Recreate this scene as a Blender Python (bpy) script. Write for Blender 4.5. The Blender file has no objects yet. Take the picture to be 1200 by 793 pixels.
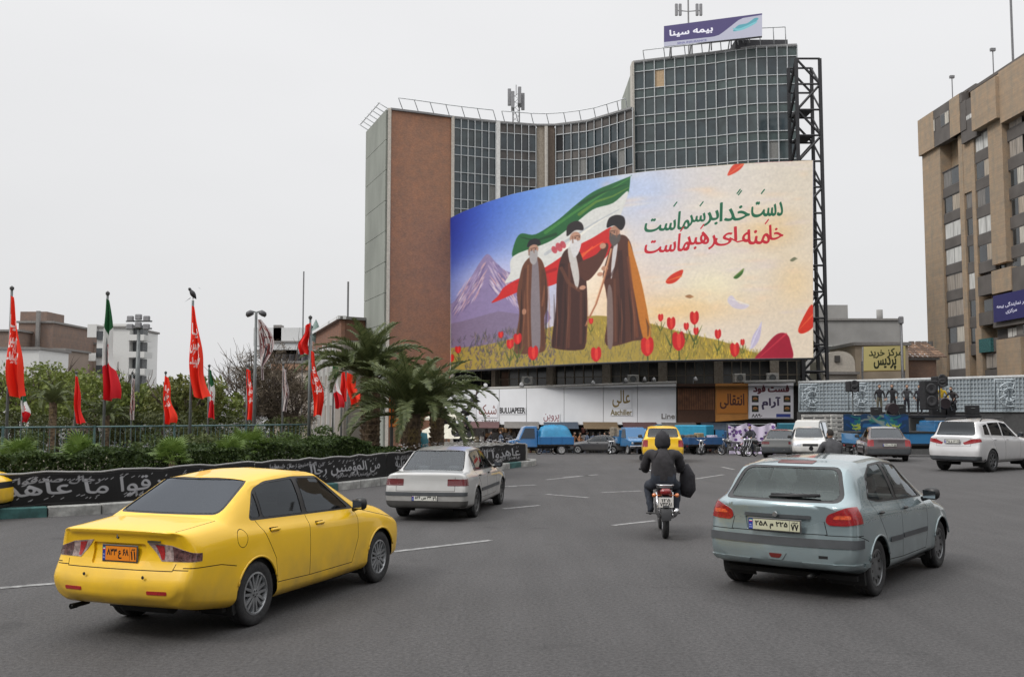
import bpy, bmesh, math, random
import numpy as np
from mathutils import Vector, Matrix, noise
R = math.radians; PI = math.pi
sc = bpy.context.scene; C = sc.collection; D = bpy.data
random.seed(7); rng = np.random.default_rng(7)
# ---------------- camera, sky, sun, exposure
CAMH, FPX, PITCH = 2.03, 1150.0, math.atan((482 - 396.5) / 1150.0)
cam = D.cameras.new('camera'); camo = D.objects.new('camera', cam); C.objects.link(camo); sc.camera = camo
cam.sensor_width = 36; cam.lens = 36 * FPX / 1200; cam.clip_end = 3000; cam.clip_start = .1
camo.location = (0, 0, CAMH); camo.rotation_euler = (PI / 2 + PITCH, 0, 0)
SUN_EL, SUN_AZ = R(44), R(238)
wd = D.worlds.new('World'); sc.world = wd; wd.use_nodes = True
wn = wd.node_tree; bgn = wn.nodes['Background']; bgn.inputs[1].default_value = .1
skyn = wn.nodes.new('ShaderNodeTexSky'); skyn.sky_type = 'NISHITA'; skyn.sun_disc = False
skyn.sun_elevation = SUN_EL; skyn.sun_rotation = SUN_AZ; skyn.dust_density = 5
geo = wn.nodes.new('ShaderNodeNewGeometry'); sep = wn.nodes.new('ShaderNodeSeparateXYZ')
tc = wn.nodes.new('ShaderNodeTexCoord')
wn.links.new(tc.outputs['Generated'], sep.inputs[0])
rampn = wn.nodes.new('ShaderNodeValToRGB'); wn.links.new(sep.outputs[2], rampn.inputs[0])
cr = rampn.color_ramp; cr.elements[0].position = 0; cr.elements[0].color = (.85, .852, .86, 1)
cr.elements[1].position = 1; cr.elements[1].color = (2.6, 2.6, 2.62, 1)
e_ = cr.elements.new(.62); e_.color = (1.5, 1.5, 1.52, 1)
e_ = cr.elements.new(.40); e_.color = (1.0, 1.0, 1.01, 1)
cln = wn.nodes.new('ShaderNodeTexNoise'); cln.inputs['Scale'].default_value = 1.6; cln.inputs['Detail'].default_value = 4
mpn = wn.nodes.new('ShaderNodeMapping'); mpn.inputs['Scale'].default_value = (1, 1, 3)
wn.links.new(tc.outputs['Generated'], mpn.inputs[0]); wn.links.new(mpn.outputs[0], cln.inputs[0])
mr = wn.nodes.new('ShaderNodeMapRange'); mr.inputs[3].default_value = 8.1; mr.inputs[4].default_value = 9.6
wn.links.new(cln.outputs['Fac'], mr.inputs[0])
vm = wn.nodes.new('ShaderNodeVectorMath'); vm.operation = 'SCALE'
wn.links.new(rampn.outputs[0], vm.inputs[0]); wn.links.new(mr.outputs[0], vm.inputs['Scale'])
mxs = wn.nodes.new('ShaderNodeMix'); mxs.data_type = 'RGBA'; mxs.inputs[0].default_value = .05
wn.links.new(vm.outputs[0], mxs.inputs[6]); wn.links.new(skyn.outputs[0], mxs.inputs[7]); wn.links.new(mxs.outputs[2], bgn.inputs[0])
sl = D.lights.new('sun', 'SUN'); sl.energy = 1.5; sl.angle = R(14); sl.color = (1, .97, .93)
so = D.objects.new('sun', sl); C.objects.link(so)
so.rotation_euler = Vector((math.sin(SUN_AZ) * math.cos(SUN_EL), math.cos(SUN_AZ) * math.cos(SUN_EL), math.sin(SUN_EL))).to_track_quat('Z', 'Y').to_euler()
sc.view_settings.view_transform = 'Standard'; sc.view_settings.look = 'None'; sc.view_settings.exposure = 0.0; sc.view_settings.gamma = 1
sc.render.engine = 'CYCLES'; sc.cycles.max_bounces = 6; sc.cycles.transparent_max_bounces = 12
# ---------------- helpers
def ray(u, v):
    d = Vector(((u - 600) / FPX, 1, (396.5 - v) / FPX)); c, s = math.cos(PITCH), math.sin(PITCH)
    return Vector((d.x, d.y * c - d.z * s, d.y * s + d.z * c))
def at(u, v, Y):
    r = ray(u, v); return Vector((r.x * Y / r.y, Y, CAMH + r.z * Y / r.y))
def gz(Y):                                   # ground height: flat, then falling gently away
    if Y < 42: return 0.0
    if Y > 92: return -1.8
    return -(Y - 42) * .036
def gat(u, Y): p = at(u, 482, Y); return Vector((p.x, Y, gz(Y)))
def zat(v, Y): return at(600, v, Y).z
def tag(o, label=None, cat=None, group=None, kind=None):
    for k, v in (('label', label), ('category', cat), ('group', group), ('kind', kind)):
        if v: o[k] = v
    return o
def thing(name, label, cat, loc=(0, 0, 0), rz=0, group=None):
    o = D.objects.new(name, None); C.objects.link(o); o.empty_display_size = .3
    o.location = loc; o.rotation_euler = (0, 0, rz); return tag(o, label, cat, group)
def copy_tree(o, parent=None, ren=None):
    c = o.copy(); C.objects.link(c); c.parent = parent
    for ch in list(o.children): copy_tree(ch, c)
    return c
def hook(o, parent):                          # parent an object whose mesh is in world coordinates
    o.parent = parent
    if parent:
        p = parent; m = Matrix.Identity(4)
        ch = []
        while p: ch.append(p); p = p.parent
        for q in reversed(ch): m = m @ q.matrix_parent_inverse @ Matrix.LocRotScale(q.location, q.rotation_euler, q.scale)
        o.matrix_parent_inverse = m.inverted()
MATS = {}
def mat(name, col=(.5, .5, .5), rough=.6, metal=0, var=.12, scale=6, coat=0, bump=0, bscale=40, spec=.5, col2=None, trans=0, sheen=0, stretch=None, alpha=1, emis=0):
    if name in MATS: return MATS[name]
    m = D.materials.new(name); m.use_nodes = True; nt = m.node_tree; b = nt.nodes['Principled BSDF']
    b.inputs['Roughness'].default_value = rough; b.inputs['Metallic'].default_value = metal
    b.inputs['Coat Weight'].default_value = coat; b.inputs['Coat Roughness'].default_value = .05
    b.inputs['Specular IOR Level'].default_value = spec; b.inputs['Transmission Weight'].default_value = trans
    b.inputs['Alpha'].default_value = alpha
    t = nt.nodes.new('ShaderNodeTexCoord'); n = nt.nodes.new('ShaderNodeTexNoise'); n.inputs['Scale'].default_value = scale; n.inputs['Detail'].default_value = 6
    src = t.outputs['Object']
    if stretch:
        mp = nt.nodes.new('ShaderNodeMapping'); mp.inputs['Scale'].default_value = stretch; nt.links.new(src, mp.inputs[0]); src = mp.outputs[0]
    nt.links.new(src, n.inputs[0])
    mx = nt.nodes.new('ShaderNodeMix'); mx.data_type = 'RGBA'
    c2 = col2 or tuple(c * (1 - var) for c in col); c1 = col if col2 else tuple(min(1, c * (1 + var)) for c in col)
    mx.inputs[6].default_value = (*c1, 1); mx.inputs[7].default_value = (*c2, 1)
    rp = nt.nodes.new('ShaderNodeMapRange'); rp.inputs[1].default_value = .35; rp.inputs[2].default_value = .65
    nt.links.new(n.outputs['Fac'], rp.inputs[0]); nt.links.new(rp.outputs[0], mx.inputs[0]); nt.links.new(mx.outputs[2], b.inputs['Base Color'])
    if emis: b.inputs['Emission Color'].default_value = (*col, 1); b.inputs['Emission Strength'].default_value = emis
    if bump:
        n2 = nt.nodes.new('ShaderNodeTexNoise'); n2.inputs['Scale'].default_value = bscale; n2.inputs['Detail'].default_value = 4
        nt.links.new(t.outputs['Object'], n2.inputs[0]); bp = nt.nodes.new('ShaderNodeBump'); bp.inputs['Strength'].default_value = bump; bp.inputs['Distance'].default_value = .02
        nt.links.new(n2.outputs['Fac'], bp.inputs['Height']); nt.links.new(bp.outputs[0], b.inputs['Normal'])
    MATS[name] = m; return m
def paint(name, col, dirt=.25, coat=1, rough=.35, metal=.0):
    """car paint with road dust low down and a dark trim shade on the back faces (the cabin side)"""
    if name in MATS: return MATS[name]
    m = mat(name, col, rough, metal, .02, 3, coat)
    nt = m.node_tree; b = nt.nodes['Principled BSDF']; old = b.inputs['Base Color'].links[0].from_socket
    t = nt.nodes.new('ShaderNodeTexCoord'); s = nt.nodes.new('ShaderNodeSeparateXYZ'); nt.links.new(t.outputs['Object'], s.inputs[0])
    n = nt.nodes.new('ShaderNodeTexNoise'); n.inputs['Scale'].default_value = 5; n.inputs['Detail'].default_value = 8; nt.links.new(t.outputs['Object'], n.inputs[0])
    a = nt.nodes.new('ShaderNodeMapRange'); a.inputs[1].default_value = .85; a.inputs[2].default_value = .2; a.inputs[3].default_value = .08; a.inputs[4].default_value = 1.5
    nt.links.new(s.outputs[2], a.inputs[0]); mu = nt.nodes.new('ShaderNodeMath'); mu.operation = 'MULTIPLY'; nt.links.new(a.outputs[0], mu.inputs[0]); nt.links.new(n.outputs['Fac'], mu.inputs[1])
    m2 = nt.nodes.new('ShaderNodeMath'); m2.operation = 'MULTIPLY'; m2.inputs[1].default_value = dirt * 1.3; m2.use_clamp = True; nt.links.new(mu.outputs[0], m2.inputs[0])
    mx = nt.nodes.new('ShaderNodeMix'); mx.data_type = 'RGBA'; mx.inputs[7].default_value = (.13, .115, .095, 1); nt.links.new(old, mx.inputs[6]); nt.links.new(m2.outputs[0], mx.inputs[0])
    g = nt.nodes.new('ShaderNodeNewGeometry'); m3 = nt.nodes.new('ShaderNodeMix'); m3.data_type = 'RGBA'; m3.inputs[7].default_value = (.03, .03, .03, 1)
    nt.links.new(g.outputs['Backfacing'], m3.inputs[0]); nt.links.new(mx.outputs[2], m3.inputs[6]); nt.links.new(m3.outputs[2], b.inputs['Base Color'])
    ro = nt.nodes.new('ShaderNodeMapRange'); ro.inputs[3].default_value = rough; ro.inputs[4].default_value = .75; nt.links.new(m2.outputs[0], ro.inputs[0]); nt.links.new(ro.outputs[0], b.inputs['Roughness'])
    cw = nt.nodes.new('ShaderNodeMapRange'); cw.inputs[3].default_value = coat; cw.inputs[4].default_value = 0; nt.links.new(m2.outputs[0], cw.inputs[0]); nt.links.new(cw.outputs[0], b.inputs['Coat Weight'])
    return m
def glass(name='car_glass', tint=(.25, .28, .28), refl=(.9, .95, 1)):
    if name in MATS: return MATS[name]
    m = D.materials.new(name); m.use_nodes = True; nt = m.node_tree; nt.nodes.remove(nt.nodes['Principled BSDF'])
    o = nt.nodes['Material Output']; tr = nt.nodes.new('ShaderNodeBsdfTransparent'); tr.inputs[0].default_value = (*tint, 1)
    gl = nt.nodes.new('ShaderNodeBsdfGlossy'); gl.inputs['Roughness'].default_value = .03; gl.inputs[0].default_value = (*refl, 1)
    f = nt.nodes.new('ShaderNodeFresnel'); f.inputs[0].default_value = 1.6; mx = nt.nodes.new('ShaderNodeMixShader')
    a = nt.nodes.new('ShaderNodeMath'); a.operation = 'MULTIPLY_ADD'; a.inputs[1].default_value = .85; a.inputs[2].default_value = .02; nt.links.new(f.outputs[0], a.inputs[0])
    nt.links.new(a.outputs[0], mx.inputs[0]); nt.links.new(tr.outputs[0], mx.inputs[1]); nt.links.new(gl.outputs[0], mx.inputs[2]); nt.links.new(mx.outputs[0], o.inputs[0])
    MATS[name] = m; return m
def mesh_obj(name, V, F, m=None, parent=None, smooth=False, mi=None, world=False):
    me = D.meshes.new(name); me.from_pydata([tuple(v) for v in V], [], F)
    for x in (m if isinstance(m, (list, tuple)) else [m]):
        if x: me.materials.append(x)
    if mi is not None: me.polygons.foreach_set('material_index', mi)
    if smooth: me.polygons.foreach_set('use_smooth', [True] * len(F))
    me.update(); o = D.objects.new(name, me); C.objects.link(o)
    if parent:
        if world: hook(o, parent)
        else: o.parent = parent
    return o
class MB:
    def __init__(s): s.V = []; s.F = []; s.M = []
    def add(s, V, F, k=0, T=None):
        b = len(s.V); s.V += [tuple(T @ Vector(v)) if T else tuple(v) for v in V]; s.F += [tuple(b + i for i in f) for f in F]; s.M += [k] * len(F); return s
    def box(s, c, d, rz=0, k=0, T=None, tap=1.0):
        x, y, z = (q / 2 for q in d); V = [(sx * x * (tap if sz > 0 else 1), sy * y * (tap if sz > 0 else 1), sz * z) for sz in (-1, 1) for sx, sy in ((-1, -1), (1, -1), (1, 1), (-1, 1))]
        M = Matrix.Translation(c) @ Matrix.Rotation(rz, 4, 'Z')
        if T: M = T @ M
        return s.add(V, [(3, 2, 1, 0), (4, 5, 6, 7), (0, 1, 5, 4), (1, 2, 6, 5), (2, 3, 7, 6), (3, 0, 4, 7)], k, M)
    def bev(s, c, d, b=.02, rz=0, k=0, T=None):     # box with chamfered vertical and top edges
        x, y, z = (q / 2 for q in d)
        def ring(e, zz): return [(-x + e, -y + b, zz), (-x + b, -y + e, zz), (x - b, -y + e, zz), (x - e, -y + b, zz), (x - e, y - b, zz), (x - b, y - e, zz), (-x + b, y - e, zz), (-x + e, y - b, zz)]
        V = ring(b, -z) + ring(0, -z + b) + ring(0, z - b) + ring(b, z)
        V[0:8] = [(p[0], p[1], p[2]) for p in ring(b * .7, -z)]
        F = [tuple(range(7, -1, -1)), tuple(range(24, 32))]
        for r in range(3):
            for i in range(8): j = (i + 1) % 8; F.append((r * 8 + i, r * 8 + j, r * 8 + 8 + j, r * 8 + 8 + i))
        M = Matrix.Translation(c) @ Matrix.Rotation(rz, 4, 'Z')
        if T: M = T @ M
        return s.add(V, F, k, M)
    def tube(s, P, r, n=6, k=0, cap=True):
        P = [Vector(p) for p in P]; rr = r if isinstance(r, (list, tuple)) else [r] * len(P); V = []; F = []
        for i, p in enumerate(P):
            d = (P[min(i + 1, len(P) - 1)] - P[max(i - 1, 0)]).normalized(); a = Vector((0, 0, 1)) if abs(d.z) < .9 else Vector((1, 0, 0))
            x = d.cross(a).normalized(); y = d.cross(x)
            for j in range(n): t = 2 * PI * j / n; V.append(p + (x * math.cos(t) + y * math.sin(t)) * rr[i])
        for i in range(len(P) - 1):
            for j in range(n): q = (j + 1) % n; F.append((i * n + j, i * n + q, (i + 1) * n + q, (i + 1) * n + j))
        if cap: F += [tuple(range(n)), tuple(range(len(P) * n - 1, len(P) * n - n - 1, -1))]
        return s.add(V, F, k)
    def lathe(s, prof, n=16, T=None, k=0):          # prof: (radius, z)
        V = []; F = []
        for r, z in prof:
            for j in range(n): t = 2 * PI * j / n; V.append((r * math.cos(t), r * math.sin(t), z))
        for i in range(len(prof) - 1):
            for j in range(n): q = (j + 1) % n; F.append((i * n + j, i * n + q, (i + 1) * n + q, (i + 1) * n + j))
        return s.add(V, F, k, T)
    def prism(s, poly, a, b, axis='x', k=0, T=None):  # poly in the two other axes, extruded from a to b
        n = len(poly); f = {'x': lambda p, q: (q, p[0], p[1]), 'y': lambda p, q: (p[0], q, p[1]), 'z': lambda p, q: (p[0], p[1], q)}[axis]
        V = [f(p, a) for p in poly] + [f(p, b) for p in poly]
        F = [tuple(range(n)), tuple(range(2 * n - 1, n - 1, -1))] + [(i, i + n, (i + 1) % n + n, (i + 1) % n) for i in range(n)]
        return s.add(V, F, k, T)
    def quad(s, a, b, c, d, k=0): return s.add([a, b, c, d], [(0, 1, 2, 3)], k)
    def build(s, name, m, parent=None, smooth=False, world=False, fix=True):
        o = mesh_obj(name, s.V, s.F, m, parent, smooth, s.M, world)
        if fix:
            bm = bmesh.new(); bm.from_mesh(o.data); bmesh.ops.recalc_face_normals(bm, faces=bm.faces); bm.to_mesh(o.data); bm.free()
        return o
def smooth_by_angle(o, a=40):
    o.data.polygons.foreach_set('use_smooth', [True] * len(o.data.polygons))
    try: o.data.set_sharp_from_angle(angle=R(a))
    except Exception: pass
    return o
# ---------------- flat print: pictures painted in code (lettering, posters, plates)
_P = {'ا': (0xFE8D, 0xFE8E), 'آ': (0xFE81, 0xFE82), 'د': (0xFEA9, 0xFEAA), 'ذ': (0xFEAB, 0xFEAC), 'ر': (0xFEAD, 0xFEAE), 'ز': (0xFEAF, 0xFEB0), 'و': (0xFEED, 0xFEEE), 'پ': (0xFB56,) * 4, 'ک': (0xFB8E,) * 4, 'گ': (0xFB92,) * 4, 'ی': (0xFBFC,) * 4}
for c_, b_ in zip('بتثجحخسشصضطعفقلمنه', (0xFE8F, 0xFE95, 0xFE99, 0xFE9D, 0xFEA1, 0xFEA5, 0xFEB1, 0xFEB5, 0xFEB9, 0xFEBD, 0xFEC1, 0xFEC9, 0xFED1, 0xFED5, 0xFEDD, 0xFEE1, 0xFEE5, 0xFEE9)): _P[c_] = (b_,) * 4
for c_ in _P:
    if len(_P[c_]) == 4: _P[c_] = tuple(_P[c_][0] + q for q in range(4))
def shape_fa(s):
    out = ''
    for i, c in enumerate(s):
        if c not in _P: out += c; continue
        pv = i > 0 and s[i - 1] in _P and len(_P[s[i - 1]]) == 4; nx = i + 1 < len(s) and s[i + 1] in _P and len(_P[c]) == 4
        out += chr(_P[c][3 if pv and nx else 1 if pv else 2 if nx else 0])
    out = out[::-1].replace('\u200c', ''); import re
    return re.sub('[۰-۹0-9A-Za-z]+', lambda q: q.group()[::-1], out)
def loops_of(body):
    c = D.curves.new('t', 'FONT'); c.body = body; c.fill_mode = 'NONE'; c.resolution_u = 3; o = D.objects.new('t', c); C.objects.link(o)
    me = o.to_mesh(); P = np.array([v.co[:2] for v in me.vertices]) if len(me.vertices) else np.zeros((0, 2)); nxt = {}
    E = [tuple(e.vertices) for e in me.edges]; adj = {}
    for a, b in E: adj.setdefault(a, []).append(b); adj.setdefault(b, []).append(a)
    seen = set(); L = []
    for a in range(len(P)):
        if a in seen: continue
        lp = [a]; seen.add(a); cur = a
        while True:
            n = [q for q in adj.get(cur, []) if q not in seen]
            if not n: break
            if len(lp) == 1 and len(n) > 1 and a + 1 in n: n = [a + 1]
            cur = n[0]; seen.add(cur); lp.append(cur)
        L.append(P[lp])
    o.to_mesh_clear(); D.objects.remove(o); D.curves.remove(c); return L
class Cv:
    """a small painter: W x H pixels, y down, colours in sRGB 0..1"""
    def __init__(s, W, H, bg=(1, 1, 1)): s.W, s.H = W, H; s.A = np.ones((H, W, 3)) * np.array(bg)
    def cov(s, loops, ss=3, pad=0):
        """coverage of the outlines (non-zero winding) in the window (mask, x0, y0)"""
        loops = [np.asarray(L, float) for L in loops]; A = np.vstack(loops); X0 = max(0, int(A[:, 0].min()) - 1 - pad); Y0 = max(0, int(A[:, 1].min()) - 1 - pad); X1 = min(s.W, int(A[:, 0].max()) + 2 + pad); Y1 = min(s.H, int(A[:, 1].max()) + 2 + pad)
        if X1 <= X0 or Y1 <= Y0: return np.zeros((1, 1)), 0, 0
        w_, h_ = X1 - X0, Y1 - Y0; m = np.zeros((h_, w_ + 2)); E = np.vstack([np.hstack([L, np.roll(L, -1, 0)]) for L in loops]) - [X0, Y0, X0, Y0]; E = E[E[:, 1] != E[:, 3]]
        for y in range(h_):
            for k in range(ss):
                yy = y + (k + .5) / ss; up = (E[:, 1] <= yy) & (E[:, 3] > yy); dn = (E[:, 3] <= yy) & (E[:, 1] > yy); q = up | dn
                if not q.any(): continue
                e = E[q]; x = e[:, 0] + (yy - e[:, 1]) / (e[:, 3] - e[:, 1]) * (e[:, 2] - e[:, 0]); w = np.where(up[q], 1, -1); o = np.argsort(x); x = x[o]; w = np.cumsum(w[o])
                for i in range(len(x) - 1):
                    if w[i]:
                        a, b = max(0., x[i]), min(float(w_), x[i + 1])
                        if b <= a: continue
                        ia, ib = int(a), int(b)
                        if ia == ib: m[y, ia] += (b - a) / ss
                        else: m[y, ia] += (ia + 1 - a) / ss; m[y, ia + 1:ib] += 1 / ss; m[y, ib] += (b - ib) / ss
        return np.clip(m[:, :w_], 0, 1), X0, Y0
    def put(s, mm, col, a=1):
        m, x, y = mm; m = (m * a)[..., None]; v = s.A[y:y + m.shape[0], x:x + m.shape[1]]; s.A[y:y + m.shape[0], x:x + m.shape[1]] = v * (1 - m) + np.array(col) * m; return s
    def poly(s, P, col, a=1): return s.put(s.cov([P]), col, a)
    def spl(s, P, col, a=1, n=6): return s.put(s.cov([closed_spline(P, n)]), col, a)
    def rect(s, x0, y0, x1, y1, col, a=1): return s.poly([(x0, y0), (x1, y0), (x1, y1), (x0, y1)], col, a)
    def ell(s, x, y, rx, ry, col, a=1, rot=0):
        t = np.linspace(0, 2 * PI, 28)[:-1]; X = rx * np.cos(t); Y = ry * np.sin(t); return s.poly(np.c_[x + X * math.cos(rot) - Y * math.sin(rot), y + X * math.sin(rot) + Y * math.cos(rot)], col, a)
    def line(s, P, w, col, a=1):
        P = np.array(P, float); loops = []; w = np.full(len(P), float(w)) if np.isscalar(w) else np.array(w, float)
        for i in range(len(P) - 1):
            d = P[i + 1] - P[i]; n = np.array([-d[1], d[0]]) / (np.hypot(*d) + 1e-9)
            q = np.array([P[i] + n * w[i] / 2, P[i + 1] + n * w[i + 1] / 2, P[i + 1] - n * w[i + 1] / 2, P[i] - n * w[i] / 2]); loops.append(q)
            t = np.linspace(0, 2 * PI, 9)[:-1]; loops.append(P[i + 1] + np.c_[np.cos(t), -np.sin(t)] * w[i + 1] / 2)
        return s.put(s.cov([l if _area(l) > 0 else l[::-1] for l in loops]), col, a)
    def text(s, body, cx, cy, w, h=None, col=(0, 0, 0), fa=True, nib=0, nang=-.9, slant=0, bold=0, a=1, arc=0):
        L = loops_of(shape_fa(body) if fa else body)
        if not L: return s
        A = np.vstack(L); lo, hi = A.min(0), A.max(0); c = (lo + hi) / 2; k = w / (hi[0] - lo[0]); ky = (h / (hi[1] - lo[1])) if h else k; out = []
        for l in L:
            q = (l - c) * [k, -ky]; q = q + np.c_[-q[:, 1] * slant, arc * (q[:, 0] / (w / 2)) ** 2 + q[:, 0] * 0]; out.append(q + [cx, cy])
        m, X0, Y0 = s.cov(out, 3, int(nib + bold + 1))
        def dil(m, dx, dy): return np.maximum(m, np.roll(np.roll(m, dy, 0), dx, 1))
        if nib:
            b = m.copy()
            for t in np.linspace(-nib / 2, nib / 2, int(nib) + 2): b = np.maximum(b, np.roll(np.roll(m, int(round(t * math.sin(nang))), 0), int(round(t * math.cos(nang))), 1))
            m = b
        for _ in range(int(bold)): m = dil(dil(dil(dil(m, 1, 0), -1, 0), 0, 1), 0, -1)
        return s.put((m, X0, Y0), col, a)
    def image(s, name):
        im = D.images.new(name, s.W, s.H); px = np.ones((s.H, s.W, 4), np.float32); px[..., :3] = np.clip(s.A, 0, 1)[::-1]
        im.pixels.foreach_set(px.ravel()); im.update(); im.pack(); return im
    def mat(s, name, rough=.6, coat=0, bump=0):
        m = D.materials.new(name); m.use_nodes = True; nt = m.node_tree; b = nt.nodes['Principled BSDF']; b.inputs['Roughness'].default_value = rough; b.inputs['Coat Weight'].default_value = coat
        t = nt.nodes.new('ShaderNodeTexImage'); t.image = s.image(name); t.extension = 'EXTEND'; uv = nt.nodes.new('ShaderNodeUVMap'); uv.uv_map = 'uv'; nt.links.new(uv.outputs[0], t.inputs[0]); nt.links.new(t.outputs[0], b.inputs['Base Color'])
        if bump:
            n2 = nt.nodes.new('ShaderNodeTexNoise'); n2.inputs['Scale'].default_value = 3; bp = nt.nodes.new('ShaderNodeBump'); bp.inputs['Strength'].default_value = bump; nt.links.new(n2.outputs['Fac'], bp.inputs['Height']); nt.links.new(bp.outputs[0], b.inputs['Normal'])
        return m
def _area(P): x, y = P[:, 0], P[:, 1]; return np.dot(x, np.roll(y, -1)) - np.dot(y, np.roll(x, -1))
def closed_spline(P, n=6):
    P = np.array(P, float); N = len(P); out = []
    for i in range(N):
        a, b, c, d = P[i - 1], P[i], P[(i + 1) % N], P[(i + 2) % N]
        for t in np.arange(n) / n: out.append(.5 * (2 * b + (c - a) * t + (2 * a - 5 * b + 4 * c - d) * t * t + (3 * b - a - 3 * c + d) * t ** 3))
    return np.array(out)
def printed(name, G, m, parent=None, world=False, smooth=False):
    """a printed sheet: G = rows (top to bottom) of points (left to right), uv over the whole grid"""
    nr, ncol = len(G), len(G[0]); V = [p for r in G for p in r]; F = []; uv = []
    for i in range(nr - 1):
        for j in range(ncol - 1):
            F.append((i * ncol + j, (i + 1) * ncol + j, (i + 1) * ncol + j + 1, i * ncol + j + 1)); 
            for a, b in ((i, j), (i + 1, j), (i + 1, j + 1), (i, j + 1)): uv += [b / (ncol - 1), 1 - a / (nr - 1)]
    o = mesh_obj(name, V, F, m, parent, smooth, None, world); l = o.data.uv_layers.new(name='uv'); l.data.foreach_set('uv', uv); return o
def lerpgrid(tl, tr, br, bl, nr=2, ncol=2):
    tl, tr, br, bl = map(Vector, (tl, tr, br, bl)); return [[(tl.lerp(tr, j / (ncol - 1))).lerp(bl.lerp(br, j / (ncol - 1)), i / (nr - 1)) for j in range(ncol)] for i in range(nr)]
# ---------------- cars: a lofted shell, cut into its panels along their real outlines
def pchip(Y, t, tt):
    Y = np.asarray(Y, float); sh = Y.shape; Y = Y.reshape(len(t), -1); h = np.diff(t)[:, None]; d = np.diff(Y, axis=0) / h; m = np.zeros_like(Y)
    s = d[:-1] * d[1:] > 0; w1 = 2 * h[1:] + h[:-1]; w2 = h[1:] + 2 * h[:-1]
    with np.errstate(all='ignore'): hm = (w1 + w2) / (w1 / d[:-1] + w2 / d[1:])
    m[1:-1] = np.where(s, hm, 0); m[0] = d[0]; m[-1] = d[-1]
    i = np.clip(np.searchsorted(t, tt, 'right') - 1, 0, len(t) - 2); H = h[i]; u = ((tt - t[i])[:, None]) / H
    r = (1 + 2 * u) * (1 - u) ** 2 * Y[i] + u * (1 - u) ** 2 * H * m[i] + u * u * (3 - 2 * u) * Y[i + 1] + u * u * (u - 1) * H * m[i + 1]
    return r.reshape((len(tt),) + sh[1:])
def rnd(P, r=.03, n=4):
    out = []; N = len(P)
    for i in range(N):
        p = Vector(P[i]); a = (Vector(P[i - 1]) - p); b = (Vector(P[(i + 1) % N]) - p); q = min(r, a.length * .45, b.length * .45); a = p + a.normalized() * q; b = p + b.normalized() * q
        for k in range(n + 1): t = k / n; out.append(tuple((1 - t) ** 2 * a + 2 * t * (1 - t) * p + t * t * b))
    return out
def grow(P, e):
    c = sum((Vector(p) for p in P), Vector((0, 0))) / len(P); N = len(P); out = []; A = sum(P[i][0] * P[(i + 1) % N][1] - P[i][1] * P[(i + 1) % N][0] for i in range(N))
    if A < 0: P = P[::-1]
    for i in range(N):
        p = Vector(P[i]); d1 = (p - Vector(P[i - 1])).normalized(); d2 = (Vector(P[(i + 1) % N]) - p).normalized(); n1 = Vector((d1.y, -d1.x)); n2 = Vector((d2.y, -d2.x)); n = (n1 + n2); k = n.dot(n1)
        out.append(tuple(p + n * (e / max(k, .4))))
    return out
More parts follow.
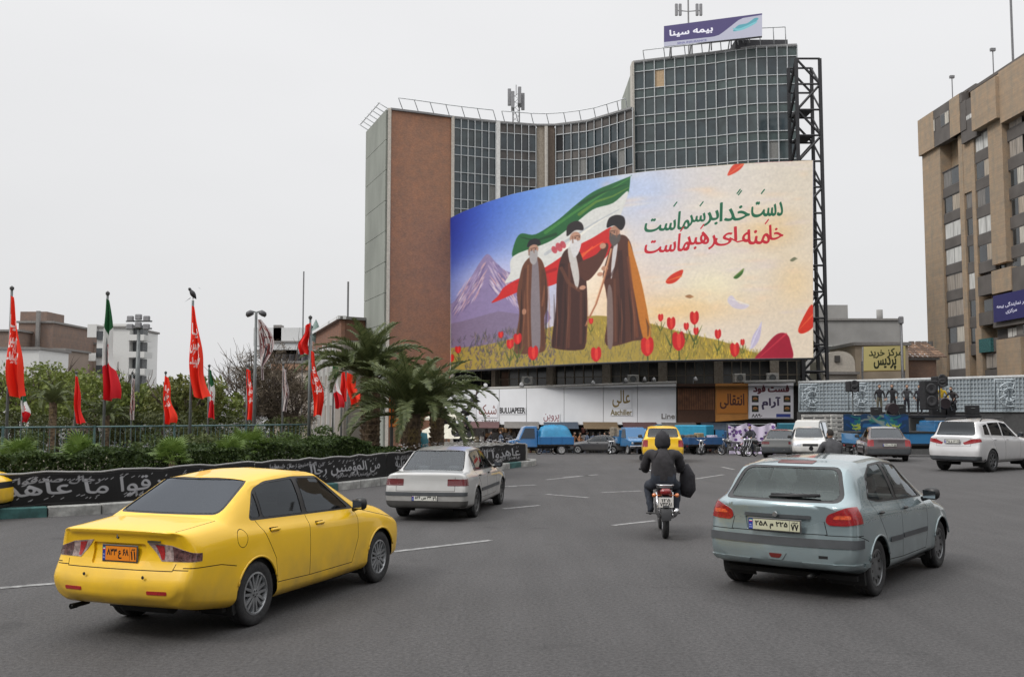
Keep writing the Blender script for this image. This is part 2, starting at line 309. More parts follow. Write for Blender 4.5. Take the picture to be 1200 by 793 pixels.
class Shell:
    def __init__(s, S, prof_r=None, prof_f=None, bulge=(.05, .10), creases=(), sub=4, m=3, flare=None):
        # S rows: y zb wl zl wm zm wsh zsh wt zt zc [yt yc]
        S = [list(r) + [r[0]] * (13 - len(r)) if len(r) < 13 else list(r) for r in S]
        T = []
        for i, r in enumerate(S):
            if i in creases and i > 0: T.append([a * .08 + b * .92 for a, b in zip(S[i - 1], r)])
            T.append(r)
            if i in creases and i < len(S) - 1: T.append([a * .92 + b * .08 for a, b in zip(r, S[i + 1])])
        S = T; G = []
        for r in S:
            y, zb, wl, zl, wm, zm, ws, zs, wt, zt, zc, yt, yc = r; hgt = max(zt - zs, 0); bl = .012 + .03 * min(1, hgt / .3)
            G.append([(0, y, zb), (wl - .13, y, zb), (wl, y, zl), (wm, y, zm), (wm - .012, y, zm + (zs - zm) * .62), (ws, y, zs), (ws * .52 + wt * .48 + bl * .5, y * .5 + yt * .5, zs * .5 + zt * .5 + .004), (wt, yt, zt), (wt * .6, yt * .35 + yc * .65, zt + (zc - zt) * .72), (0, yc, zc)])
        G = np.array(G); ns = len(G); wmax = G[..., 0].max()
        def endcap(i, prof, bg, sg, fall):
            for p in range(10): G[i, p, 1] += fall * (prof(G[i, p, 2]) * sg)
            G[i, :, 1] -= -sg * 0
        for i, fl in ((0, 1), (1, .9), (2, .35)):
            if prof_r: endcap(i, prof_r, bulge[0], 1, fl)
            G[i, :, 1] -= fl * bulge[0] * (1 - np.minimum(1, G[i, :, 0] / wmax) ** 2)
        for i, fl in ((ns - 1, 1), (ns - 2, .9), (ns - 3, .35)):
            if prof_f: endcap(i, prof_f, bulge[1], -1, fl)
            G[i, :, 1] += fl * bulge[1] * (1 - np.minimum(1, G[i, :, 0] / wmax) ** 2)
        t = np.r_[0, np.cumsum(np.linalg.norm(np.diff(G, axis=0), axis=2).mean(1) + 1e-4)]
        tt = np.concatenate([np.linspace(t[i], t[i + 1], max(2, int(math.ceil((t[i + 1] - t[i]) / (.32 / sub)))) + 1)[:-1] for i in range(ns - 1)] + [[t[-1]]])
        G = pchip(G, t, tt); t = np.r_[0, np.cumsum(np.linalg.norm(np.diff(G, axis=1), axis=2).mean(0) + 1e-4)]
        nb = 2 * m; cnt = [nb, nb, m + 1, m + 1, m + 1, m, m, m, m]
        tt = np.concatenate([np.linspace(t[i], t[i + 1], cnt[i] + 1)[:-1] for i in range(9)] + [[t[-1]]])
        G = pchip(G.transpose(1, 0, 2), t, tt).transpose(1, 0, 2); M = G.shape[1]; b = 2 * nb; sd = b + 3 * (m + 1)
        if flare:
            for (cy, cz, rr, amt) in flare:
                d = np.hypot(G[..., 1] - cy, G[..., 2] - cz); w = np.exp(-((d - rr) / .05) ** 2); w[d < rr] = 1; w *= np.clip((G[..., 0] - .5) / .2, 0, 1) * (G[..., 2] < .8)
                G[..., 0] += amt * w
        bm = bmesh.new(); NS = len(G)
        Rt = [[bm.verts.new(G[i, j]) for j in range(M)] for i in range(NS)]
        Lf = [[Rt[i][j] if j in (0, M - 1) else bm.verts.new(G[i, j] * [-1, 1, 1]) for j in range(M)] for i in range(NS)]
        for i in range(NS - 1):
            for j in range(M - 1):
                bm.faces.new((Rt[i][j], Rt[i + 1][j], Rt[i + 1][j + 1], Rt[i][j + 1])); bm.faces.new((Lf[i][j], Lf[i][j + 1], Lf[i + 1][j + 1], Lf[i + 1][j]))
        for i, sg, bg in ((0, -1, bulge[0]), (NS - 1, 1, bulge[1])):
            bot = Lf[i][b:0:-1] + Rt[i][:b + 1]; top = Lf[i][sd:M - 1] + Rt[i][M - 1:sd - 1:-1]; rows = [bot]
            fb = np.array([v.co.x for v in bot]) / bot[-1].co.x; ft = np.array([v.co.x for v in top]) / top[-1].co.x
            for j in range(b + 1, sd):
                a = (j - b) / (sd - b); fx = fb * (1 - a) + ft * a; e = Rt[i][j].co; row = []
                zb_ = np.array([v.co.z for v in bot]); zt_ = np.array([v.co.z for v in top])
                for q in range(len(bot)):
                    if q == 0: row.append(Lf[i][j]); continue
                    if q == len(bot) - 1: row.append(Rt[i][j]); continue
                    w = abs(fx[q]); yb = e.y + sg * bg * ((e.x / wmax) ** 2 - (e.x * w / wmax) ** 2)
                    z = e.z + (zt_[q] - zt_[0]) * a ** 3 + (zb_[q] - zb_[0]) * (1 - a) ** 3; row.append(bm.verts.new((e.x * fx[q], yb, z)))
                rows.append(row)
            rows.append(top)
            for r0, r1 in zip(rows, rows[1:]):
                for q in range(len(r0) - 1):
                    vs = (r0[q], r0[q + 1], r1[q + 1], r1[q]); vs = vs if sg < 0 else vs[::-1]; bm.faces.new(vs)
        bmesh.ops.remove_doubles(bm, verts=bm.verts, dist=1e-4)
        bmesh.ops.recalc_face_normals(bm, faces=bm.faces)
        s.bm = bm; s.lay = bm.faces.layers.int.new('part'); s.parts = {}; s.ids = {}; s.kids = []
        bm.normal_update()
    def cut(s, name, P, view='side', side=1, mt=None, off=0, within=None, flt=None, key=None, parent=None, ymin=None, ymax=None, label=None, over=False, skirt=True):
        """cut the convex outline P out of the shell; side: +1 right, -1 left, 0 both as one"""
        bm = s.bm; lay = s.lay; key = key or (name, view, side, len(s.ids))
        if key not in s.ids: s.ids[key] = len(s.ids) + 1; s.parts[s.ids[key]] = dict(name=name, mt=mt, off=off, parent=parent, label=label, skirt=skirt, ids=s.ids[key])
        pid = s.ids[key]; ax = {'side': (1, 2), 'rear': (0, 2), 'front': (0, 2), 'top': (0, 1)}[view]
        wi = s.ids.get(within, -1) if within else 0
        N = len(P); A = sum(P[i][0] * P[(i + 1) % N][1] - P[i][1] * P[(i + 1) % N][0] for i in range(N)); P = list(P) if A > 0 else list(P)[::-1]
        x0, x1 = min(p[0] for p in P), max(p[0] for p in P); z0, z1 = min(p[1] for p in P), max(p[1] for p in P); fs = []
        for f in bm.faces:
            if f[lay] != wi and not (over and f[lay] != pid): continue
            n = f.normal; c = f.calc_center_median()
            if view == 'side':
                if c.x * (side or 1) <= .2 or abs(n.x) < .22: continue
            elif view == 'rear':
                if n.y > -.12: continue
            elif view == 'front':
                if n.y < .12: continue
            elif n.z < .2: continue
            if ymin is not None and c.y < ymin: continue
            if ymax is not None and c.y > ymax: continue
            a = [v.co[ax[0]] for v in f.verts]; b = [v.co[ax[1]] for v in f.verts]
            if max(a) < x0 or min(a) > x1 or max(b) < z0 or min(b) > z1: continue
            if flt and not flt(c, n): continue
            fs.append(f)
        for i in range(N):
            if not fs: break
            p, q = P[i], P[(i + 1) % N]; dx, dz = q[0] - p[0], q[1] - p[1]
            if math.hypot(dx, dz) < 1e-5: continue
            co = [0, 0, 0]; no = [0, 0, 0]; co[ax[0]], co[ax[1]] = p; no[ax[0]], no[ax[1]] = -dz, dx
            co, no = Vector(co), Vector(no).normalized(); es = {e for f in fs for e in f.edges}; vs = {v for f in fs for v in f.verts}
            r = bmesh.ops.bisect_plane(bm, geom=list(vs) + list(es) + fs, dist=2e-5, plane_co=co, plane_no=no)
            fs = [g for g in r['geom'] if isinstance(g, bmesh.types.BMFace) and g.is_valid and (g.calc_center_median() - co).dot(no) > 0]
        for f in fs: f[lay] = pid
        if side == 0: s.cut(name, P, view, -1, mt, off, within, flt, key, parent, ymin, ymax, label, over, skirt)
        return key
    def finish(s, root, body_mat, body_name='body'):
        bm = s.bm; lay = s.lay; bm.normal_update(); bm.verts.ensure_lookup_table(); NV = {v: v.normal.copy() for v in bm.verts}; by = {}
        for f in bm.faces: by.setdefault(f[lay], []).append(f)
        objs = {}
        def mk(pid, fs, info):
            off = info['off']; idx = {}; V = []; Nn = []; F = []
            for f in fs:
                q = []
                for v in f.verts:
                    if v not in idx: idx[v] = len(V); V.append(v.co + NV[v] * off); Nn.append(NV[v])
                    q.append(idx[v])
                F.append(q)
            if off and info['skirt']:
                S = set(fs); dup = {}
                for f in fs:
                    for l in f.loops:
                        e = l.edge
                        if sum(1 for g in e.link_faces if g in S) == 1:
                            a, b = l.vert, l.link_loop_next.vert; q = []
                            side = (b.co - a.co).cross(NV[a]).normalized() * (1 if off > 0 else -1)
                            for v, o2 in ((b, 1), (a, 1), (a, 0), (b, 0)): q.append(len(V)); V.append(v.co + NV[v] * off * o2); Nn.append(side)
                            F.append(q)
            o = mesh_obj(info['name'], V, F, info['mt'], None, True); o.data.normals_split_custom_set_from_vertices([tuple(n) for n in Nn]); 
            if info.get('label'): o['label'] = info['label']
            return o
        body = mk(0, by.get(0, []), dict(name=body_name, mt=body_mat, off=0, skirt=False)); body.parent = root
        for pid, fs in by.items():
            if pid and pid in s.parts and s.parts[pid]['name'] != '_cut': objs[pid] = mk(pid, fs, s.parts[pid])
        for pid, o in objs.items():
            pk = s.parts[pid]['parent']; o.parent = objs.get(s.ids.get(pk), root) if pk else root
        bm.free(); s.objs = {k: objs.get(v) for k, v in s.ids.items()}; return body
def wheel(root, x, y, r=.30, w=.19, style='spoke', rimcol=None, n=7, hi=True, cz=None, name='wheel', steer=0):
    cz = r if cz is None else cz
    sx = 1 if x > 0 else -1; T = Matrix.Rotation(PI / 2 * sx, 4, 'Y'); nn = 40 if hi else 20
    tm = mat('tyre_rubber', (.022, .022, .023), .85, var=.3, scale=30, bump=.25, bscale=60); rm = mat('rim_' + (rimcol or 'alloy'), {'steel': (.12, .12, .12), 'white': (.5, .5, .5), 'gun': (.16, .165, .17)}.get(rimcol, (.32, .33, .34)), .35, .7, .2, 8)
    t = MB(); ri = r * .66
    t.lathe([(ri, -w * .42), (r * .8, -w * .5), (r * .95, -w * .48), (r, -w * .36), (r, -w * .12), (r * .985, -w * .11), (r * .985, -w * .06), (r, -w * .05), (r, w * .05), (r * .985, w * .06), (r * .985, w * .11), (r, w * .12), (r, w * .36), (r * .95, w * .48), (r * .8, w * .5), (ri, w * .42)], nn, T)
    o = t.build(name, tm, root, True); o.location = (x, y, cz); o.rotation_euler = (0, 0, steer)
    m = MB(); m.lathe([(ri + .004, -w * .42), (ri + .004, w * .44), (ri - .012, w * .46), (ri - .02, w * .38), (ri - .03, w * .1), (ri - .03, -w * .4)], nn, T)
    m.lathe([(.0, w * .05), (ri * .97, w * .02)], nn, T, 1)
    if style == 'cap':
        m.lathe([(.0, w * .38), (.05, w * .38), (ri * .55, w * .34), (ri * .95, w * .42)], nn, T)
        for k in range(9 if hi else 6):
            a = 2 * PI * k / (9 if hi else 6); m.box((ri * .72 * math.cos(a), ri * .72 * math.sin(a), w * .385), (ri * .22, .022, .012), a, 1, T)
    else:
        m.lathe([(.0, w * .40), (.035, w * .40), (.05, w * .36), (.055, w * .2)], 16, T)
        for k in range(n):
            a = 2 * PI * k / n
            for da in ((-.13, .13) if style == 'twin' else (0,)):
                A = Matrix.Rotation(a, 4, 'Z'); q = ri * .95; bw = .016 if style == 'twin' else .03
                y0, y1 = (da * .12, da * ri * 1.25)
                V = [(.04, y0 - bw, w * .38), (.04, y0 + bw, w * .38), (q, y1 + bw * .7, w * .42), (q, y1 - bw * .7, w * .42)]; V += [(p[0], p[1] * 1.1, p[2] - .035) for p in V]
                m.add(V, [(0, 3, 2, 1), (0, 1, 5, 4), (1, 2, 6, 5), (2, 3, 7, 6), (3, 0, 4, 7)], 0, T @ A)
        for k in range(5): a = 2 * PI * k / 5; m.box((.03 * math.cos(a), .03 * math.sin(a), w * .41), (.012, .012, .01), a, 1, T)
    ro = m.build('rim', [rm, mat('wheel_dark_metal', (.03, .03, .03), .7)], o); smooth_by_angle(ro, 35); return o  # dark metal for the inner disc, slots and bolts
def liner(root, x0, x1, y, cz, r):
    m = MB(); n = 20; V = []; F = []
    for i in range(n + 1):
        a = PI * 1.3 * i / n - .15 * PI; V += [(x0, y + r * math.cos(a), cz + r * math.sin(a)), (x1, y + r * math.cos(a), cz + r * math.sin(a))]
    F = [(2 * i, 2 * i + 1, 2 * i + 3, 2 * i + 2) for i in range(n)]; V.append((x0, y, cz)); F += [(2 * i, 2 * i + 2, len(V) - 1) for i in range(n)]
    m.add(V, F); m.build('wheel_well', mat('underbody_black', (.012, .012, .012), .9), root, fix=False)
def seats(root, ys=(1.45, .45), ws=.36, h=1.12, floor=.38, col=(.06, .06, .065)):
    m = mat('seat_cloth_%d' % int(col[0] * 100), col, .9)
    for i, y in enumerate(ys):
        if i == 0:
            for x in (-ws, ws):
                b = MB(); b.bev((x, y + .22, floor + .12), (.5, .52, .22), .05); b.add([(x - .24, y - .05, floor + .15), (x + .24, y - .05, floor + .15), (x + .24, y + .08, floor + .15), (x - .24, y + .08, floor + .15), (x - .21, y - .22, h - .16), (x + .21, y - .22, h - .16), (x + .21, y - .13, h - .16), (x - .21, y - .13, h - .16)], [(0, 1, 2, 3), (7, 6, 5, 4), (0, 4, 5, 1), (1, 5, 6, 2), (2, 6, 7, 3), (3, 7, 4, 0)])
                b.bev((x, y - .2, h - .02), (.26, .09, .17), .03); b.build('seat', m, root)
        else:
            b = MB(); b.bev((0, y + .2, floor + .1), (1.24, .5, .2), .05); b.add([(-.62, y - .1, floor + .1), (.62, y - .1, floor + .1), (.62, y + .08, floor + .1), (-.62, y + .08, floor + .1), (-.58, y - .3, h - .2), (.58, y - .3, h - .2), (.58, y - .18, h - .2), (-.58, y - .18, h - .2)], [(0, 1, 2, 3), (7, 6, 5, 4), (0, 4, 5, 1), (1, 5, 6, 2), (2, 6, 7, 3), (3, 7, 4, 0)])
            for x in (-.33, .33): b.bev((x, y - .26, h - .12), (.25, .08, .15), .03)
            b.build('rear_seat', m, root)
def plate(root, y, z, x0=-.26, w=.52, h=.11, text='', bg=(.9, .9, .88), tail='', rx=0, fr=True):
    c = Cv(416, 88, bg); c.rect(0, 0, 34, 88, (.1, .2, .55)); c.rect(5, 8, 29, 14, (.1, .5, .25)); c.rect(5, 14, 29, 20, (.9, .9, .9)); c.rect(5, 20, 29, 26, (.8, .1, .1)); c.text('I.R.', 16, 52, 20, 10, (1, 1, 1), False); c.text('IRAN', 16, 70, 24, 9, (1, 1, 1), False)
    c.text(text, 185, 46, 260, 54, (.03, .03, .03), bold=2); c.rect(330, 4, 333, 84, (.03, .03, .03)); c.text(tail, 373, 52, 56, 46, (.03, .03, .03), bold=2); c.text('ایران', 373, 17, 44, 14, (.03, .03, .03), bold=1)
    for e in ((0, 0, 416, 3), (0, 85, 416, 88), (413, 0, 416, 88)): c.rect(*e, (.05, .05, .05))
    b = MB(); b.bev((x0 + w / 2, y + .008, z), (w + .02, .012, h + .02), .004); o = b.build('number_plate', mat('plate_rim', (.1, .1, .1), .5), root)
    printed('plate_print', lerpgrid((x0, y, z + h / 2), (x0 + w, y, z + h / 2), (x0 + w, y - .002, z - h / 2), (x0, y - .002, z - h / 2)), c.mat('plate_' + str(abs(hash(text)) % 9999), .45), o); return o
def seam(S, pts, w=.008, view='side', side=0, key='seam', **k):
    for a, b in zip(pts, pts[1:]):
        a, b = Vector(a), Vector(b); d = (b - a).normalized(); n = Vector((-d.y, d.x)) * w / 2; a = a - d * w * .3; b = b + d * w * .3
        S.cut('panel_gap', [a + n, b + n, b - n, a - n], view, side, mat('gap_black', (.01, .01, .01), .9), -.004, None, k.get('flt'), key, None, k.get('ymin'), k.get('ymax'))
def circ(y, z, r, n=28): return [(y + r * math.cos(2 * PI * i / n), z + r * math.sin(2 * PI * i / n)) for i in range(n)]
def arch(S, y, z, r, ymin=None):
    for sd in (1, -1): S.cut('_cut', circ(y, z, r), 'side', sd, key='_cut', over=True, flt=lambda c, n: abs(c.x) > .5)
def lip(root, m, x, y, z, r, a0=14, a1=166, w=.018):
    b = MB(); P = [(x, y + r * math.cos(R(a)), z + r * math.sin(R(a))) for a in np.linspace(a0, a1, 26)]
    b.tube(P, w, 6); b.build('arch_lip', m, root, True)
def lens_mat(name, col, rough=.12): return mat(name, col, rough, 0, .25, 60, 1, .25, 90)
def mirror(root, m, x, y, z, sx):
    b = MB(); T = Matrix.Translation((x * sx, y, z)) @ Matrix.Rotation(-.25 * sx, 4, 'Z')
    b.lathe([(0, -.075), (.045, -.07), (.07, -.045), (.078, 0), (.07, .05), (.045, .075), (0, .08)], 14, T @ Matrix.Diagonal((1.25, .8, .95, 1)))
    b.tube([(x * sx - .12 * sx, y + .02, z - .07), (x * sx, y, z - .03)], [.03, .025], 8)
    o = b.build('wing_mirror', m, root, True); g = MB(); g.add([(-.075, -.067, -.05), (.075, -.067, -.05), (.08, -.067, .03), (-.08, -.067, .045)], [(0, 1, 2, 3)], 0, T); g.build('mirror_glass', mat('mirror', (.6, .62, .65), .05, 1, 0), o)
def handle(root, m, x, y, z, sx, l=.16):
    b = MB(); b.bev((x * sx, y, z), (.035, l, .028), .01); b.build('door_handle', m, root)
def sedan_taxi(loc, rz):
    root = thing('taxi', 'large bright yellow four-door taxi driving away in the left foreground', 'taxi', loc, rz)
    Y = paint('taxi_yellow', (.87, .52, .0), .42, .55, .35); G = glass('taxi_glass', (.20, .21, .215), (.75, .8, .85)); K = mat('trim_black', (.015, .015, .016), .4)
    S = Shell([
        (-1.05, .37, .71, .44, .75, .55, .69, .94, .60, .985, 1.00),
        (-1.03, .345, .795, .42, .825, .55, .745, .955, .62, .998, 1.015),
        (-.90, .30, .83, .39, .855, .60, .765, .965, .64, 1.01, 1.035),
        (-.42, .23, .845, .32, .86, .66, .775, .985, .66, 1.045, 1.075, -.46, -.50),
        (.22, .19, .85, .29, .862, .66, .775, .975, .565, 1.36, 1.405, .20, .10),
        (.9, .19, .85, .29, .862, .64, .775, .965, .58, 1.40, 1.455),
        (1.50, .19, .85, .29, .862, .62, .772, .95, .565, 1.365, 1.42, 1.48, 1.30),
        (2.28, .20, .85, .30, .86, .60, .765, .925, .66, .985, 1.015, 2.28, 2.36),
        (2.85, .22, .84, .31, .855, .58, .74, .86, .62, .90, .93),
        (3.18, .24, .80, .33, .82, .56, .70, .76, .56, .79, .815),
        (3.33, .26, .70, .36, .74, .54, .60, .69, .48, .715, .73)],
        prof_r=lambda z: (.06 if z > 1.0 else .0) + (.075 if .655 < z < .93 else 0) + (.03 if z < .39 else 0) - (.025 if .52 < z < .62 else 0) + (.04 if .94 <= z <= .975 else 0),
        prof_f=lambda z: max(0, z - .62) * .5, bulge=(.07, .16), creases=(3, 4, 6, 7), sub=6,
        flare=[(0, .31, .34, .014), (2.67, .31, .34, .014)])
    arch(S, 0, .305, .35); arch(S, 2.67, .305, .35)
    trimP = rnd([(-.05, 1.0), (2.13, .935), (1.50, 1.345), (.95, 1.372), (.42, 1.352), (.17, 1.29)], .07)
    for sd in (1, -1):
        S.cut('window_trim', trimP, 'side', sd, K, -.004, key='trim%d' % sd)
        for nm, P in (('quarter_window', [(.0, 1.025), (.17, 1.018), (.17, 1.262)]), ('rear_door_window', [(.215, 1.015), (.965, .99), (.93, 1.35), (.43, 1.333), (.215, 1.285)]), ('front_door_window', [(1.055, .987), (1.99, .96), (1.49, 1.325), (1.02, 1.348)])):
            S.cut(nm, rnd(P, .035), 'side', sd, G, -.007, within='trim%d' % sd, key=nm + str(sd))
    S.cut('glass_frame', rnd([(-.645, 1.085), (.645, 1.085), (.54, 1.398), (-.54, 1.398)], .07), 'rear', 1, K, -.003, key='rf', ymax=.6)
    S.cut('rear_window', rnd([(-.622, 1.10), (.622, 1.10), (.522, 1.385), (-.522, 1.385)], .06), 'rear', 1, glass('taxi_rear_glass', (.10, .11, .125), (.8, .86, .95)), -.006, within='rf', key='rw')
    S.cut('glass_frame', rnd([(-.66, 1.005), (.66, 1.005), (.54, 1.40), (-.54, 1.40)], .05), 'front', 1, K, -.003, key='wf', ymin=1.1)
    S.cut('windscreen', rnd([(-.64, 1.03), (.64, 1.03), (.52, 1.385), (-.52, 1.385)], .05), 'front', 1, G, -.006, within='wf', key='ws')
    # tail lights: wrap round the corner, rising outwards
    L = mat('taillight_glass', (.16, .07, .065), .1, .15, .75, 26, 1, .3, 70, col2=(.04, .012, .012)); W = mat('taillight_clear', (.36, .27, .25), .1, .2, .4, 30, 1, .3, 80); RD = lens_mat('lens_red', (.35, .008, .008))
    for sd in (1, -1):
        P1 = [(.33 * sd, .90), (.60 * sd, .875), (.60 * sd, .735), (.50 * sd, .735)]; P2 = [(.60 * sd, .875), (.90 * sd, .79), (.90 * sd, .735), (.60 * sd, .735)]
        fl = lambda c, n: c.y < -.55
        for P in (P1, P2): S.cut('tail_light', P, 'rear', 1, W, .004, flt=fl, key='tl%d' % sd)
        S.cut('red_lens', [(.42 * sd, .88), (.52 * sd, .87), (.53 * sd, .75), (.50 * sd, .745)], 'rear', 1, RD, .006, within='tl%d' % sd, key='tlr%d' % sd, parent='tl%d' % sd, skirt=False)
        S.cut('red_lens', [(.61 * sd, .865), (.90 * sd, .79), (.90 * sd, .738), (.63 * sd, .738)], 'rear', 1, L, .006, within='tl%d' % sd, key='tls%d' % sd, parent='tl%d' % sd, skirt=False)
        S.cut('reflector', rnd([(.40 * sd, .485), (.62 * sd, .485), (.62 * sd, .452), (.40 * sd, .452)], .01), 'rear', 1, RD, .004, key='rfl%d' % sd)
    S.cut('plate_recess', rnd([(-.34, .88), (.31, .88), (.31, .69), (-.34, .69)], .03), 'rear', 1, Y, -.02, key='prec', ymax=-.6)
    seam(S, [(-.66, .715), (-.64, .655), (.64, .655), (.66, .715)], view='rear', ymax=-.5); seam(S, [(-.80, .665), (-.64, .665)], view='rear', ymax=-.5); seam(S, [(.80, .665), (.64, .665)], view='rear', ymax=-.5)
    for sd in (1, -1): seam(S, [(.655 * sd, -1.04), (.672 * sd, -.48)], view='top', flt=lambda c, n: c.z > .85)
    seam(S, [(-1.05, .685), (-.60, .665), (-.36, .62)]); seam(S, [(.05, 1.01), (.10, .93), (.33, .60), (.36, .36), (1.0, .34), (1.0, .98)]); seam(S, [(1.0, .34), (1.95, .34), (2.09, .60), (2.10, .93)])
    seam(S, [(2.30, .90), (3.1, .74)]); S.cut('panel_gap', circ(-.25, .86, .088, 20), 'side', 1, mat('gap_black'), -.004, key='seam'); S.cut('fuel_flap', circ(-.25, .86, .081, 20), 'side', 1, Y, 0, within='seam', key='ff')
    for sd in (1, -1): S.cut('handle_cup', rnd([(.23, .91), (.41, .905), (.41, .865), (.23, .87)], .018), 'side', sd, mat('gap_black'), -.012, key='hc%d' % sd); S.cut('handle_cup', rnd([(1.13, .885), (1.31, .88), (1.31, .84), (1.13, .845)], .018), 'side', sd, mat('gap_black'), -.012, key='hd%d' % sd)  # cups coloured black to stand for the shadow round the handles
    for sd in (1, -1):
        dk = 'door%d' % sd
        S.cut('front_door', [(1.005, .345), (1.94, .345), (2.085, .60), (2.095, .93), (1.005, .975)], 'side', sd, Y, 0, key='fd%d' % sd)
        S.cut('rear_door', [(.365, .365), (.995, .345), (.995, .985), (.09, .985), (.105, .93), (.335, .60)], 'side', sd, Y, 0, key='rd%d' % sd)
    S.finish(root, Y)
    for sd in (1, -1):
        for i, (y, z, k) in enumerate(((.32, .888, 'rd'), (1.22, .863, 'fd'))): handle(S.objs[k + str(sd)], Y, .852, y, z, sd)
        mirror(root, K, .93, 2.02, 1.0, sd)
        for y in (0, 2.67): wheel(root, .755 * sd, y, .305, .195, 'twin', 'alloy', 7); liner(root, .80 * sd, .40 * sd, y, .305, .352); lip(root, Y, .868 * sd, y, .305, .356, 20, 160, .012)
    P = MB(); P.lathe([(.0, .012), (.024, .012), (.03, .006), (.032, 0)], 20, Matrix.Translation((-.02, -1.055, .945)) @ Matrix.Rotation(PI / 2, 4, 'X')); P.box((-.02, -1.062, .945), (.012, .02, .04), 0, 1); P.box((-.02, -1.064, .955), (.03, .012, .01), 0, 1); P.build('badge', [K, mat('badge_chrome', (.5, .5, .5), .2, 1)], root)
    plate(root, -1.057, .785, -.21, .42, .135, '۶۸ ع ۸۳۳', (.88, .50, .03), '۱۱')
    b = MB(); b.tube([(-.62, -1.02, .275), (-.62, -.8, .28)], .022, 10); b.tube([(-.62, -1.03, .275), (-.62, -.96, .275)], .026, 12, 0, False); b.build('exhaust_pipe', mat('exhaust', (.03, .03, .03), .5, .6), root, True)
    for x, z in ((.36, .60), (-.36, .60)): b = MB(); b.lathe([(0, .006), (.014, .005), (.016, 0)], 12, Matrix.Translation((x, -1.135, z)) @ Matrix.Rotation(PI / 2, 4, 'X')); b.build('parking_sensor', K, root)
    b = MB(); b.box((0, 1.35, .21), (1.45, 3.5, .05)); b.box((0, -.60, .36), (1.0, .3, .12)); b.lathe([(0, -.3), (.11, -.28), (.11, .28), (0, .3)], 10, Matrix.Translation((.1, -.72, .32)) @ Matrix.Rotation(PI / 2, 4, 'Y')); b.build('underbody', mat('underbody_black'), root)
    for y in (.0, 2.67): b = MB(); b.tube([(-.72, y, .28), (.72, y, .28)], .04, 8); b.build('axle', mat('underbody_black'), root)
    seats(root); b = MB(); b.bev((0, 2.1, .86), (1.35, .45, .22), .05); b.build('dashboard', mat('dash', (.03, .03, .03), .8), root)
    b = MB(); b.box((.42, -1.06, .905), (.16, .006, .02)); b.build('model_lettering', mat('badge_dark', (.05, .045, .03), .4), root)
    b = MB(); b.bev((-.38, -.52, 1.09), (.001, .001, .001), .0001)
    return root
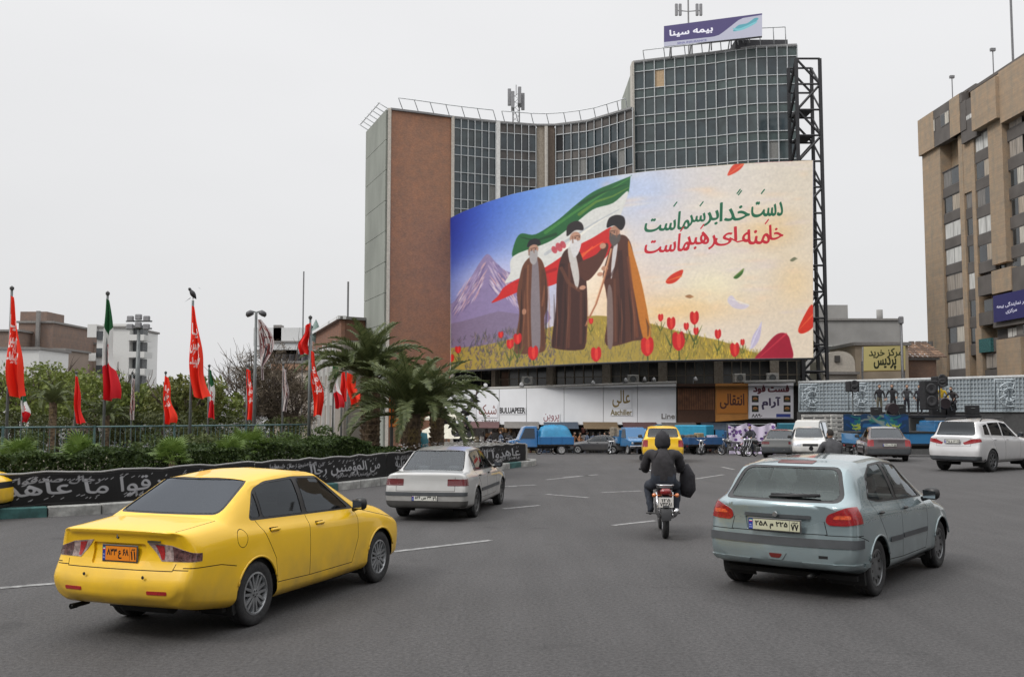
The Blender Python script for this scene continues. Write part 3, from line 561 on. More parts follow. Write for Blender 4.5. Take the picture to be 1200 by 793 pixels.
def hatchback(loc, rz):
    root = thing('hatchback_car', 'pale blue-grey metallic five-door hatchback with dark side strips in the right foreground', 'car', loc, rz)
    B = paint('pale_blue_metallic', (.25, .32, .34), .35, 1, .25, .5); G = glass('hatch_glass', (.86, .92, .90)); K = mat('trim_black'); DG = mat('bumper_strip_grey', (.05, .055, .06), .55)
    S = Shell([
        (-.60, .34, .67, .41, .70, .52, .60, .93, .48, .99, 1.02, -.56, -.53),
        (-.585, .315, .765, .39, .785, .52, .70, .95, .55, 1.01, 1.04, -.53, -.49),
        (-.46, .285, .80, .36, .825, .58, .755, .95, .60, 1.05, 1.09, -.46, -.42),
        (-.10, .22, .82, .31, .832, .64, .765, .945, .575, 1.31, 1.345, -.20, -.22),
        (.35, .21, .822, .30, .832, .64, .768, .935, .56, 1.365, 1.415, .18, .10),
        (.9, .21, .822, .30, .832, .62, .768, .92, .565, 1.385, 1.435),
        (1.35, .21, .822, .30, .83, .60, .762, .905, .55, 1.345, 1.40, 1.35, 1.18),
        (2.22, .22, .82, .31, .83, .58, .745, .875, .62, .93, .965, 2.22, 2.32),
        (2.70, .24, .80, .32, .82, .56, .70, .80, .56, .83, .85),
        (3.02, .26, .74, .34, .76, .52, .62, .70, .48, .72, .73),
        (3.14, .28, .62, .38, .66, .50, .50, .62, .38, .64, .65)],
        prof_r=lambda z: (.035 if z > .66 else 0) + max(0, z - .93) * .22 + (.03 if z < .36 else 0), prof_f=lambda z: max(0, z - .55) * .6,
        bulge=(.13, .16), creases=(4, 6, 7), sub=6, flare=[(0, .29, .32, .02), (2.44, .29, .32, .02)])
    arch(S, 0, .29, .335); arch(S, 2.44, .29, .335)
    trimP = rnd([(-.08, 1.00), (.2, .955), (1.95, .905), (1.93, .93), (1.32, 1.325), (.85, 1.362), (.42, 1.345), (.12, 1.23)], .05)
    for sd in (1, -1):
        S.cut('window_trim', trimP, 'side', sd, K, -.003, key='trim%d' % sd)
        for nm, P in (('rear_door_window', [(-.03, 1.01), (.2, .975), (.80, .957), (.74, 1.342), (.43, 1.325), (.15, 1.215)]), ('front_door_window', [(.90, .953), (1.84, .925), (1.31, 1.305), (.84, 1.34)])):
            S.cut(nm, rnd(P, .04), 'side', sd, G, -.006, within='trim%d' % sd, key=nm + str(sd))
    S.cut('glass_frame', rnd([(-.655, .985), (.655, .985), (.535, 1.335), (-.535, 1.335)], .09), 'rear', 1, K, -.003, key='rf', ymax=.4)
    S.cut('rear_window', rnd([(-.60, 1.01), (.60, 1.01), (.50, 1.315), (-.50, 1.315)], .08), 'rear', 1, glass('hatch_rear_glass', (.62, .70, .67), (.85, .95, .93)), -.005, within='rf', key='rw')
    S.cut('brake_light', rnd([(-.20, 1.385), (.20, 1.385), (.20, 1.36), (-.20, 1.36)], .01), 'rear', 1, mat('lens_dark_red', (.10, .008, .006), .3, coat=.3), .006, key='hbl', ymax=.5)
    S.cut('glass_frame', rnd([(-.63, .955), (.63, .955), (.52, 1.38), (-.52, 1.38)], .05), 'front', 1, K, -.003, key='wf', ymin=.9)
    S.cut('windscreen', rnd([(-.60, .975), (.60, .975), (.50, 1.365), (-.50, 1.365)], .05), 'front', 1, G, -.005, within='wf', key='ws')
    RD = lens_mat('hatch_lens_red', (.26, .004, .008)); OR = lens_mat('hatch_lens_orange', (.62, .09, .03))
    for sd in (1, -1):
        S.cut('tail_light', rnd([(.50 * sd, .80), (.52 * sd, .87), (.70 * sd, .95), (.90 * sd, .95), (.90 * sd, .80), (.70 * sd, .765), (.54 * sd, .765)], .03), 'rear', 1, RD, .008, flt=lambda c, n: c.y < -.22, key='tl%d' % sd)
        S.cut('turn_lens', rnd([(.57 * sd, .83), (.60 * sd, .865), (.74 * sd, .87), (.74 * sd, .83)], .015), 'rear', 1, OR, .010, within='tl%d' % sd, key='tlo%d' % sd, parent='tl%d' % sd, flt=lambda c, n: c.y < -.22)
    S.cut('tail_strip', rnd([(-.36, .855), (.36, .855), (.36, .82), (-.36, .82)], .015), 'rear', 1, DG, .012, key='strip')
    S.cut('plate_recess', rnd([(-.36, .815), (.36, .815), (.33, .68), (-.33, .68)], .02), 'rear', 1, B, -.015, key='prec', ymax=-.3)
    for P in ([(-.95, .625), (.95, .625), (.95, .54), (-.95, .54)],): S.cut('bumper_strip', P, 'rear', 1, DG, .012, flt=lambda c, n: c.y < -.33, key='bs')
    S.cut('reflector_surround', rnd([(-.12, .47), (.12, .47), (.07, .39), (-.07, .39)], .02), 'rear', 1, B, .010, key='rs'); S.cut('reflector', rnd([(-.075, .455), (.075, .455), (.05, .41), (-.05, .41)], .02), 'rear', 1, mat('lens_dark_red'), .014, within='rs', key='rfl')
    for sd in (1, -1): S.cut('bumper_lip', [(.28 * sd, .385), (.95 * sd, .385), (.95 * sd, .34), (.33 * sd, .34)], 'rear', 1, B, .018, flt=lambda c, n: c.y < -.3, key='lip%d' % sd)
    S.cut('tow_cover', [(.44, .46), (.53, .46), (.53, .43), (.44, .43)], 'rear', 1, K, -.005, key='tow')
    seam(S, [(-.52, .67), (.52, .67)], view='rear', ymax=-.3); seam(S, [(.52, .67), (.49, .80)], view='rear', ymax=-.3); seam(S, [(-.52, .67), (-.49, .80)], view='rear', ymax=-.3); seam(S, [(-.9, .665), (-.5, .665)], view='rear', ymax=-.2); seam(S, [(.9, .665), (.5, .665)], view='rear', ymax=-.2)
    seam(S, [(.86, .32), (.86, .94)]); seam(S, [(-.03, .98), (.05, .86), (.27, .60), (.36, .34), (.86, .32), (1.78, .32), (1.87, .55), (1.88, .90)]); seam(S, [(-.55, .665), (-.32, .60)])
    for sd in (1, -1):
        for a, b in ((.40, .84), (.88, 1.83)): S.cut('side_moulding', rnd([(a, .575), (b, .565), (b, .51), (a, .52)], .02), 'side', sd, DG, .012, key='mo%d%f' % (sd, a))
        S.cut('front_door', [(.865, .325), (1.77, .325), (1.865, .55), (1.875, .90), (.865, .94)], 'side', sd, B, 0, key='fd%d' % sd)
        S.cut('rear_door', [(.365, .345), (.855, .325), (.855, .94), (-.01, .96), (.055, .86), (.275, .60)], 'side', sd, B, 0, key='rd%d' % sd)
    S.finish(root, B)
    for sd in (1, -1):
        for y, z, k in ((.10, .855, 'rd'), (.96, .845, 'fd')): handle(S.objs[k + str(sd)], K, .83, y + .04, z, sd, .10)
        mirror(root, K, .90, 1.82, .95, sd)
        for y in (0, 2.44): wheel(root, .725 * sd, y, .29, .18, 'cap', 'gun', 7); liner(root, .78 * sd, .40 * sd, y, .29, .337); lip(root, B, .842 * sd, y, .29, .341, 20, 160, .012)
    plate(root, -.762, .745, -.28, .56, .115, '۲۲۵ م ۲۵۸', (.72, .72, .62), '۷۷')
    b = MB(); b.tube([(-.14, -.56, 1.0), (-.10, -.585, 1.03), (.38, -.565, 1.045)], [.02, .016, .012], 6); b.tube([(-.10, -.575, 1.045), (.42, -.555, 1.055)], .018, 5); b.build('rear_wiper', K, root, True)
    P = MB(); P.lathe([(0, .012), (.025, .012), (.03, 0)], 16, Matrix.Translation((0, -.735, .855)) @ Matrix.Rotation(PI / 2, 4, 'X')); P.build('badge', mat('badge_chrome'), root)
    b = MB(); b.tube([(.33, -.68, .235), (.33, -.4, .24)], .022, 10); b.build('exhaust_pipe', mat('exhaust'), root, True)
    b = MB(); b.box((0, 1.2, .215), (1.45, 3.2, .05)); b.build('underbody', mat('underbody_black'), root); b = MB(); b.tube([(-.68, 0, .27), (.68, 0, .27)], .04, 8); b.build('axle', mat('underbody_black'), root)
    seats(root, (1.3, .30), .34, 1.10, .36, (.05, .055, .06)); b = MB(); b.bev((0, 1.95, .80), (1.3, .4, .2), .05); b.build('dashboard', mat('dash'), root)
    for x in (-.45, .0, .45): b = MB(); b.bev((x, .12, 1.06), (.24, .09, .17), .03); b.build('headrest', mat('seat_cloth_5'), root)
    b = MB(); b.tube([(.05, .15, 1.43), (.0, -.25, 1.7)], .004, 5)
    return root
# ---------------- the other vehicles
SH = {}
def shape_rows(k):
    if k == 'sedan': return dict(rows=[
        (-.98, .30, .72, .38, .76, .55, .72, .86, .64, .90, .91), (-.96, .27, .79, .35, .82, .55, .77, .875, .66, .915, .93), (-.84, .25, .83, .33, .848, .58, .785, .89, .66, .93, .945),
        (-.42, .22, .84, .31, .85, .62, .78, .91, .64, .95, .965, -.45, -.48), (.18, .21, .845, .30, .852, .62, .78, .91, .56, 1.31, 1.345, .16, .08), (.9, .21, .845, .30, .852, .6, .78, .905, .575, 1.36, 1.405),
        (1.42, .21, .845, .30, .852, .6, .775, .90, .56, 1.325, 1.375, 1.40, 1.25), (2.20, .22, .845, .30, .85, .58, .765, .88, .66, .93, .95, 2.2, 2.27), (2.9, .24, .83, .32, .84, .56, .74, .80, .64, .84, .86), (3.25, .26, .79, .34, .80, .54, .70, .72, .58, .76, .77), (3.37, .30, .70, .38, .73, .52, .62, .66, .52, .69, .70)],
        cr=(3, 4, 6, 7), wb=2.67, r=.30, bul=(.05, .10), trim=[(-.04, .93), (2.06, .89), (1.42, 1.305), (.9, 1.335), (.36, 1.318), (.12, 1.25)],
        win=[('quarter_window', [(.02, .955), (.16, .955), (.16, 1.22)]), ('rear_door_window', [(.20, .955), (.93, .94), (.90, 1.31), (.38, 1.295), (.20, 1.25)]), ('front_door_window', [(1.0, .935), (1.90, .915), (1.39, 1.285), (.97, 1.31)])],
        rear=[(-.63, .965), (.63, .965), (.53, 1.32), (-.53, 1.32)], ws=[(-.64, .965), (.64, .965), (.53, 1.34), (-.53, 1.34)], belt=.93, dz=(.12, .98, 1.95), tz=(.62, .88), seats=(1.35, .35))
    if k == 'hatch': return dict(rows=[
        (-.62, .30, .70, .38, .73, .55, .68, .90, .56, .95, .97), (-.60, .27, .77, .35, .79, .55, .74, .92, .58, .98, 1.0), (-.50, .25, .79, .33, .81, .58, .75, .93, .59, 1.02, 1.05, -.48, -.47), (-.20, .23, .80, .32, .815, .6, .755, .93, .575, 1.33, 1.37, -.26, -.29),
        (.3, .22, .80, .31, .815, .6, .755, .925, .57, 1.38, 1.43), (.9, .22, .80, .31, .815, .6, .755, .92, .57, 1.40, 1.45), (1.3, .22, .80, .31, .815, .6, .75, .91, .555, 1.36, 1.42, 1.3, 1.18), (1.95, .23, .80, .32, .81, .58, .74, .89, .64, .95, .97, 1.95, 2.03), (2.5, .25, .79, .33, .80, .56, .72, .82, .62, .86, .88), (2.80, .28, .74, .36, .76, .54, .66, .74, .54, .78, .79), (2.90, .32, .66, .40, .68, .52, .60, .68, .48, .71, .72)],
        cr=(3, 6, 7), wb=2.34, r=.28, bul=(.06, .10), trim=[(-.25, .97), (1.80, .90), (1.28, 1.335), (.8, 1.36), (.1, 1.345), (-.14, 1.30)],
        win=[('quarter_window', [(-.18, 1.0), (.04, .985), (.04, 1.31), (-.1, 1.28)]), ('rear_door_window', [(.09, .98), (.74, .965), (.72, 1.335), (.09, 1.32)]), ('front_door_window', [(.81, .96), (1.66, .925), (1.25, 1.31), (.79, 1.335)])],
        rear=[(-.60, 1.02), (.60, 1.02), (.54, 1.34), (-.54, 1.34)], ws=[(-.62, .985), (.62, .985), (.53, 1.38), (-.53, 1.38)], belt=.95, dz=(.05, .77, 1.72), tz=(.62, .90), seats=(1.1, .2))
    if k == 'suv': return dict(rows=[
        (-.86, .40, .74, .50, .80, .66, .76, 1.06, .60, 1.10, 1.12), (-.84, .37, .84, .46, .875, .68, .82, 1.08, .64, 1.13, 1.15, -.83, -.82), (-.70, .33, .88, .43, .905, .70, .83, 1.10, .66, 1.19, 1.22, -.70, -.68), (-.42, .30, .895, .41, .915, .74, .835, 1.11, .62, 1.56, 1.60, -.50, -.52),
        (.1, .28, .90, .40, .918, .76, .84, 1.10, .62, 1.60, 1.66), (.9, .28, .90, .40, .918, .74, .84, 1.08, .63, 1.62, 1.68), (1.45, .28, .90, .40, .915, .72, .835, 1.06, .61, 1.57, 1.64, 1.45, 1.3), (2.25, .29, .90, .40, .91, .70, .82, 1.03, .70, 1.09, 1.11, 2.25, 2.33), (2.9, .32, .88, .42, .90, .68, .80, .96, .68, 1.0, 1.03), (3.3, .34, .82, .44, .84, .64, .72, .84, .58, .89, .91), (3.42, .38, .72, .48, .74, .60, .64, .74, .50, .78, .79)],
        cr=(3, 6, 7), wb=2.65, r=.35, bul=(.08, .14), trim=[(-.36, 1.14), (2.08, 1.05), (1.44, 1.53), (.9, 1.575), (0, 1.56), (-.26, 1.50)],
        win=[('quarter_window', [(-.32, 1.17), (.02, 1.155), (.02, 1.50), (-.24, 1.46)]), ('rear_door_window', [(.12, 1.15), (.86, 1.13), (.84, 1.55), (.12, 1.535)]), ('front_door_window', [(.94, 1.125), (1.92, 1.085), (1.40, 1.51), (.92, 1.55)])],
        rear=[(-.66, 1.17), (.66, 1.17), (.57, 1.56), (-.57, 1.56)], ws=[(-.68, 1.12), (.68, 1.12), (.57, 1.59), (-.57, 1.59)], belt=1.12, dz=(.08, .92, 2.0), tz=(.84, 1.06), seats=(1.35, .25))
def simple_car(name, label, cat, loc, rz, pm, kind='sedan', lights='square', bumper=None, strip=True, G=None, rim='cap', rimcol='steel', hi=False, tail='', num='۴۵ ب ۳۱۷', front_lamps=True, arrow=False, group=None):
    d = shape_rows(kind); root = thing(name, label, cat, loc, rz, group); K = mat('trim_black'); DG = mat('bumper_strip_grey'); G = G or glass('far_car_glass', (.22, .24, .25)); wb, r = d['wb'], d['r']
    y0 = d['rows'][0][0]; y1 = d['rows'][-1][0]
    S = Shell(d['rows'], prof_r=(lambda z: (.05 if z > .60 else 0) + (.0 if z < .8 else .02)) if kind != 'suv' else (lambda z: (.05 if z > .78 else 0) + max(0, z - .8) * .1), prof_f=lambda z: max(0, z - .55) * .25, bulge=d['bul'], creases=d['cr'], sub=5 if hi else 3, m=3 if hi else 2, flare=[(0, r, r + .04, .012), (wb, r, r + .04, .012)])
    arch(S, 0, r, r + .045); arch(S, wb, r, r + .045)
    for sd in (1, -1):
        tk = 'trim%d' % sd; S.cut('window_trim', rnd(d['trim'], .05), 'side', sd, K if kind != 'suv' else pm, -.003 if kind != 'suv' else 0, key=tk)
        for nm, P in d['win']: S.cut(nm, rnd(P, .03), 'side', sd, G, -.006, within=tk, key=nm + str(sd))
    S.cut('glass_frame', rnd(grow(d['rear'], .02), .07), 'rear', 1, K, -.003, key='rf', ymax=.6); S.cut('rear_window', rnd(d['rear'], .06), 'rear', 1, G, -.006, within='rf', key='rw')
    S.cut('glass_frame', rnd(grow(d['ws'], .02), .05), 'front', 1, K, -.003, key='wf', ymin=.7); S.cut('windscreen', rnd(d['ws'], .05), 'front', 1, G, -.006, within='wf', key='ws')
    RD = lens_mat('hatch_lens_red', (.42, .010, .016)); DR = lens_mat('lens_deep_red', (.10, .003, .006)); z0, z1 = d['tz']; fl = lambda c, n: c.y < y0 + .35
    for sd in (1, -1):
        if lights == 'square': S.cut('tail_light', rnd([(.45 * sd, z0 + .20), (.95 * sd, z0 + .20), (.95 * sd, z0 + .07), (.45 * sd, z0 + .07)], .015), 'rear', 1, DR, .004, flt=fl, key='tl%d' % sd)
        elif lights == 'arrow':
            S.cut('tail_light', [(.34 * sd, z0 + .08), (.62 * sd, z0 + .19), (.62 * sd, z0 + .05), (.40 * sd, z0 + .02)], 'rear', 1, RD, .006, flt=fl, key='tl%d' % sd); S.cut('tail_light', [(.62 * sd, z0 + .19), (.95 * sd, z0 + .22), (.95 * sd, z0 + .12), (.62 * sd, z0 + .05)], 'rear', 1, RD, .006, flt=lambda c, n: c.y < y0 + .55, key='tl%d' % sd)
        else: S.cut('tail_light', rnd([(.60 * sd, z1), (.95 * sd, z1), (.95 * sd, z0), (.60 * sd, z0)], .03), 'rear', 1, RD, .004, flt=fl, key='tl%d' % sd)
        S.cut('headlight', rnd([(.40 * sd, z0 + .10), (.95 * sd, z0 + .12), (.95 * sd, z0 - .02), (.42 * sd, z0 - .04)], .03), 'front', 1, mat('headlamp', (.55, .57, .6), .08, .4, .3, 20, 1), .003, flt=lambda c, n: c.y > y1 - .45, key='hl%d' % sd)
    S.cut('grille', rnd([(-.34, z0 + .08), (.34, z0 + .08), (.34, z0 - .04), (-.34, z0 - .04)], .02), 'front', 1, K, -.01, key='gr', flt=lambda c, n: c.y > y1 - .4)
    if bumper:
        zb0, zb1 = bumper[:2]
        if len(bumper) == 4: S.cut('bumper_base', [(-1, bumper[3]), (1, bumper[3]), (1, bumper[2]), (-1, bumper[2])], 'rear', 1, mat('bumper_dirt', (.05, .048, .045), .8), .004, flt=lambda c, n: c.y < y0 + .35, key='bb')
        S.cut('bumper', [(-1, zb1), (1, zb1), (1, zb0), (-1, zb0)], 'rear', 1, DG, .01, flt=lambda c, n: c.y < y0 + .4, key='bp'); S.cut('bumper', [(-1, zb1), (1, zb1), (1, zb0), (-1, zb0)], 'front', 1, DG, .01, flt=lambda c, n: c.y > y1 - .4, key='bpf')
    if strip and hi:
        for a, b in ((r + .08, wb - r - .1),): S.cut('side_moulding', rnd([(a, .56), (b, .56), (b, .49), (a, .49)], .015), 'side', 0, DG, .010, key='mo')
    a, b, c = d['dz']; bt = d['belt']
    if hi or kind == 'suv':
        seam(S, [(b, .36), (b, bt + .03)]); seam(S, [(a - .1, bt), (a, bt - .1), (a + .25, .62), (a + .28, .37), (b, .36), (c - .04, .36), (c + .02, .6), (c + .03, bt - .03)]); zt = d['rows'][1][7]
        seam(S, [(-.60, z0 - .03), (.60, z0 - .03)], view='rear', ymax=0)
        for sd in (1, -1): seam(S, [(sd * .60, z0 - .03), (sd * .60, zt - .02)], view='rear', ymax=-.3)
    S.finish(root, pm)
    for sd in (1, -1):
        mirror(root, K, d['rows'][4][4] + .07, c - .1, bt + .04, sd)
        for y in (0, wb): wheel(root, (d['rows'][4][4] - .11) * sd, y, r, .19 if kind != 'suv' else .23, rim, rimcol, 7, hi); liner(root, (d['rows'][4][4] - .04) * sd, .4 * sd, y, r, r + .047)
        for y in (a + .16, b + .18): handle(root, K if kind != 'suv' else pm, d['rows'][4][4] - .012, y, bt - .10, sd, .14)
    if hi or kind in ('suv', 'sedan'): plate(root, y0 - d['bul'][0] - .005, z0 + (.12 if kind == 'suv' else -.16 if lights == 'square' else .06), -.26, .52, .11, num, (.8, .8, .77), tail or '۵۵')
    if kind == 'suv':
        for sd in (1, -1): q = MB(); q.tube([(sd * .62, -.2, 1.60), (sd * .62, -.05, 1.68), (sd * .63, 1.2, 1.70), (sd * .62, 1.4, 1.62)], .022, 6); q.build('roof_rail', mat('trim_black'), root, True)
    q = MB(); q.box((0, wb / 2, .24 if kind != 'suv' else .33), (1.5, wb + 1.2, .05)); q.build('underbody', mat('underbody_black'), root)
    seats(root, d['seats'], .34, d['belt'] + .13, .38 if kind != 'suv' else .55); return root
white_p = paint('car_white', (.44, .44, .43), .5, 1, .3, .2); suv_p = paint('suv_white', (.58, .58, .585), .3, 1, .3, .2)
def skin_mesh(joints, bones, sub=1):
    """joints name->(co, r or (rx, ry)); bones (a, b, zone). returns verts, faces, zone per face"""
    joints = dict(joints); nb = []
    for a, b, z in bones:
        pa, pb = Vector(joints[a][0]), Vector(joints[b][0]); k = max(1, int((pb - pa).length / .13)); ra, rb = [Vector(r) if isinstance(r, tuple) else Vector((r, r)) for r in (joints[a][1], joints[b][1])]; last = a
        for i in range(1, k): n_ = '%s_%s_%d' % (a, b, i); joints[n_] = (tuple(pa.lerp(pb, i / k)), tuple(ra.lerp(rb, i / k))); nb.append((last, n_, z)); last = n_
        nb.append((last, b, z))
    bones = nb; me = D.meshes.new('sk'); nm = list(joints); ix = {n: i for i, n in enumerate(nm)}; me.from_pydata([joints[n][0] for n in nm], [(ix[a], ix[b]) for a, b, z in bones], []); o = D.objects.new('sk', me); C.objects.link(o)
    md = o.modifiers.new('s', 'SKIN'); md.branch_smoothing = .6; sv = me.skin_vertices[0].data
    for n in nm: r = joints[n][1]; sv[ix[n]].radius = r if isinstance(r, tuple) else (r, r)
    sv[0].use_root = True
    if sub: sm = o.modifiers.new('u', 'SUBSURF'); sm.levels = sub
    dg = bpy.context.evaluated_depsgraph_get(); e = o.evaluated_get(dg).to_mesh(); V = [tuple(v.co) for v in e.vertices]; F = [tuple(p.vertices) for p in e.polygons]
    Z = []; B = [(Vector(joints[a][0]), Vector(joints[b][0]), z, (sum(joints[a][1]) / 2 if isinstance(joints[a][1], tuple) else joints[a][1])) for a, b, z in bones]
    for p in e.polygons:
        c = p.center; best = (9, 0)
        for a, b, z, r in B:
            t = max(0, min(1, (c - a).dot(b - a) / max((b - a).length_squared, 1e-9))); dd = (c - (a + (b - a) * t)).length - r
            if dd < best[0]: best = (dd, z)
        Z.append(best[1])
    D.objects.remove(o); D.meshes.remove(me); return V, F, Z
def face_head(mb, T, hair=1, hood=False):
    # a head with brow, nose, ears, jaw: T places it, z up, y forward; size in metres
    n, q = 16, 12; V = []; F = []
    for i in range(q + 1):
        ph = PI * i / q
        for j in range(n):
            th = 2 * PI * j / n; x, y, z = math.sin(ph) * math.sin(th), math.sin(ph) * math.cos(th), math.cos(ph)
            k = 1 - .28 * max(0, -z) * (1 - max(0, y) * .3); X, Yy, Z = x * .076 * k, y * .098 * (1 - .12 * max(0, -z)), z * .122
            if y > .7 and abs(x) < .3 and -.45 < z < .15: Yy += .022 * (1 - abs(x) / .3)
            if y > .5 and .1 < z < .3 and abs(x) > .15: Yy -= .008
            V.append((X, Yy, Z))
    for i in range(q):
        for j in range(n): a = (j + 1) % n; F.append((i * n + j, i * n + a, (i + 1) * n + a, (i + 1) * n + j))
    mb.add(V, F, 0, T)
    for sx in (-1, 1): mb.box((sx * .078, 0, -.005), (.014, .03, .055), 0, 0, T); mb.box((sx * .03, .088, .018), (.022, .012, .008), 0, 2, T)
    mb.box((0, .094, -.055), (.04, .012, .008), 0, 3, T)
    if hair:
        V2 = []
        for (x, y, z) in V: s_ = 1.10; V2.append((x * s_, y * s_ - .012, z * s_ + .006))
        F2 = [f for f in F if sum(V2[i][2] for i in f) / 4 > (-.04 if sum(V2[i][1] for i in f) / 4 < .02 else .065)]; mb.add(V2, F2, 1, T)
    return mb
SKIN = mat('skin', (.42, .25, .17), .55, var=.08); HAIR = mat('dark_hair', (.015, .012, .01), .8); LIP = mat('lips', (.25, .09, .07), .6); EYE = mat('eye_dark', (.03, .025, .02), .3)
def cloth(c): return mat('cloth_%d_%d_%d' % tuple(int(q * 100) for q in c), c, .9, var=.2, scale=9, bump=.4, bscale=25)
def person(name, label, loc, rz, J, head, headrot, top, legs, shoes=(.02, .02, .02), group=None, hood=None, hands=True, sub=1, cat='person'):
    root = thing(name, label, cat, loc, rz, group)
    bones = [('pelvis', 'spine', 1), ('spine', 'chest', 1), ('chest', 'neck', 1), ('neck', 'headb', 0)]
    for s in 'lr':
        bones += [('chest', 'sh' + s, 1), ('sh' + s, 'el' + s, 1), ('el' + s, 'wr' + s, 1), ('wr' + s, 'ha' + s, 0), ('pelvis', 'hi' + s, 2), ('hi' + s, 'kn' + s, 2), ('kn' + s, 'an' + s, 2), ('an' + s, 'fo' + s, 3)]
    V, F, Z = skin_mesh(J, bones, sub)
    if sub > 1: V = [tuple(Vector(v) + noise.noise_vector(Vector(v) * 11 + Vector((0, 0, 3 * math.sin(v[0] * 9)))) * .016 + noise.noise_vector(Vector(v) * 26) * .006) for v in V]
    mesh_obj('body', V, F, [SKIN, cloth(top), cloth(legs), cloth(shoes)], root, True, Z)
    T = Matrix.Translation(head) @ headrot; mb = face_head(MB(), T); mb.build('head', [SKIN, HAIR if not hood else cloth(hood), EYE, LIP], root, True)
    if hands:
        for s, sx in (('l', -1), ('r', 1)):
            h = Vector(J['ha' + s][0]); w = Vector(J['wr' + s][0]); d = (h - w).normalized(); side = d.cross(Vector((0, 0, 1))).normalized(); m = MB()
            for i in range(4):
                b0 = h + d * .01 + side * (i - 1.5) * .019; L = (.065, .075, .07, .055)[i]; m.tube([b0, b0 + d * L * .5 + Vector((0, 0, -.012)), b0 + d * L * .75 + Vector((0, 0, -.012 - L * .45))], [.0095, .009, .007], 6)
            m.tube([h - d * .03 - side * sx * .025, h - side * sx * .05 - d * .005, h - side * sx * .045 + d * .03 - Vector((0, 0, .02))], [.011, .010, .008], 6); m.build('fingers', SKIN, root, True)
    return root
def stand_pose(lean=0, armL=(.05, 0), armR=(.05, 0), leg=.0, coat=1.0, squat=0):
    s = -squat; k = 1
    J = {'pelvis': ((0, 0, .95 + s), (.15 * coat, .11)), 'spine': ((0, lean * .15, 1.12 + s), (.145 * coat, .11)), 'chest': ((0, lean * .35, 1.32 + s), (.17 * coat, .12)), 'neck': ((0, lean * .45, 1.47 + s), .06), 'headb': ((0, lean * .5, 1.54 + s), .055)}
    for q, sx, arm in (('l', -1, armL), ('r', 1, armR)):
        J['sh' + q] = ((sx * .18, lean * .4, 1.40 + s), .07); a, f = arm; J['el' + q] = ((sx * (.22 + a), lean * .4 + f * .12 - .03, 1.13 + s + f * .05), .05)
        J['wr' + q] = ((sx * (.22 + a * .8), lean * .4 + f * .42, .90 + s + f * .25), .036); J['ha' + q] = ((sx * (.21 + a * .8), lean * .4 + f * .48, .83 + s + f * .26), (.038, .022))
        J['hi' + q] = ((sx * .09, 0, .90 + s), .10); J['kn' + q] = ((sx * (.11 + squat * .3), squat * .75 + leg * sx * .14, .50 - squat * .05), .068); J['an' + q] = ((sx * .11, leg * sx * .26 - .0, .09), .045); J['fo' + q] = ((sx * .12, leg * sx * .26 + .16, .045), (.045, .035))
    return J, Vector((0, lean * .55 + .01, 1.64 + s))
def rider_pose(w=1.0):
    J = {'pelvis': ((0, .36, .93), (.19 * w, .15)), 'spine': ((0, .40, 1.10), (.25 * w, .165)), 'chest': ((0, .47, 1.30), (.27 * w, .175)), 'neck': ((0, .53, 1.46), .09), 'headb': ((0, .55, 1.53), .075)}
    for q, sx in (('l', -1), ('r', 1)):
        J['sh' + q] = ((sx * .23 * w, .47, 1.385), .095); J['el' + q] = ((sx * .285 * w, .60, 1.12), .09); J['wr' + q] = ((sx * .28, .88, 1.07), .055); J['ha' + q] = ((sx * .29, .96, 1.065), (.045, .03))
        J['hi' + q] = ((sx * .13, .40, .88), .125); J['kn' + q] = ((sx * .25, .80, .80), .088); J['an' + q] = ((sx * .21, .60, .40), .06); J['fo' + q] = ((sx * .22, .80, .33), (.05, .045))
    return J, Vector((0, .56, 1.62))
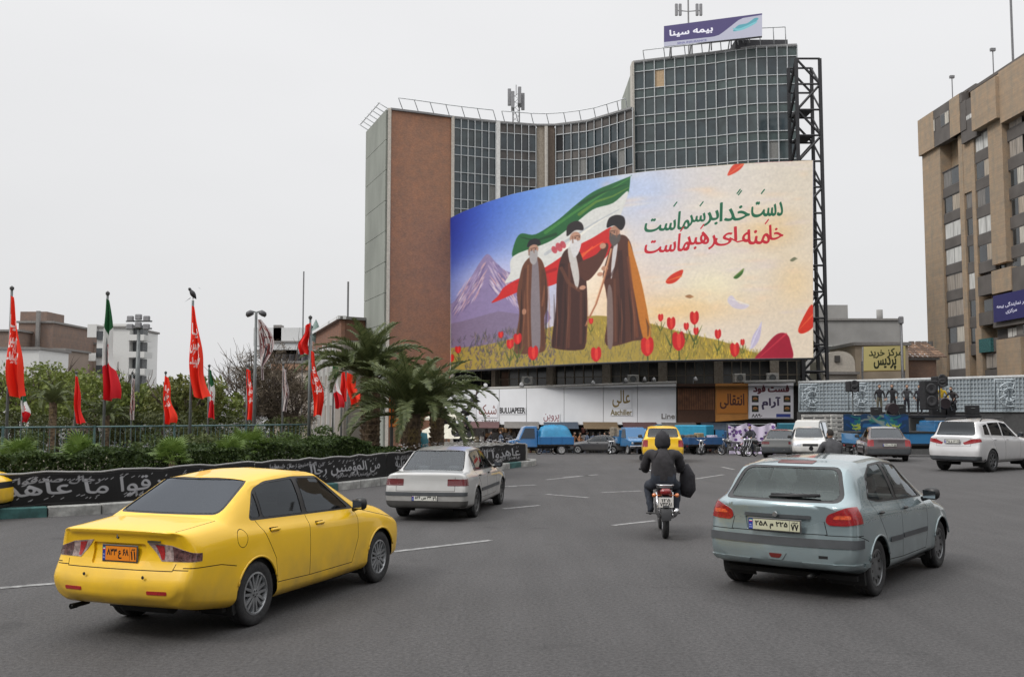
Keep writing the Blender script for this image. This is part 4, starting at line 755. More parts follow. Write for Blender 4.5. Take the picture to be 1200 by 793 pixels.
def motorcycle(name, label, loc, rz, col=(.12, .01, .012)):
    root = thing(name, label, 'motorcycle', loc, rz); K = mat('moto_black', (.02, .02, .022), .45); CH = mat('chrome', (.55, .55, .56), .18, 1); PM = paint('moto_paint_%d' % int(col[0] * 100), col, .3)
    for y, nm in ((0, 'wheel'), (1.27, 'wheel')):
        T = Matrix.Rotation(PI / 2, 4, 'Y'); m = MB(); m.lathe([(.235, -.04), (.27, -.052), (.30, -.045), (.312, -.02), (.315, 0), (.312, .02), (.30, .045), (.27, .052), (.235, .04)], 36, T); o = m.build(nm, mat('tyre_rubber', (.022, .022, .023), .85), root, True); o.location = (0, y, .315)
        m = MB(); m.lathe([(.24, -.04), (.225, -.03), (.225, .03), (.24, .04)], 28, T); m.lathe([(.0, .06), (.05, .06), (.055, -.06), (0, -.06)], 12, T)
        for k in range(10): a = 2 * PI * k / 10; m.tube([(.02 * (-1) ** k, .05 * math.cos(a), .05 * math.sin(a)), (0, .23 * math.cos(a + .3), .23 * math.sin(a + .3))], .004, 4)
        m.build('rim', CH, o)
    m = MB(); m.tube([(0, .30, .60), (0, .75, .72), (0, 1.0, .92)], .03, 6); m.tube([(0, 1.0, .92), (0, .85, .45), (0, .45, .30)], .025, 6); m.tube([(.07, 0, .315), (.08, .5, .33)], .02, 6); m.tube([(-.07, 0, .315), (-.08, .5, .33)], .02, 6)
    m.tube([(.08, .45, .36), (.09, .05, .66)], .012, 5); m.build('frame', K, root)
    m = MB(); m.bev((0, .62, .42), (.26, .34, .26), .05); m.bev((0, .72, .60), (.18, .2, .18), .04); m.build('engine', mat('engine_metal', (.14, .14, .14), .4, .7), root)
    m = MB(); m.lathe([(0, -.26), (.08, -.24), (.125, -.1), (.13, .1), (.09, .24), (0, .26)], 14, Matrix.Translation((0, .80, .86)) @ Matrix.Rotation(-PI / 2 + .15, 4, 'X')); m.build('fuel_tank', PM, root, True)
    m = MB(); m.bev((0, .30, .80), (.25, .70, .09), .035); o = m.build('seat', K, root, True)
    m = MB(); m.tube([(-.13, .25, .84), (-.13, -.18, .86), (-.09, -.27, .86), (.09, -.27, .86), (.13, -.18, .86), (.13, .25, .84)], .013, 6); m.build('grab_rail', CH, root, True)
    for sx in (-1, 1):
        m = MB(); m.tube([(sx * .09, .02, .33), (sx * .12, .12, .72)], [.035, .03], 10); m.tube([(sx * .09, .02, .33), (sx * .12, .12, .72)], .012, 6); m.build('shock_absorber', CH, root, True)
        m = MB(); m.add([(sx * .10, .45, .74), (sx * .12, -.05, .72), (sx * .12, .0, .60), (sx * .12, .42, .52), (sx * .07, .45, .74), (sx * .07, -.05, .72), (sx * .07, 0, .6), (sx * .07, .42, .52)], [(0, 1, 2, 3), (7, 6, 5, 4), (0, 4, 5, 1), (1, 5, 6, 2), (2, 6, 7, 3), (3, 7, 4, 0)]); m.build('side_cover', PM, root)
        m = MB(); m.lathe([(0, -.03), (.03, -.025), (.036, .01), (.02, .035), (0, .04)], 10, Matrix.Translation((sx * .18, -.22, .70)) @ Matrix.Rotation(PI / 2, 4, 'X')); m.tube([(sx * .06, -.2, .70), (sx * .17, -.21, .70)], .008, 5); m.build('turn_signal', mat('lens_orange', (.5, .13, .02), .2, coat=1), root, True)
        m = MB(); m.tube([(sx * .04, 1.27, .315), (sx * .09, 1.08, .80), (sx * .09, 1.04, .95)], .02, 8); m.build('fork_leg', CH, root)
        m = MB(); m.tube([(sx * .28, .98, 1.05), (sx * .38, .92, 1.05)], .02, 8); m.build('grip', K, root); m = MB(); m.tube([(sx * .22, 1.0, 1.06), (sx * .30, .98, 1.22)], .006, 5); m.lathe([(0, -.01), (.06, -.008), (.06, .008), (0, .01)], 14, Matrix.Translation((sx * .32, .97, 1.24)) @ Matrix.Rotation(PI / 2, 4, 'X')); m.build('mirror', K, root)
        m = MB(); m.tube([(sx * .08, .55, .34), (sx * .28, .60, .34)], .016, 6); m.build('footpeg', K, root)
    m = MB(); m.tube([(-.30, .97, 1.05), (-.15, 1.02, 1.0), (.15, 1.02, 1.0), (.30, .97, 1.05)], .014, 6); m.build('handlebar', CH, root)
    m = MB(); m.tube([(.10, .75, .34), (.13, .45, .28), (.15, .10, .36), (.16, -.30, .46)], [.02, .025, .045, .05], 12); m.build('exhaust_pipe', CH, root, True)
    V = []; F = []
    for i in range(9):
        a = R(60 + i * 15); r = .37
        for x in (-.075, -.05, .05, .075): V.append((x, r * math.cos(a) - .0, .315 + (r - (.02 if abs(x) > .06 else 0)) * math.sin(a)))
    F = [(i * 4 + j, i * 4 + j + 1, i * 4 + 5 + j, i * 4 + 4 + j) for i in range(8) for j in range(3)]; m = MB(); m.add(V, F); m.add([(-.06, -.20, .78), (.06, -.20, .78), (.05, -.34, .52), (-.05, -.34, .52)], [(0, 1, 2, 3)]); m.build('rear_fender', K, root, True, fix=False)
    m = MB(); m.bev((0, -.26, .76), (.17, .09, .10), .03); m.build('tail_light', lens_mat('moto_red', (.22, .006, .008)), root, True)
    m = MB(); m.bev((0, -.315, .595), (.235, .012, .155), .005); o = m.build('number_plate', mat('plate_white', (.55, .54, .52), .5), root)
    c = Cv(120, 80, (.80, .79, .77)); c.text('۱۲۵', 60, 22, 70, 26, (.1, .1, .1), bold=1); c.text('۷۴۳۸۱', 60, 56, 96, 30, (.1, .1, .1), bold=1); printed('plate_print', lerpgrid((-.115, -.3235, .67), (.115, -.3235, .67), (.115, -.3235, .52), (-.115, -.3235, .52)), c.mat('moto_plate'), o)
    m = MB(); m.lathe([(0, -.05), (.06, -.04), (.085, .03), (.08, .05), (0, .055)], 16, Matrix.Translation((0, 1.12, .96)) @ Matrix.Rotation(-PI / 2, 4, 'X')); m.build('headlight', mat('headlamp', (.55, .57, .6), .08), root, True)
    return root
# --- near vehicles
taxi = sedan_taxi((-3.15, 9.78, 0), -.345); taxi.scale = (.89, .945, .985)
hatch = hatchback((3.37, 11.55, 0), -.66); hatch.scale = (1.06, 1.04, 1.055)
s405 = simple_car('sedan_car', 'dusty white boxy sedan with square red tail lights driving away beside the median', 'car', (-1.47, 19.3, 0), -.17, white_p, 'sedan', 'square', (.50, .57, .27, .40), True, glass('white_sedan_glass', (.75, .82, .82)), 'cap', 'steel', True, '۲۱', '۳۴ ص ۵۲۶'); s405.location.x = -1.44; s405.scale = (.93, 1, .955)
suv = simple_car('sport_utility_car', 'white sport utility car with red arrow tail lights and roof rails at the right edge', 'car', (15.65, 34.0, 0), -.91, suv_p, 'suv', 'arrow', (.36, .50), False, glass('suv_glass', (.08, .085, .095)), 'spoke', 'gun', True, '۱۱', '۷۲ ط ۴۹۵'); suv.scale = (1, 1, 1.07)
m1 = gat(778, 16.0); moto = motorcycle('motorcycle', 'dark red motorcycle with chrome grab rail carrying the hooded rider', m1, -.10)
J, hd = rider_pose(1.08)
rider = person('person', 'person in black hooded jacket and dark trousers riding the motorcycle away', m1, -.10, J, hd, Matrix.Rotation(-.12, 4, 'X'), (.030, .028, .031), (.03, .036, .05), (.06, .06, .065), hood=(.022, .021, .025), sub=2)
m = MB(); m.lathe([(.04, -.155), (.10, -.15), (.135, -.09), (.135, .0), (.115, .075), (.075, .12), (.03, .155), (0, .165)], 18, Matrix.Translation(hd + Vector((0, -.03, -.01)))); m.build('hood', cloth((.022, .021, .025)), rider, True)
rider.scale = (.97, .97, .97)
m = MB(); m.tube([(.38, .74, 1.14), (.42, .76, .95), (.42, .76, .72), (.39, .74, .60)], [.06, .13, .14, .08], 12); bag = m.build('shoulder_bag', cloth((.02, .02, .022)), None, True); bag.location = m1; bag.rotation_euler = (0, 0, -.10); tag(bag, 'black bulky bag hanging at the right knee of the hooded motorcycle rider', 'bag')
# second rider, hidden to the shoulders behind the hatchback
m2 = gat(984, 23.0); moto2 = motorcycle('motorcycle', 'dark motorcycle standing behind the pale blue hatchback under the bareheaded rider', m2, .15, (.03, .03, .035))
J, hd = rider_pose(.95); r2 = person('person', 'bareheaded person in a dark grey jacket seen over the roof of the pale blue hatchback', m2, .15, J, hd, Matrix.Rotation(.2, 4, 'Z'), (.06, .06, .062), (.03, .03, .04)); r2.scale = (.93, .93, .92); moto2.scale = (.93, .93, .92)
# --- cars further off
TY = MATS['taxi_yellow']; p = gat(776, 40)
simple_car('taxi', 'yellow hatchback taxi half hidden behind the hooded motorcycle rider', 'taxi', p, -.12, TY, 'hatch', 'tall', None, False, glass('pale_glass', (.35, .38, .36), (1, 1, 1)))
simple_car('taxi', 'yellow taxi nose just entering at the left edge beside the black banner', 'taxi', (-12.62, 18.9, 0), -PI / 2, TY, 'hatch', 'tall', None, False)
p = gat(1037, 41.0); simple_car('sedan_car', 'dark maroon-grey sedan with lit-red tail lights in front of the blue truck', 'car', p, -.22, paint('dark_maroon', (.055, .040, .046), .3), 'sedan', 'tall', (.30, .52), False, glass('violet_glass', (.10, .095, .12)))
p = gat(914, 49); simple_car('sedan_car', 'dull grey sedan seen from behind left of the white pickup', 'car', p, -.35, paint('dull_grey', (.10, .105, .105), .4), 'sedan', 'square', (.30, .56), False)
p = gat(962, 46); simple_car('small_car', 'small white car facing the camera beside the bareheaded rider', 'car', p + Vector((0, 2.2, 0)), PI - .25, paint('far_white', (.62, .62, .60), .4), 'hatch', 'tall', None, False)
p = gat(690, 74); simple_car('sedan_car', 'dark grey sedan parked side-on under the white hoarding', 'car', p + Vector((2.0, 1.0, 0)), PI / 2 - .25, paint('charcoal', (.035, .035, .04), .3), 'sedan', 'square', (.30, .50), False, None, 'cap', 'white')
def truck(name, label, loc, rz, col, load=None, bed=(1.75, 2.6, .5), cat='truck', cabz=1.95, ds=.0, lcol=(.1, .3, .5)):
    """small pickup lorry: cab, bed with drop sides, wheels; y forward, origin on the ground under the middle"""
    root = thing(name, label, cat, loc, rz); P = paint(name + '_' + '%02d%02d%02d' % tuple(int(99 * q) for q in col), col, .45); K = mat('trim_black'); G = glass('far_car_glass', (.22, .24, .25)); W, L, Hs = bed
    m = MB(); w = W * .47; y0 = .15 * L; pr = [(y0, .55), (y0 + 2.05, .55), (y0 + 2.08, .98), (y0 + 1.35, 1.12), (y0 + .98, cabz - .08), (y0 + .80, cabz), (y0 + .05, cabz), (y0, cabz - .06)]
    V = []; n = len(pr)
    for sx, k in ((-1, 1), (1, 1)):
        for (y, z) in pr: V.append((sx * (w - (.10 * max(0, z - 1.1) / .8)), y, z))
    m.add(V, [tuple(range(n)), tuple(range(2 * n - 1, n - 1, -1))] + [(i, i + n, (i + 1) % n + n, (i + 1) % n) for i in range(n)]); c = m.build('cab', P, root); bv = c.modifiers.new('b', 'BEVEL'); bv.width = .05; bv.segments = 2
    def side(z): return w - (.10 * max(0, z - 1.1) / .8) + .006
    for sx in (-1, 1): m = MB(); m.add([(sx * side(1.18), y0 + .18, 1.18), (sx * side(1.18), y0 + 1.22, 1.18), (sx * side(cabz - .14), y0 + .88, cabz - .14), (sx * side(cabz - .14), y0 + .2, cabz - .14)], [(0, 1, 2, 3)]); m.build('side_window', G, root, fix=False)
    def wsp(x, t): return (x * (1 - .1 * t), y0 + 1.33 - t * .35 + .015, 1.14 + t * (cabz - .24 - 1.14) + .01)
    m = MB(); m.add([wsp(-w + .12, .05), wsp(w - .12, .05), wsp(w - .12, .98), wsp(-w + .12, .98)], [(0, 1, 2, 3)]); m.build('windscreen', G, root, fix=False)
    m = MB(); m.bev((0, y0 + 2.12, .56), (W * .98, .10, .16), .02); m.build('bumper', mat('chrome', (.55, .55, .56), .18, 1), root)
    m = MB(); m.bev((0, y0 + 2.08, .80), (W * .6, .03, .2), .01); m.build('grille', K, root)
    for sx in (-1, 1): m = MB(); m.lathe([(0, .03), (.07, .02), (.085, 0)], 12, Matrix.Translation((sx * w * .78, y0 + 2.09, .82)) @ Matrix.Rotation(-PI / 2, 4, 'X')); m.build('headlight', mat('headlamp'), root)
    m = MB(); m.bev((0, y0 - .05 - L / 2, .68), (W, L, .12), .02); m.box((0, .4, .5), (.7, L + 2.4, .14)); m.build('chassis', K, root)
    for sx in (-1, 1): m = MB(); m.bev((sx * (W / 2 - .02), y0 - .05 - L / 2, .74 + Hs / 2), (.05, L, Hs), .01); [m.box((sx * (W / 2 + .012), y0 - .05 - L * k, .74 + Hs / 2), (.03, .06, Hs)) for k in (.04, .35, .66, .96)]; m.build('drop_side', P, root)
    m = MB(); m.bev((0, y0 - .05 - L, .74 + Hs / 2), (W, .05, Hs), .01); m.build('tailgate', P, root); m = MB(); m.bev((0, y0 - .05, .74 + (Hs + .5) / 2), (W, .05, Hs + .5), .01); m.build('headboard', P, root)
    for sx in (-1, 1):
        m = MB(); m.bev((sx * .66, y0 - .1 - L, .62), (.2, .04, .09), .01); m.build('tail_light', lens_mat('hatch_lens_red', (.42, .01, .016)), root)
        for y in (y0 - L * .68, y0 + 1.55): wheel(root, sx * (W / 2 - .13), y, .34, .2, 'cap', 'white', 7, False)
    if load: load(root, y0 - .05 - L / 2, W, L, .74)
    return root
def cargo_thing(label, cat, name, m, mats): o = m.build(name, mats, None, world=False); tag(o, label, cat); return o
BL = (.02, .14, .32); LB = (.03, .30, .50)
# ---------------- ground, road, median
def asphalt():
    m = mat('asphalt', (.056, .0535, .0535), .82, 0, .07, .35, 0, .5, 55); nt = m.node_tree; b = nt.nodes['Principled BSDF']; old = b.inputs['Base Color'].links[0].from_socket; t = nt.nodes.new('ShaderNodeTexCoord')
    n = nt.nodes.new('ShaderNodeTexNoise'); n.inputs['Scale'].default_value = 130; n.inputs['Detail'].default_value = 3; nt.links.new(t.outputs['Object'], n.inputs[0])
    a = nt.nodes.new('ShaderNodeMapRange'); a.inputs[1].default_value = .3; a.inputs[2].default_value = .7; a.inputs[3].default_value = .68; a.inputs[4].default_value = 1.3; nt.links.new(n.outputs['Fac'], a.inputs[0])
    # stains and worn streaks, stretched along the traffic
    mp = nt.nodes.new('ShaderNodeMapping'); mp.inputs['Rotation'].default_value = (0, 0, R(-25)); mp.inputs['Scale'].default_value = (1.2, .16, 1); nt.links.new(t.outputs['Object'], mp.inputs[0])
    n2 = nt.nodes.new('ShaderNodeTexNoise'); n2.inputs['Scale'].default_value = 2.2; n2.inputs['Detail'].default_value = 7; nt.links.new(mp.outputs[0], n2.inputs[0])
    a2 = nt.nodes.new('ShaderNodeMapRange'); a2.inputs[1].default_value = .35; a2.inputs[2].default_value = .65; a2.inputs[3].default_value = .90; a2.inputs[4].default_value = 1.07; nt.links.new(n2.outputs['Fac'], a2.inputs[0])
    n3 = nt.nodes.new('ShaderNodeTexNoise'); n3.inputs['Scale'].default_value = .9; n3.inputs['Detail'].default_value = 2; nt.links.new(t.outputs['Object'], n3.inputs[0])
    a3 = nt.nodes.new('ShaderNodeMapRange'); a3.inputs[1].default_value = .66; a3.inputs[2].default_value = .74; a3.inputs[3].default_value = 1; a3.inputs[4].default_value = .72; nt.links.new(n3.outputs['Fac'], a3.inputs[0])
    mm = nt.nodes.new('ShaderNodeMath'); mm.operation = 'MULTIPLY'; nt.links.new(a.outputs[0], mm.inputs[0]); nt.links.new(a2.outputs[0], mm.inputs[1])
    m4 = nt.nodes.new('ShaderNodeMath'); m4.operation = 'MULTIPLY'; nt.links.new(mm.outputs[0], m4.inputs[0]); nt.links.new(a3.outputs[0], m4.inputs[1])
    v = nt.nodes.new('ShaderNodeVectorMath'); v.operation = 'SCALE'; nt.links.new(old, v.inputs[0]); nt.links.new(m4.outputs[0], v.inputs['Scale']); 
    # hairline cracks (warped cells) and squared repair patches
    nw = nt.nodes.new('ShaderNodeTexNoise'); nw.inputs['Scale'].default_value = 1.4; nw.inputs['Detail'].default_value = 6; nt.links.new(t.outputs['Object'], nw.inputs[0]); ad = nt.nodes.new('ShaderNodeVectorMath'); ad.operation = 'MULTIPLY_ADD'; ad.inputs[1].default_value = (.9, .9, .9); nt.links.new(nw.outputs['Color'], ad.inputs[0]); nt.links.new(t.outputs['Object'], ad.inputs[2])
    vo = nt.nodes.new('ShaderNodeTexVoronoi'); vo.feature = 'DISTANCE_TO_EDGE'; vo.inputs['Scale'].default_value = .32; nt.links.new(ad.outputs[0], vo.inputs['Vector'])
    ck = nt.nodes.new('ShaderNodeMapRange'); ck.inputs[1].default_value = .001; ck.inputs[2].default_value = .006; ck.inputs[3].default_value = .84; ck.inputs[4].default_value = 1; nt.links.new(vo.outputs['Distance'], ck.inputs[0])
    sp = nt.nodes.new('ShaderNodeTexNoise'); sp.inputs['Scale'].default_value = 26; sp.inputs['Detail'].default_value = 8; sp.inputs['Roughness'].default_value = .8; nt.links.new(t.outputs['Object'], sp.inputs[0]); sr = nt.nodes.new('ShaderNodeMapRange'); sr.inputs[1].default_value = .3; sr.inputs[2].default_value = .7; sr.inputs[1].default_value = .38; sr.inputs[2].default_value = .62; sr.inputs[3].default_value = .50; sr.inputs[4].default_value = 1.50; nt.links.new(sp.outputs['Fac'], sr.inputs[0])
    m5 = nt.nodes.new('ShaderNodeMath'); m5.operation = 'MULTIPLY'; nt.links.new(ck.outputs[0], m5.inputs[0]); nt.links.new(sr.outputs[0], m5.inputs[1]); v2 = nt.nodes.new('ShaderNodeVectorMath'); v2.operation = 'SCALE'; nt.links.new(v.outputs[0], v2.inputs[0]); nt.links.new(m5.outputs[0], v2.inputs['Scale']); nt.links.new(v2.outputs[0], b.inputs['Base Color']); return m
AS = asphalt()
g = MB(); ys = [-80, 0, 20, 42, 52, 62, 72, 82, 92, 110, 200, 600, 2500]
for a, b_ in zip(ys, ys[1:]): g.quad((-1500, a, gz(a)), (1500, a, gz(a)), (1500, b_, gz(b_)), (-1500, b_, gz(b_)))
tag(g.build('ground', AS), kind='structure')
def gp(u, v):                                  # pixel on the ground
    Y = 30
    for _ in range(30): Y = (CAMH - gz(Y)) / max(1e-4, -(ray(u, v).z / ray(u, v).y))
    p = at(u, v, Y); p.z = gz(Y); return p
PW = mat('road_paint_white', (.30, .30, .295), .7, col2=(.13, .13, .128), scale=9)
def mark(name, pts, w):
    m = MB()
    for a, b_ in zip(pts, pts[1:]):
        a, b_ = Vector(a), Vector(b_); d = (b_ - a); d.z = 0; n = Vector((-d.y, d.x, 0)).normalized() * w / 2; n.z = 0; k = Vector((0, 0, .004 * 1.5)); m.quad(a + n + k, a - n + k, b_ - n + k, b_ + n + k)
    o = m.build(name, PW, None, fix=False); tag(o, kind='structure')
for pa, pb in (((460, 646.5), (575, 633)), ((0, 689), (72, 683)), ((718, 615.5), (768, 610)), ((545, 572), (628, 568)), ((590, 596), (632, 592)), ((640, 562), (700, 556)), ((705, 577), (752, 575)), ((815, 561), (848, 556)), ((660, 559), (690, 557)), ((596, 570), (606, 570)), ((846, 547), (860, 550)), ((640, 579), (690, 583))): mark('lane_marking', (gp(*pa), gp(*pb)), .13)
# median island: outline, raised bed, kerb stones painted white and teal
front = [(-34, 15.6), (-24, 16), (-17, 16.7), (-13, 17.5), (-9.8, 18.8), (-8.1, 19.9), (-6.7, 22), (-4.5, 25.7), (-2.6, 29.9), (-.95, 33.6), (.2, 36.2), (.85, 37.4)]
back = [(.7, 38.6), (-.4, 39.6), (-3, 41.2), (-8, 43.5), (-20, 47.5), (-34, 52)]
def dense(P, st):
    P = [Vector((*p, 0)) for p in P]; out = [P[0]]; acc = 0
    for a, b_ in zip(P, P[1:]):
        L = (b_ - a).length; t = st - acc
        while t <= L: out.append(a.lerp(b_, t / L)); t += st
        acc = (acc + L) % st
    return out
def smooth_path(P, n=6):
    P = np.array(P, float); t = np.r_[0, np.cumsum(np.linalg.norm(np.diff(P, axis=0), axis=1))]; q = np.linspace(0, t[-1], len(P) * n)
    A = np.array(P)
    out = []
    for x in q:
        i = min(len(P) - 2, max(0, np.searchsorted(t, x, 'right') - 1)); u = (x - t[i]) / (t[i + 1] - t[i]); a = A[max(0, i - 1)]; b_ = A[i]; c = A[i + 1]; d = A[min(len(P) - 1, i + 2)]
        out.append(tuple(.5 * (2 * b_ + (c - a) * u + (2 * a - 5 * b_ + 4 * c - d) * u * u + (3 * b_ - a - 3 * c + d) * u ** 3)))
    return out
fp = smooth_path(front + back[:3]); ring = fp + back[3:]
m = MB(); m.add([(x, y, .16 + gz(y)) for x, y in ring], [tuple(range(len(ring)))]); o = m.build('planting_bed', mat('soil', (.10, .085, .06), .95, var=.4, scale=3, bump=.8, bscale=12), fix=False); tag(o, kind='structure')
kerb = D.objects.new('kerb', None); C.objects.link(kerb); tag(kerb, kind='structure')
KW = mat('kerb_white', (.30, .30, .285), .85, var=.3, scale=5, bump=.4, bscale=20); KT = mat('kerb_teal', (.035, .105, .10), .8, var=.3, scale=5)
st = dense(fp, .98)
for i, (a, b_) in enumerate(zip(st, st[1:])):
    d = b_ - a; c = (a + b_) / 2; k = MB(); k.bev((0, 0, .09), (d.length - .012, .20, .22), .02); o = k.build('kerb_stone', KT if (i % 4 == 1) else KW, kerb); o.location = (c.x, c.y, gz(c.y)); o.rotation_euler = (0, 0, math.atan2(d.y, d.x))
# low wall with the black banners
inner = [p for p in fp]
def offset(P, e):
    out = []
    for i, p in enumerate(P):
        a = Vector(P[max(0, i - 1)]); b_ = Vector(P[min(len(P) - 1, i + 1)]); d = (b_ - a).normalized(); out.append(Vector(p) + Vector((-d.y, d.x)) * e)
    return out
op = offset(fp, .30); iw = offset(fp, .42)
m = MB()
for i in range(len(op) - 1):
    z0 = gz(op[i].y); V = [(*op[i], z0), (*op[i + 1], z0), (*op[i + 1], z0 + .78), (*op[i], z0 + .78), (*iw[i], z0), (*iw[i + 1], z0), (*iw[i + 1], z0 + .78), (*iw[i], z0 + .78)]; m.add(V, [(0, 1, 2, 3), (5, 4, 7, 6), (3, 2, 6, 7)])
o = m.build('low_wall', mat('wall_concrete', (.25, .245, .23), .9, var=.2, bump=.4), fix=False); tag(o, 'low grey concrete wall running along the kerb behind the black banners', 'wall')
def arc_pts(P, n):
    P = np.array([tuple(p) for p in P]); t = np.r_[0, np.cumsum(np.linalg.norm(np.diff(P, axis=0), axis=1))]; return P, t
BP, BT = arc_pts(offset(fp, .26), 0)
def along(s): return np.array([np.interp(s, BT, BP[:, 0]), np.interp(s, BT, BP[:, 1])])
def s_at_y(y): return float(np.interp(y, BP[:, 1], BT))
def banner(s0, s1, txt, label, seed, tw=.82):
    W = int((s1 - s0) * 110); c = Cv(W, 80, (.055, .05, .055)); rr = random.Random(seed)
    for i in range(int((s1 - s0) * 3)): x = rr.uniform(0, W); c.line([(x, 0), (x + rr.uniform(-30, 30), 80)], rr.uniform(1, 3), (.10, .095, .10), .6)
    c.text(txt, W * (.5 if seed != 1 else .56), 40, W * tw, 47, (.60, .60, .61), nib=2.4, nang=-.8, slant=-.1, bold=0)
    for k_ in range(2): c.text(txt, W * (.27 + .46 * k_) + (20 if seed == 1 else 0), 62 if k_ else 18, W * .36, 20, (.50, .50, .51), nib=1.5, nang=-.8)
    for i in range(int((s1 - s0) * 14)):  x = rr.uniform(.1 * W, .9 * W); y = rr.choice((14, 66, 20, 60)); c.line([(x, y), (x + rr.uniform(3, 9), y - 4)], 2, (.6, .6, .61))
    for yy in (4, 75): c.line([(0, yy), (W, yy)], 1.6, (.5, .5, .5), .5)
    n = int((s1 - s0) * 5); G = []
    ph = rr.uniform(0, 6)
    for r in range(9):
        row = []; t = r / 8
        for j in range(n + 1):
            s = s0 + (s1 - s0) * j / n; p = along(s); q = along(s + .05) - along(s - .05); q = q / (np.hypot(*q) + 1e-9); nr = np.array([q[1], -q[0]])
            sag = .035 * math.sin((j / n) * PI * 5 + ph) ** 2; e = .02 + .028 * (1 - abs(2 * t - 1) * .6) * (1 + math.sin(s * 5.1 + t * 3 + ph) * .6 + math.sin(s * 11.7 - t * 4) * .4)
            p = p + nr * e; row.append((p[0], p[1], gz(p[1]) + .84 - sag * (1 - t) - t * (.66 - .02 * math.sin(s * 3)) + .006 * math.sin(s * 9)))
        G.append(row)
    o = printed('cloth_banner', G, c.mat('banner_print_%d' % seed, .85), None, False, True); tag(o, label, 'banner', 'black banners along the median')
    h = MB(); h.tube([Vector(p) + Vector((0, 0, .012)) for p in G[0]], .022, 5); h.build('hem', mat('hem_grey', (.28, .275, .27), .9), o, True)
    return o
s0 = s_at_y(17.0); cuts = [s_at_y(18.3), s_at_y(23.4), s_at_y(28.2), s_at_y(33.0), s_at_y(37.2)]; banner(s0 - 4, cuts[0] - .03, 'الله علیه فمنهم من', 'black lettered banner beyond the left edge beside the entering yellow taxi', 9, .8)
T1 = 'رجال صدقوا ما عاهدوا الله علیه'; T2 = 'من المؤمنین رجال صدقوا'
banner(cuts[0], cuts[1], 'رجال صدقوا ما عاهدوا', 'long black banner with large white calligraphy on the wall left of the big yellow taxi', 1, .74)
banner(cuts[1] + .03, cuts[2], T2, 'crumpled black banner with white calligraphy between yellow taxi and white sedan', 2, .88)
banner(cuts[2] + .03, cuts[3], T1, 'black banner mostly hidden behind the white boxy sedan', 3)
banner(cuts[3] + .03, cuts[4], 'عاهدوا الله', 'grey black lettered banner wrapping the tip of the median', 4)
# ---------------- foliage
def leafmat(name, c1, c2, rough=.6, tr=.25):
    if name in MATS: return MATS[name]
    m = D.materials.new(name); m.use_nodes = True; nt = m.node_tree; b = nt.nodes['Principled BSDF']; b.inputs['Roughness'].default_value = rough; b.inputs['Specular IOR Level'].default_value = .3
    g = nt.nodes.new('ShaderNodeNewGeometry'); r = nt.nodes.new('ShaderNodeMix'); r.data_type = 'RGBA'; r.inputs[6].default_value = (*c1, 1); r.inputs[7].default_value = (*c2, 1); nt.links.new(g.outputs['Random Per Island'], r.inputs[0]); nt.links.new(r.outputs[2], b.inputs['Base Color'])
    t = nt.nodes.new('ShaderNodeBsdfTranslucent'); nt.links.new(r.outputs[2], t.inputs[0]); mx = nt.nodes.new('ShaderNodeMixShader'); mx.inputs[0].default_value = tr; nt.links.new(b.outputs[0], mx.inputs[1]); nt.links.new(t.outputs[0], mx.inputs[2]); nt.links.new(mx.outputs[0], nt.nodes['Material Output'].inputs[0]); MATS[name] = m; return m
def leaves(name, P, size, m, parent=None, asp=.5, up=.3):
    P = np.asarray(P, float); n = len(P); a = rng.normal(size=(n, 3)); a[:, 2] += up * 0; a /= np.linalg.norm(a, axis=1)[:, None]; b = rng.normal(size=(n, 3)); b -= (b * a).sum(1)[:, None] * a; b /= np.linalg.norm(b, axis=1)[:, None]
    s = (size * rng.uniform(.6, 1.3, n))[:, None]; a = a * s; b = b * s * asp
    V = np.stack([P - a * .5, P + b * .5, P + a * .5, P - b * .5], 1).reshape(-1, 3); me = D.meshes.new(name); me.vertices.add(4 * n); me.vertices.foreach_set('co', V.ravel()); me.loops.add(4 * n); me.loops.foreach_set('vertex_index', np.arange(4 * n)); me.polygons.add(n); me.polygons.foreach_set('loop_start', np.arange(n) * 4); me.polygons.foreach_set('loop_total', np.full(n, 4)); me.materials.append(m); me.update(calc_edges=True)
    o = D.objects.new(name, me); C.objects.link(o); o.parent = parent; return o
def clumps(nc, rx, ry, rz, per, cr, z0=0, hollow=.45, seed=0, flat=1):
    r = np.random.default_rng(seed); out = []
    for _ in range(nc):
        d = r.normal(size=3); d /= np.linalg.norm(d); k = r.uniform(hollow, 1) ** .6; c = d * k * np.array([rx, ry, rz]); 
        if c[2] < -.6 * rz: c[2] *= .5
        q = r.normal(size=(per, 3)); q /= np.linalg.norm(q, axis=1)[:, None]; q *= (r.uniform(.3, 1, per) ** .5)[:, None] * cr * r.uniform(.6, 1.25); q[:, 2] *= .65 * flat; out.append(q + c + [0, 0, z0])
    return np.vstack(out)
BARK = mat('bark', (.085, .065, .05), .95, var=.35, scale=4, bump=.6)
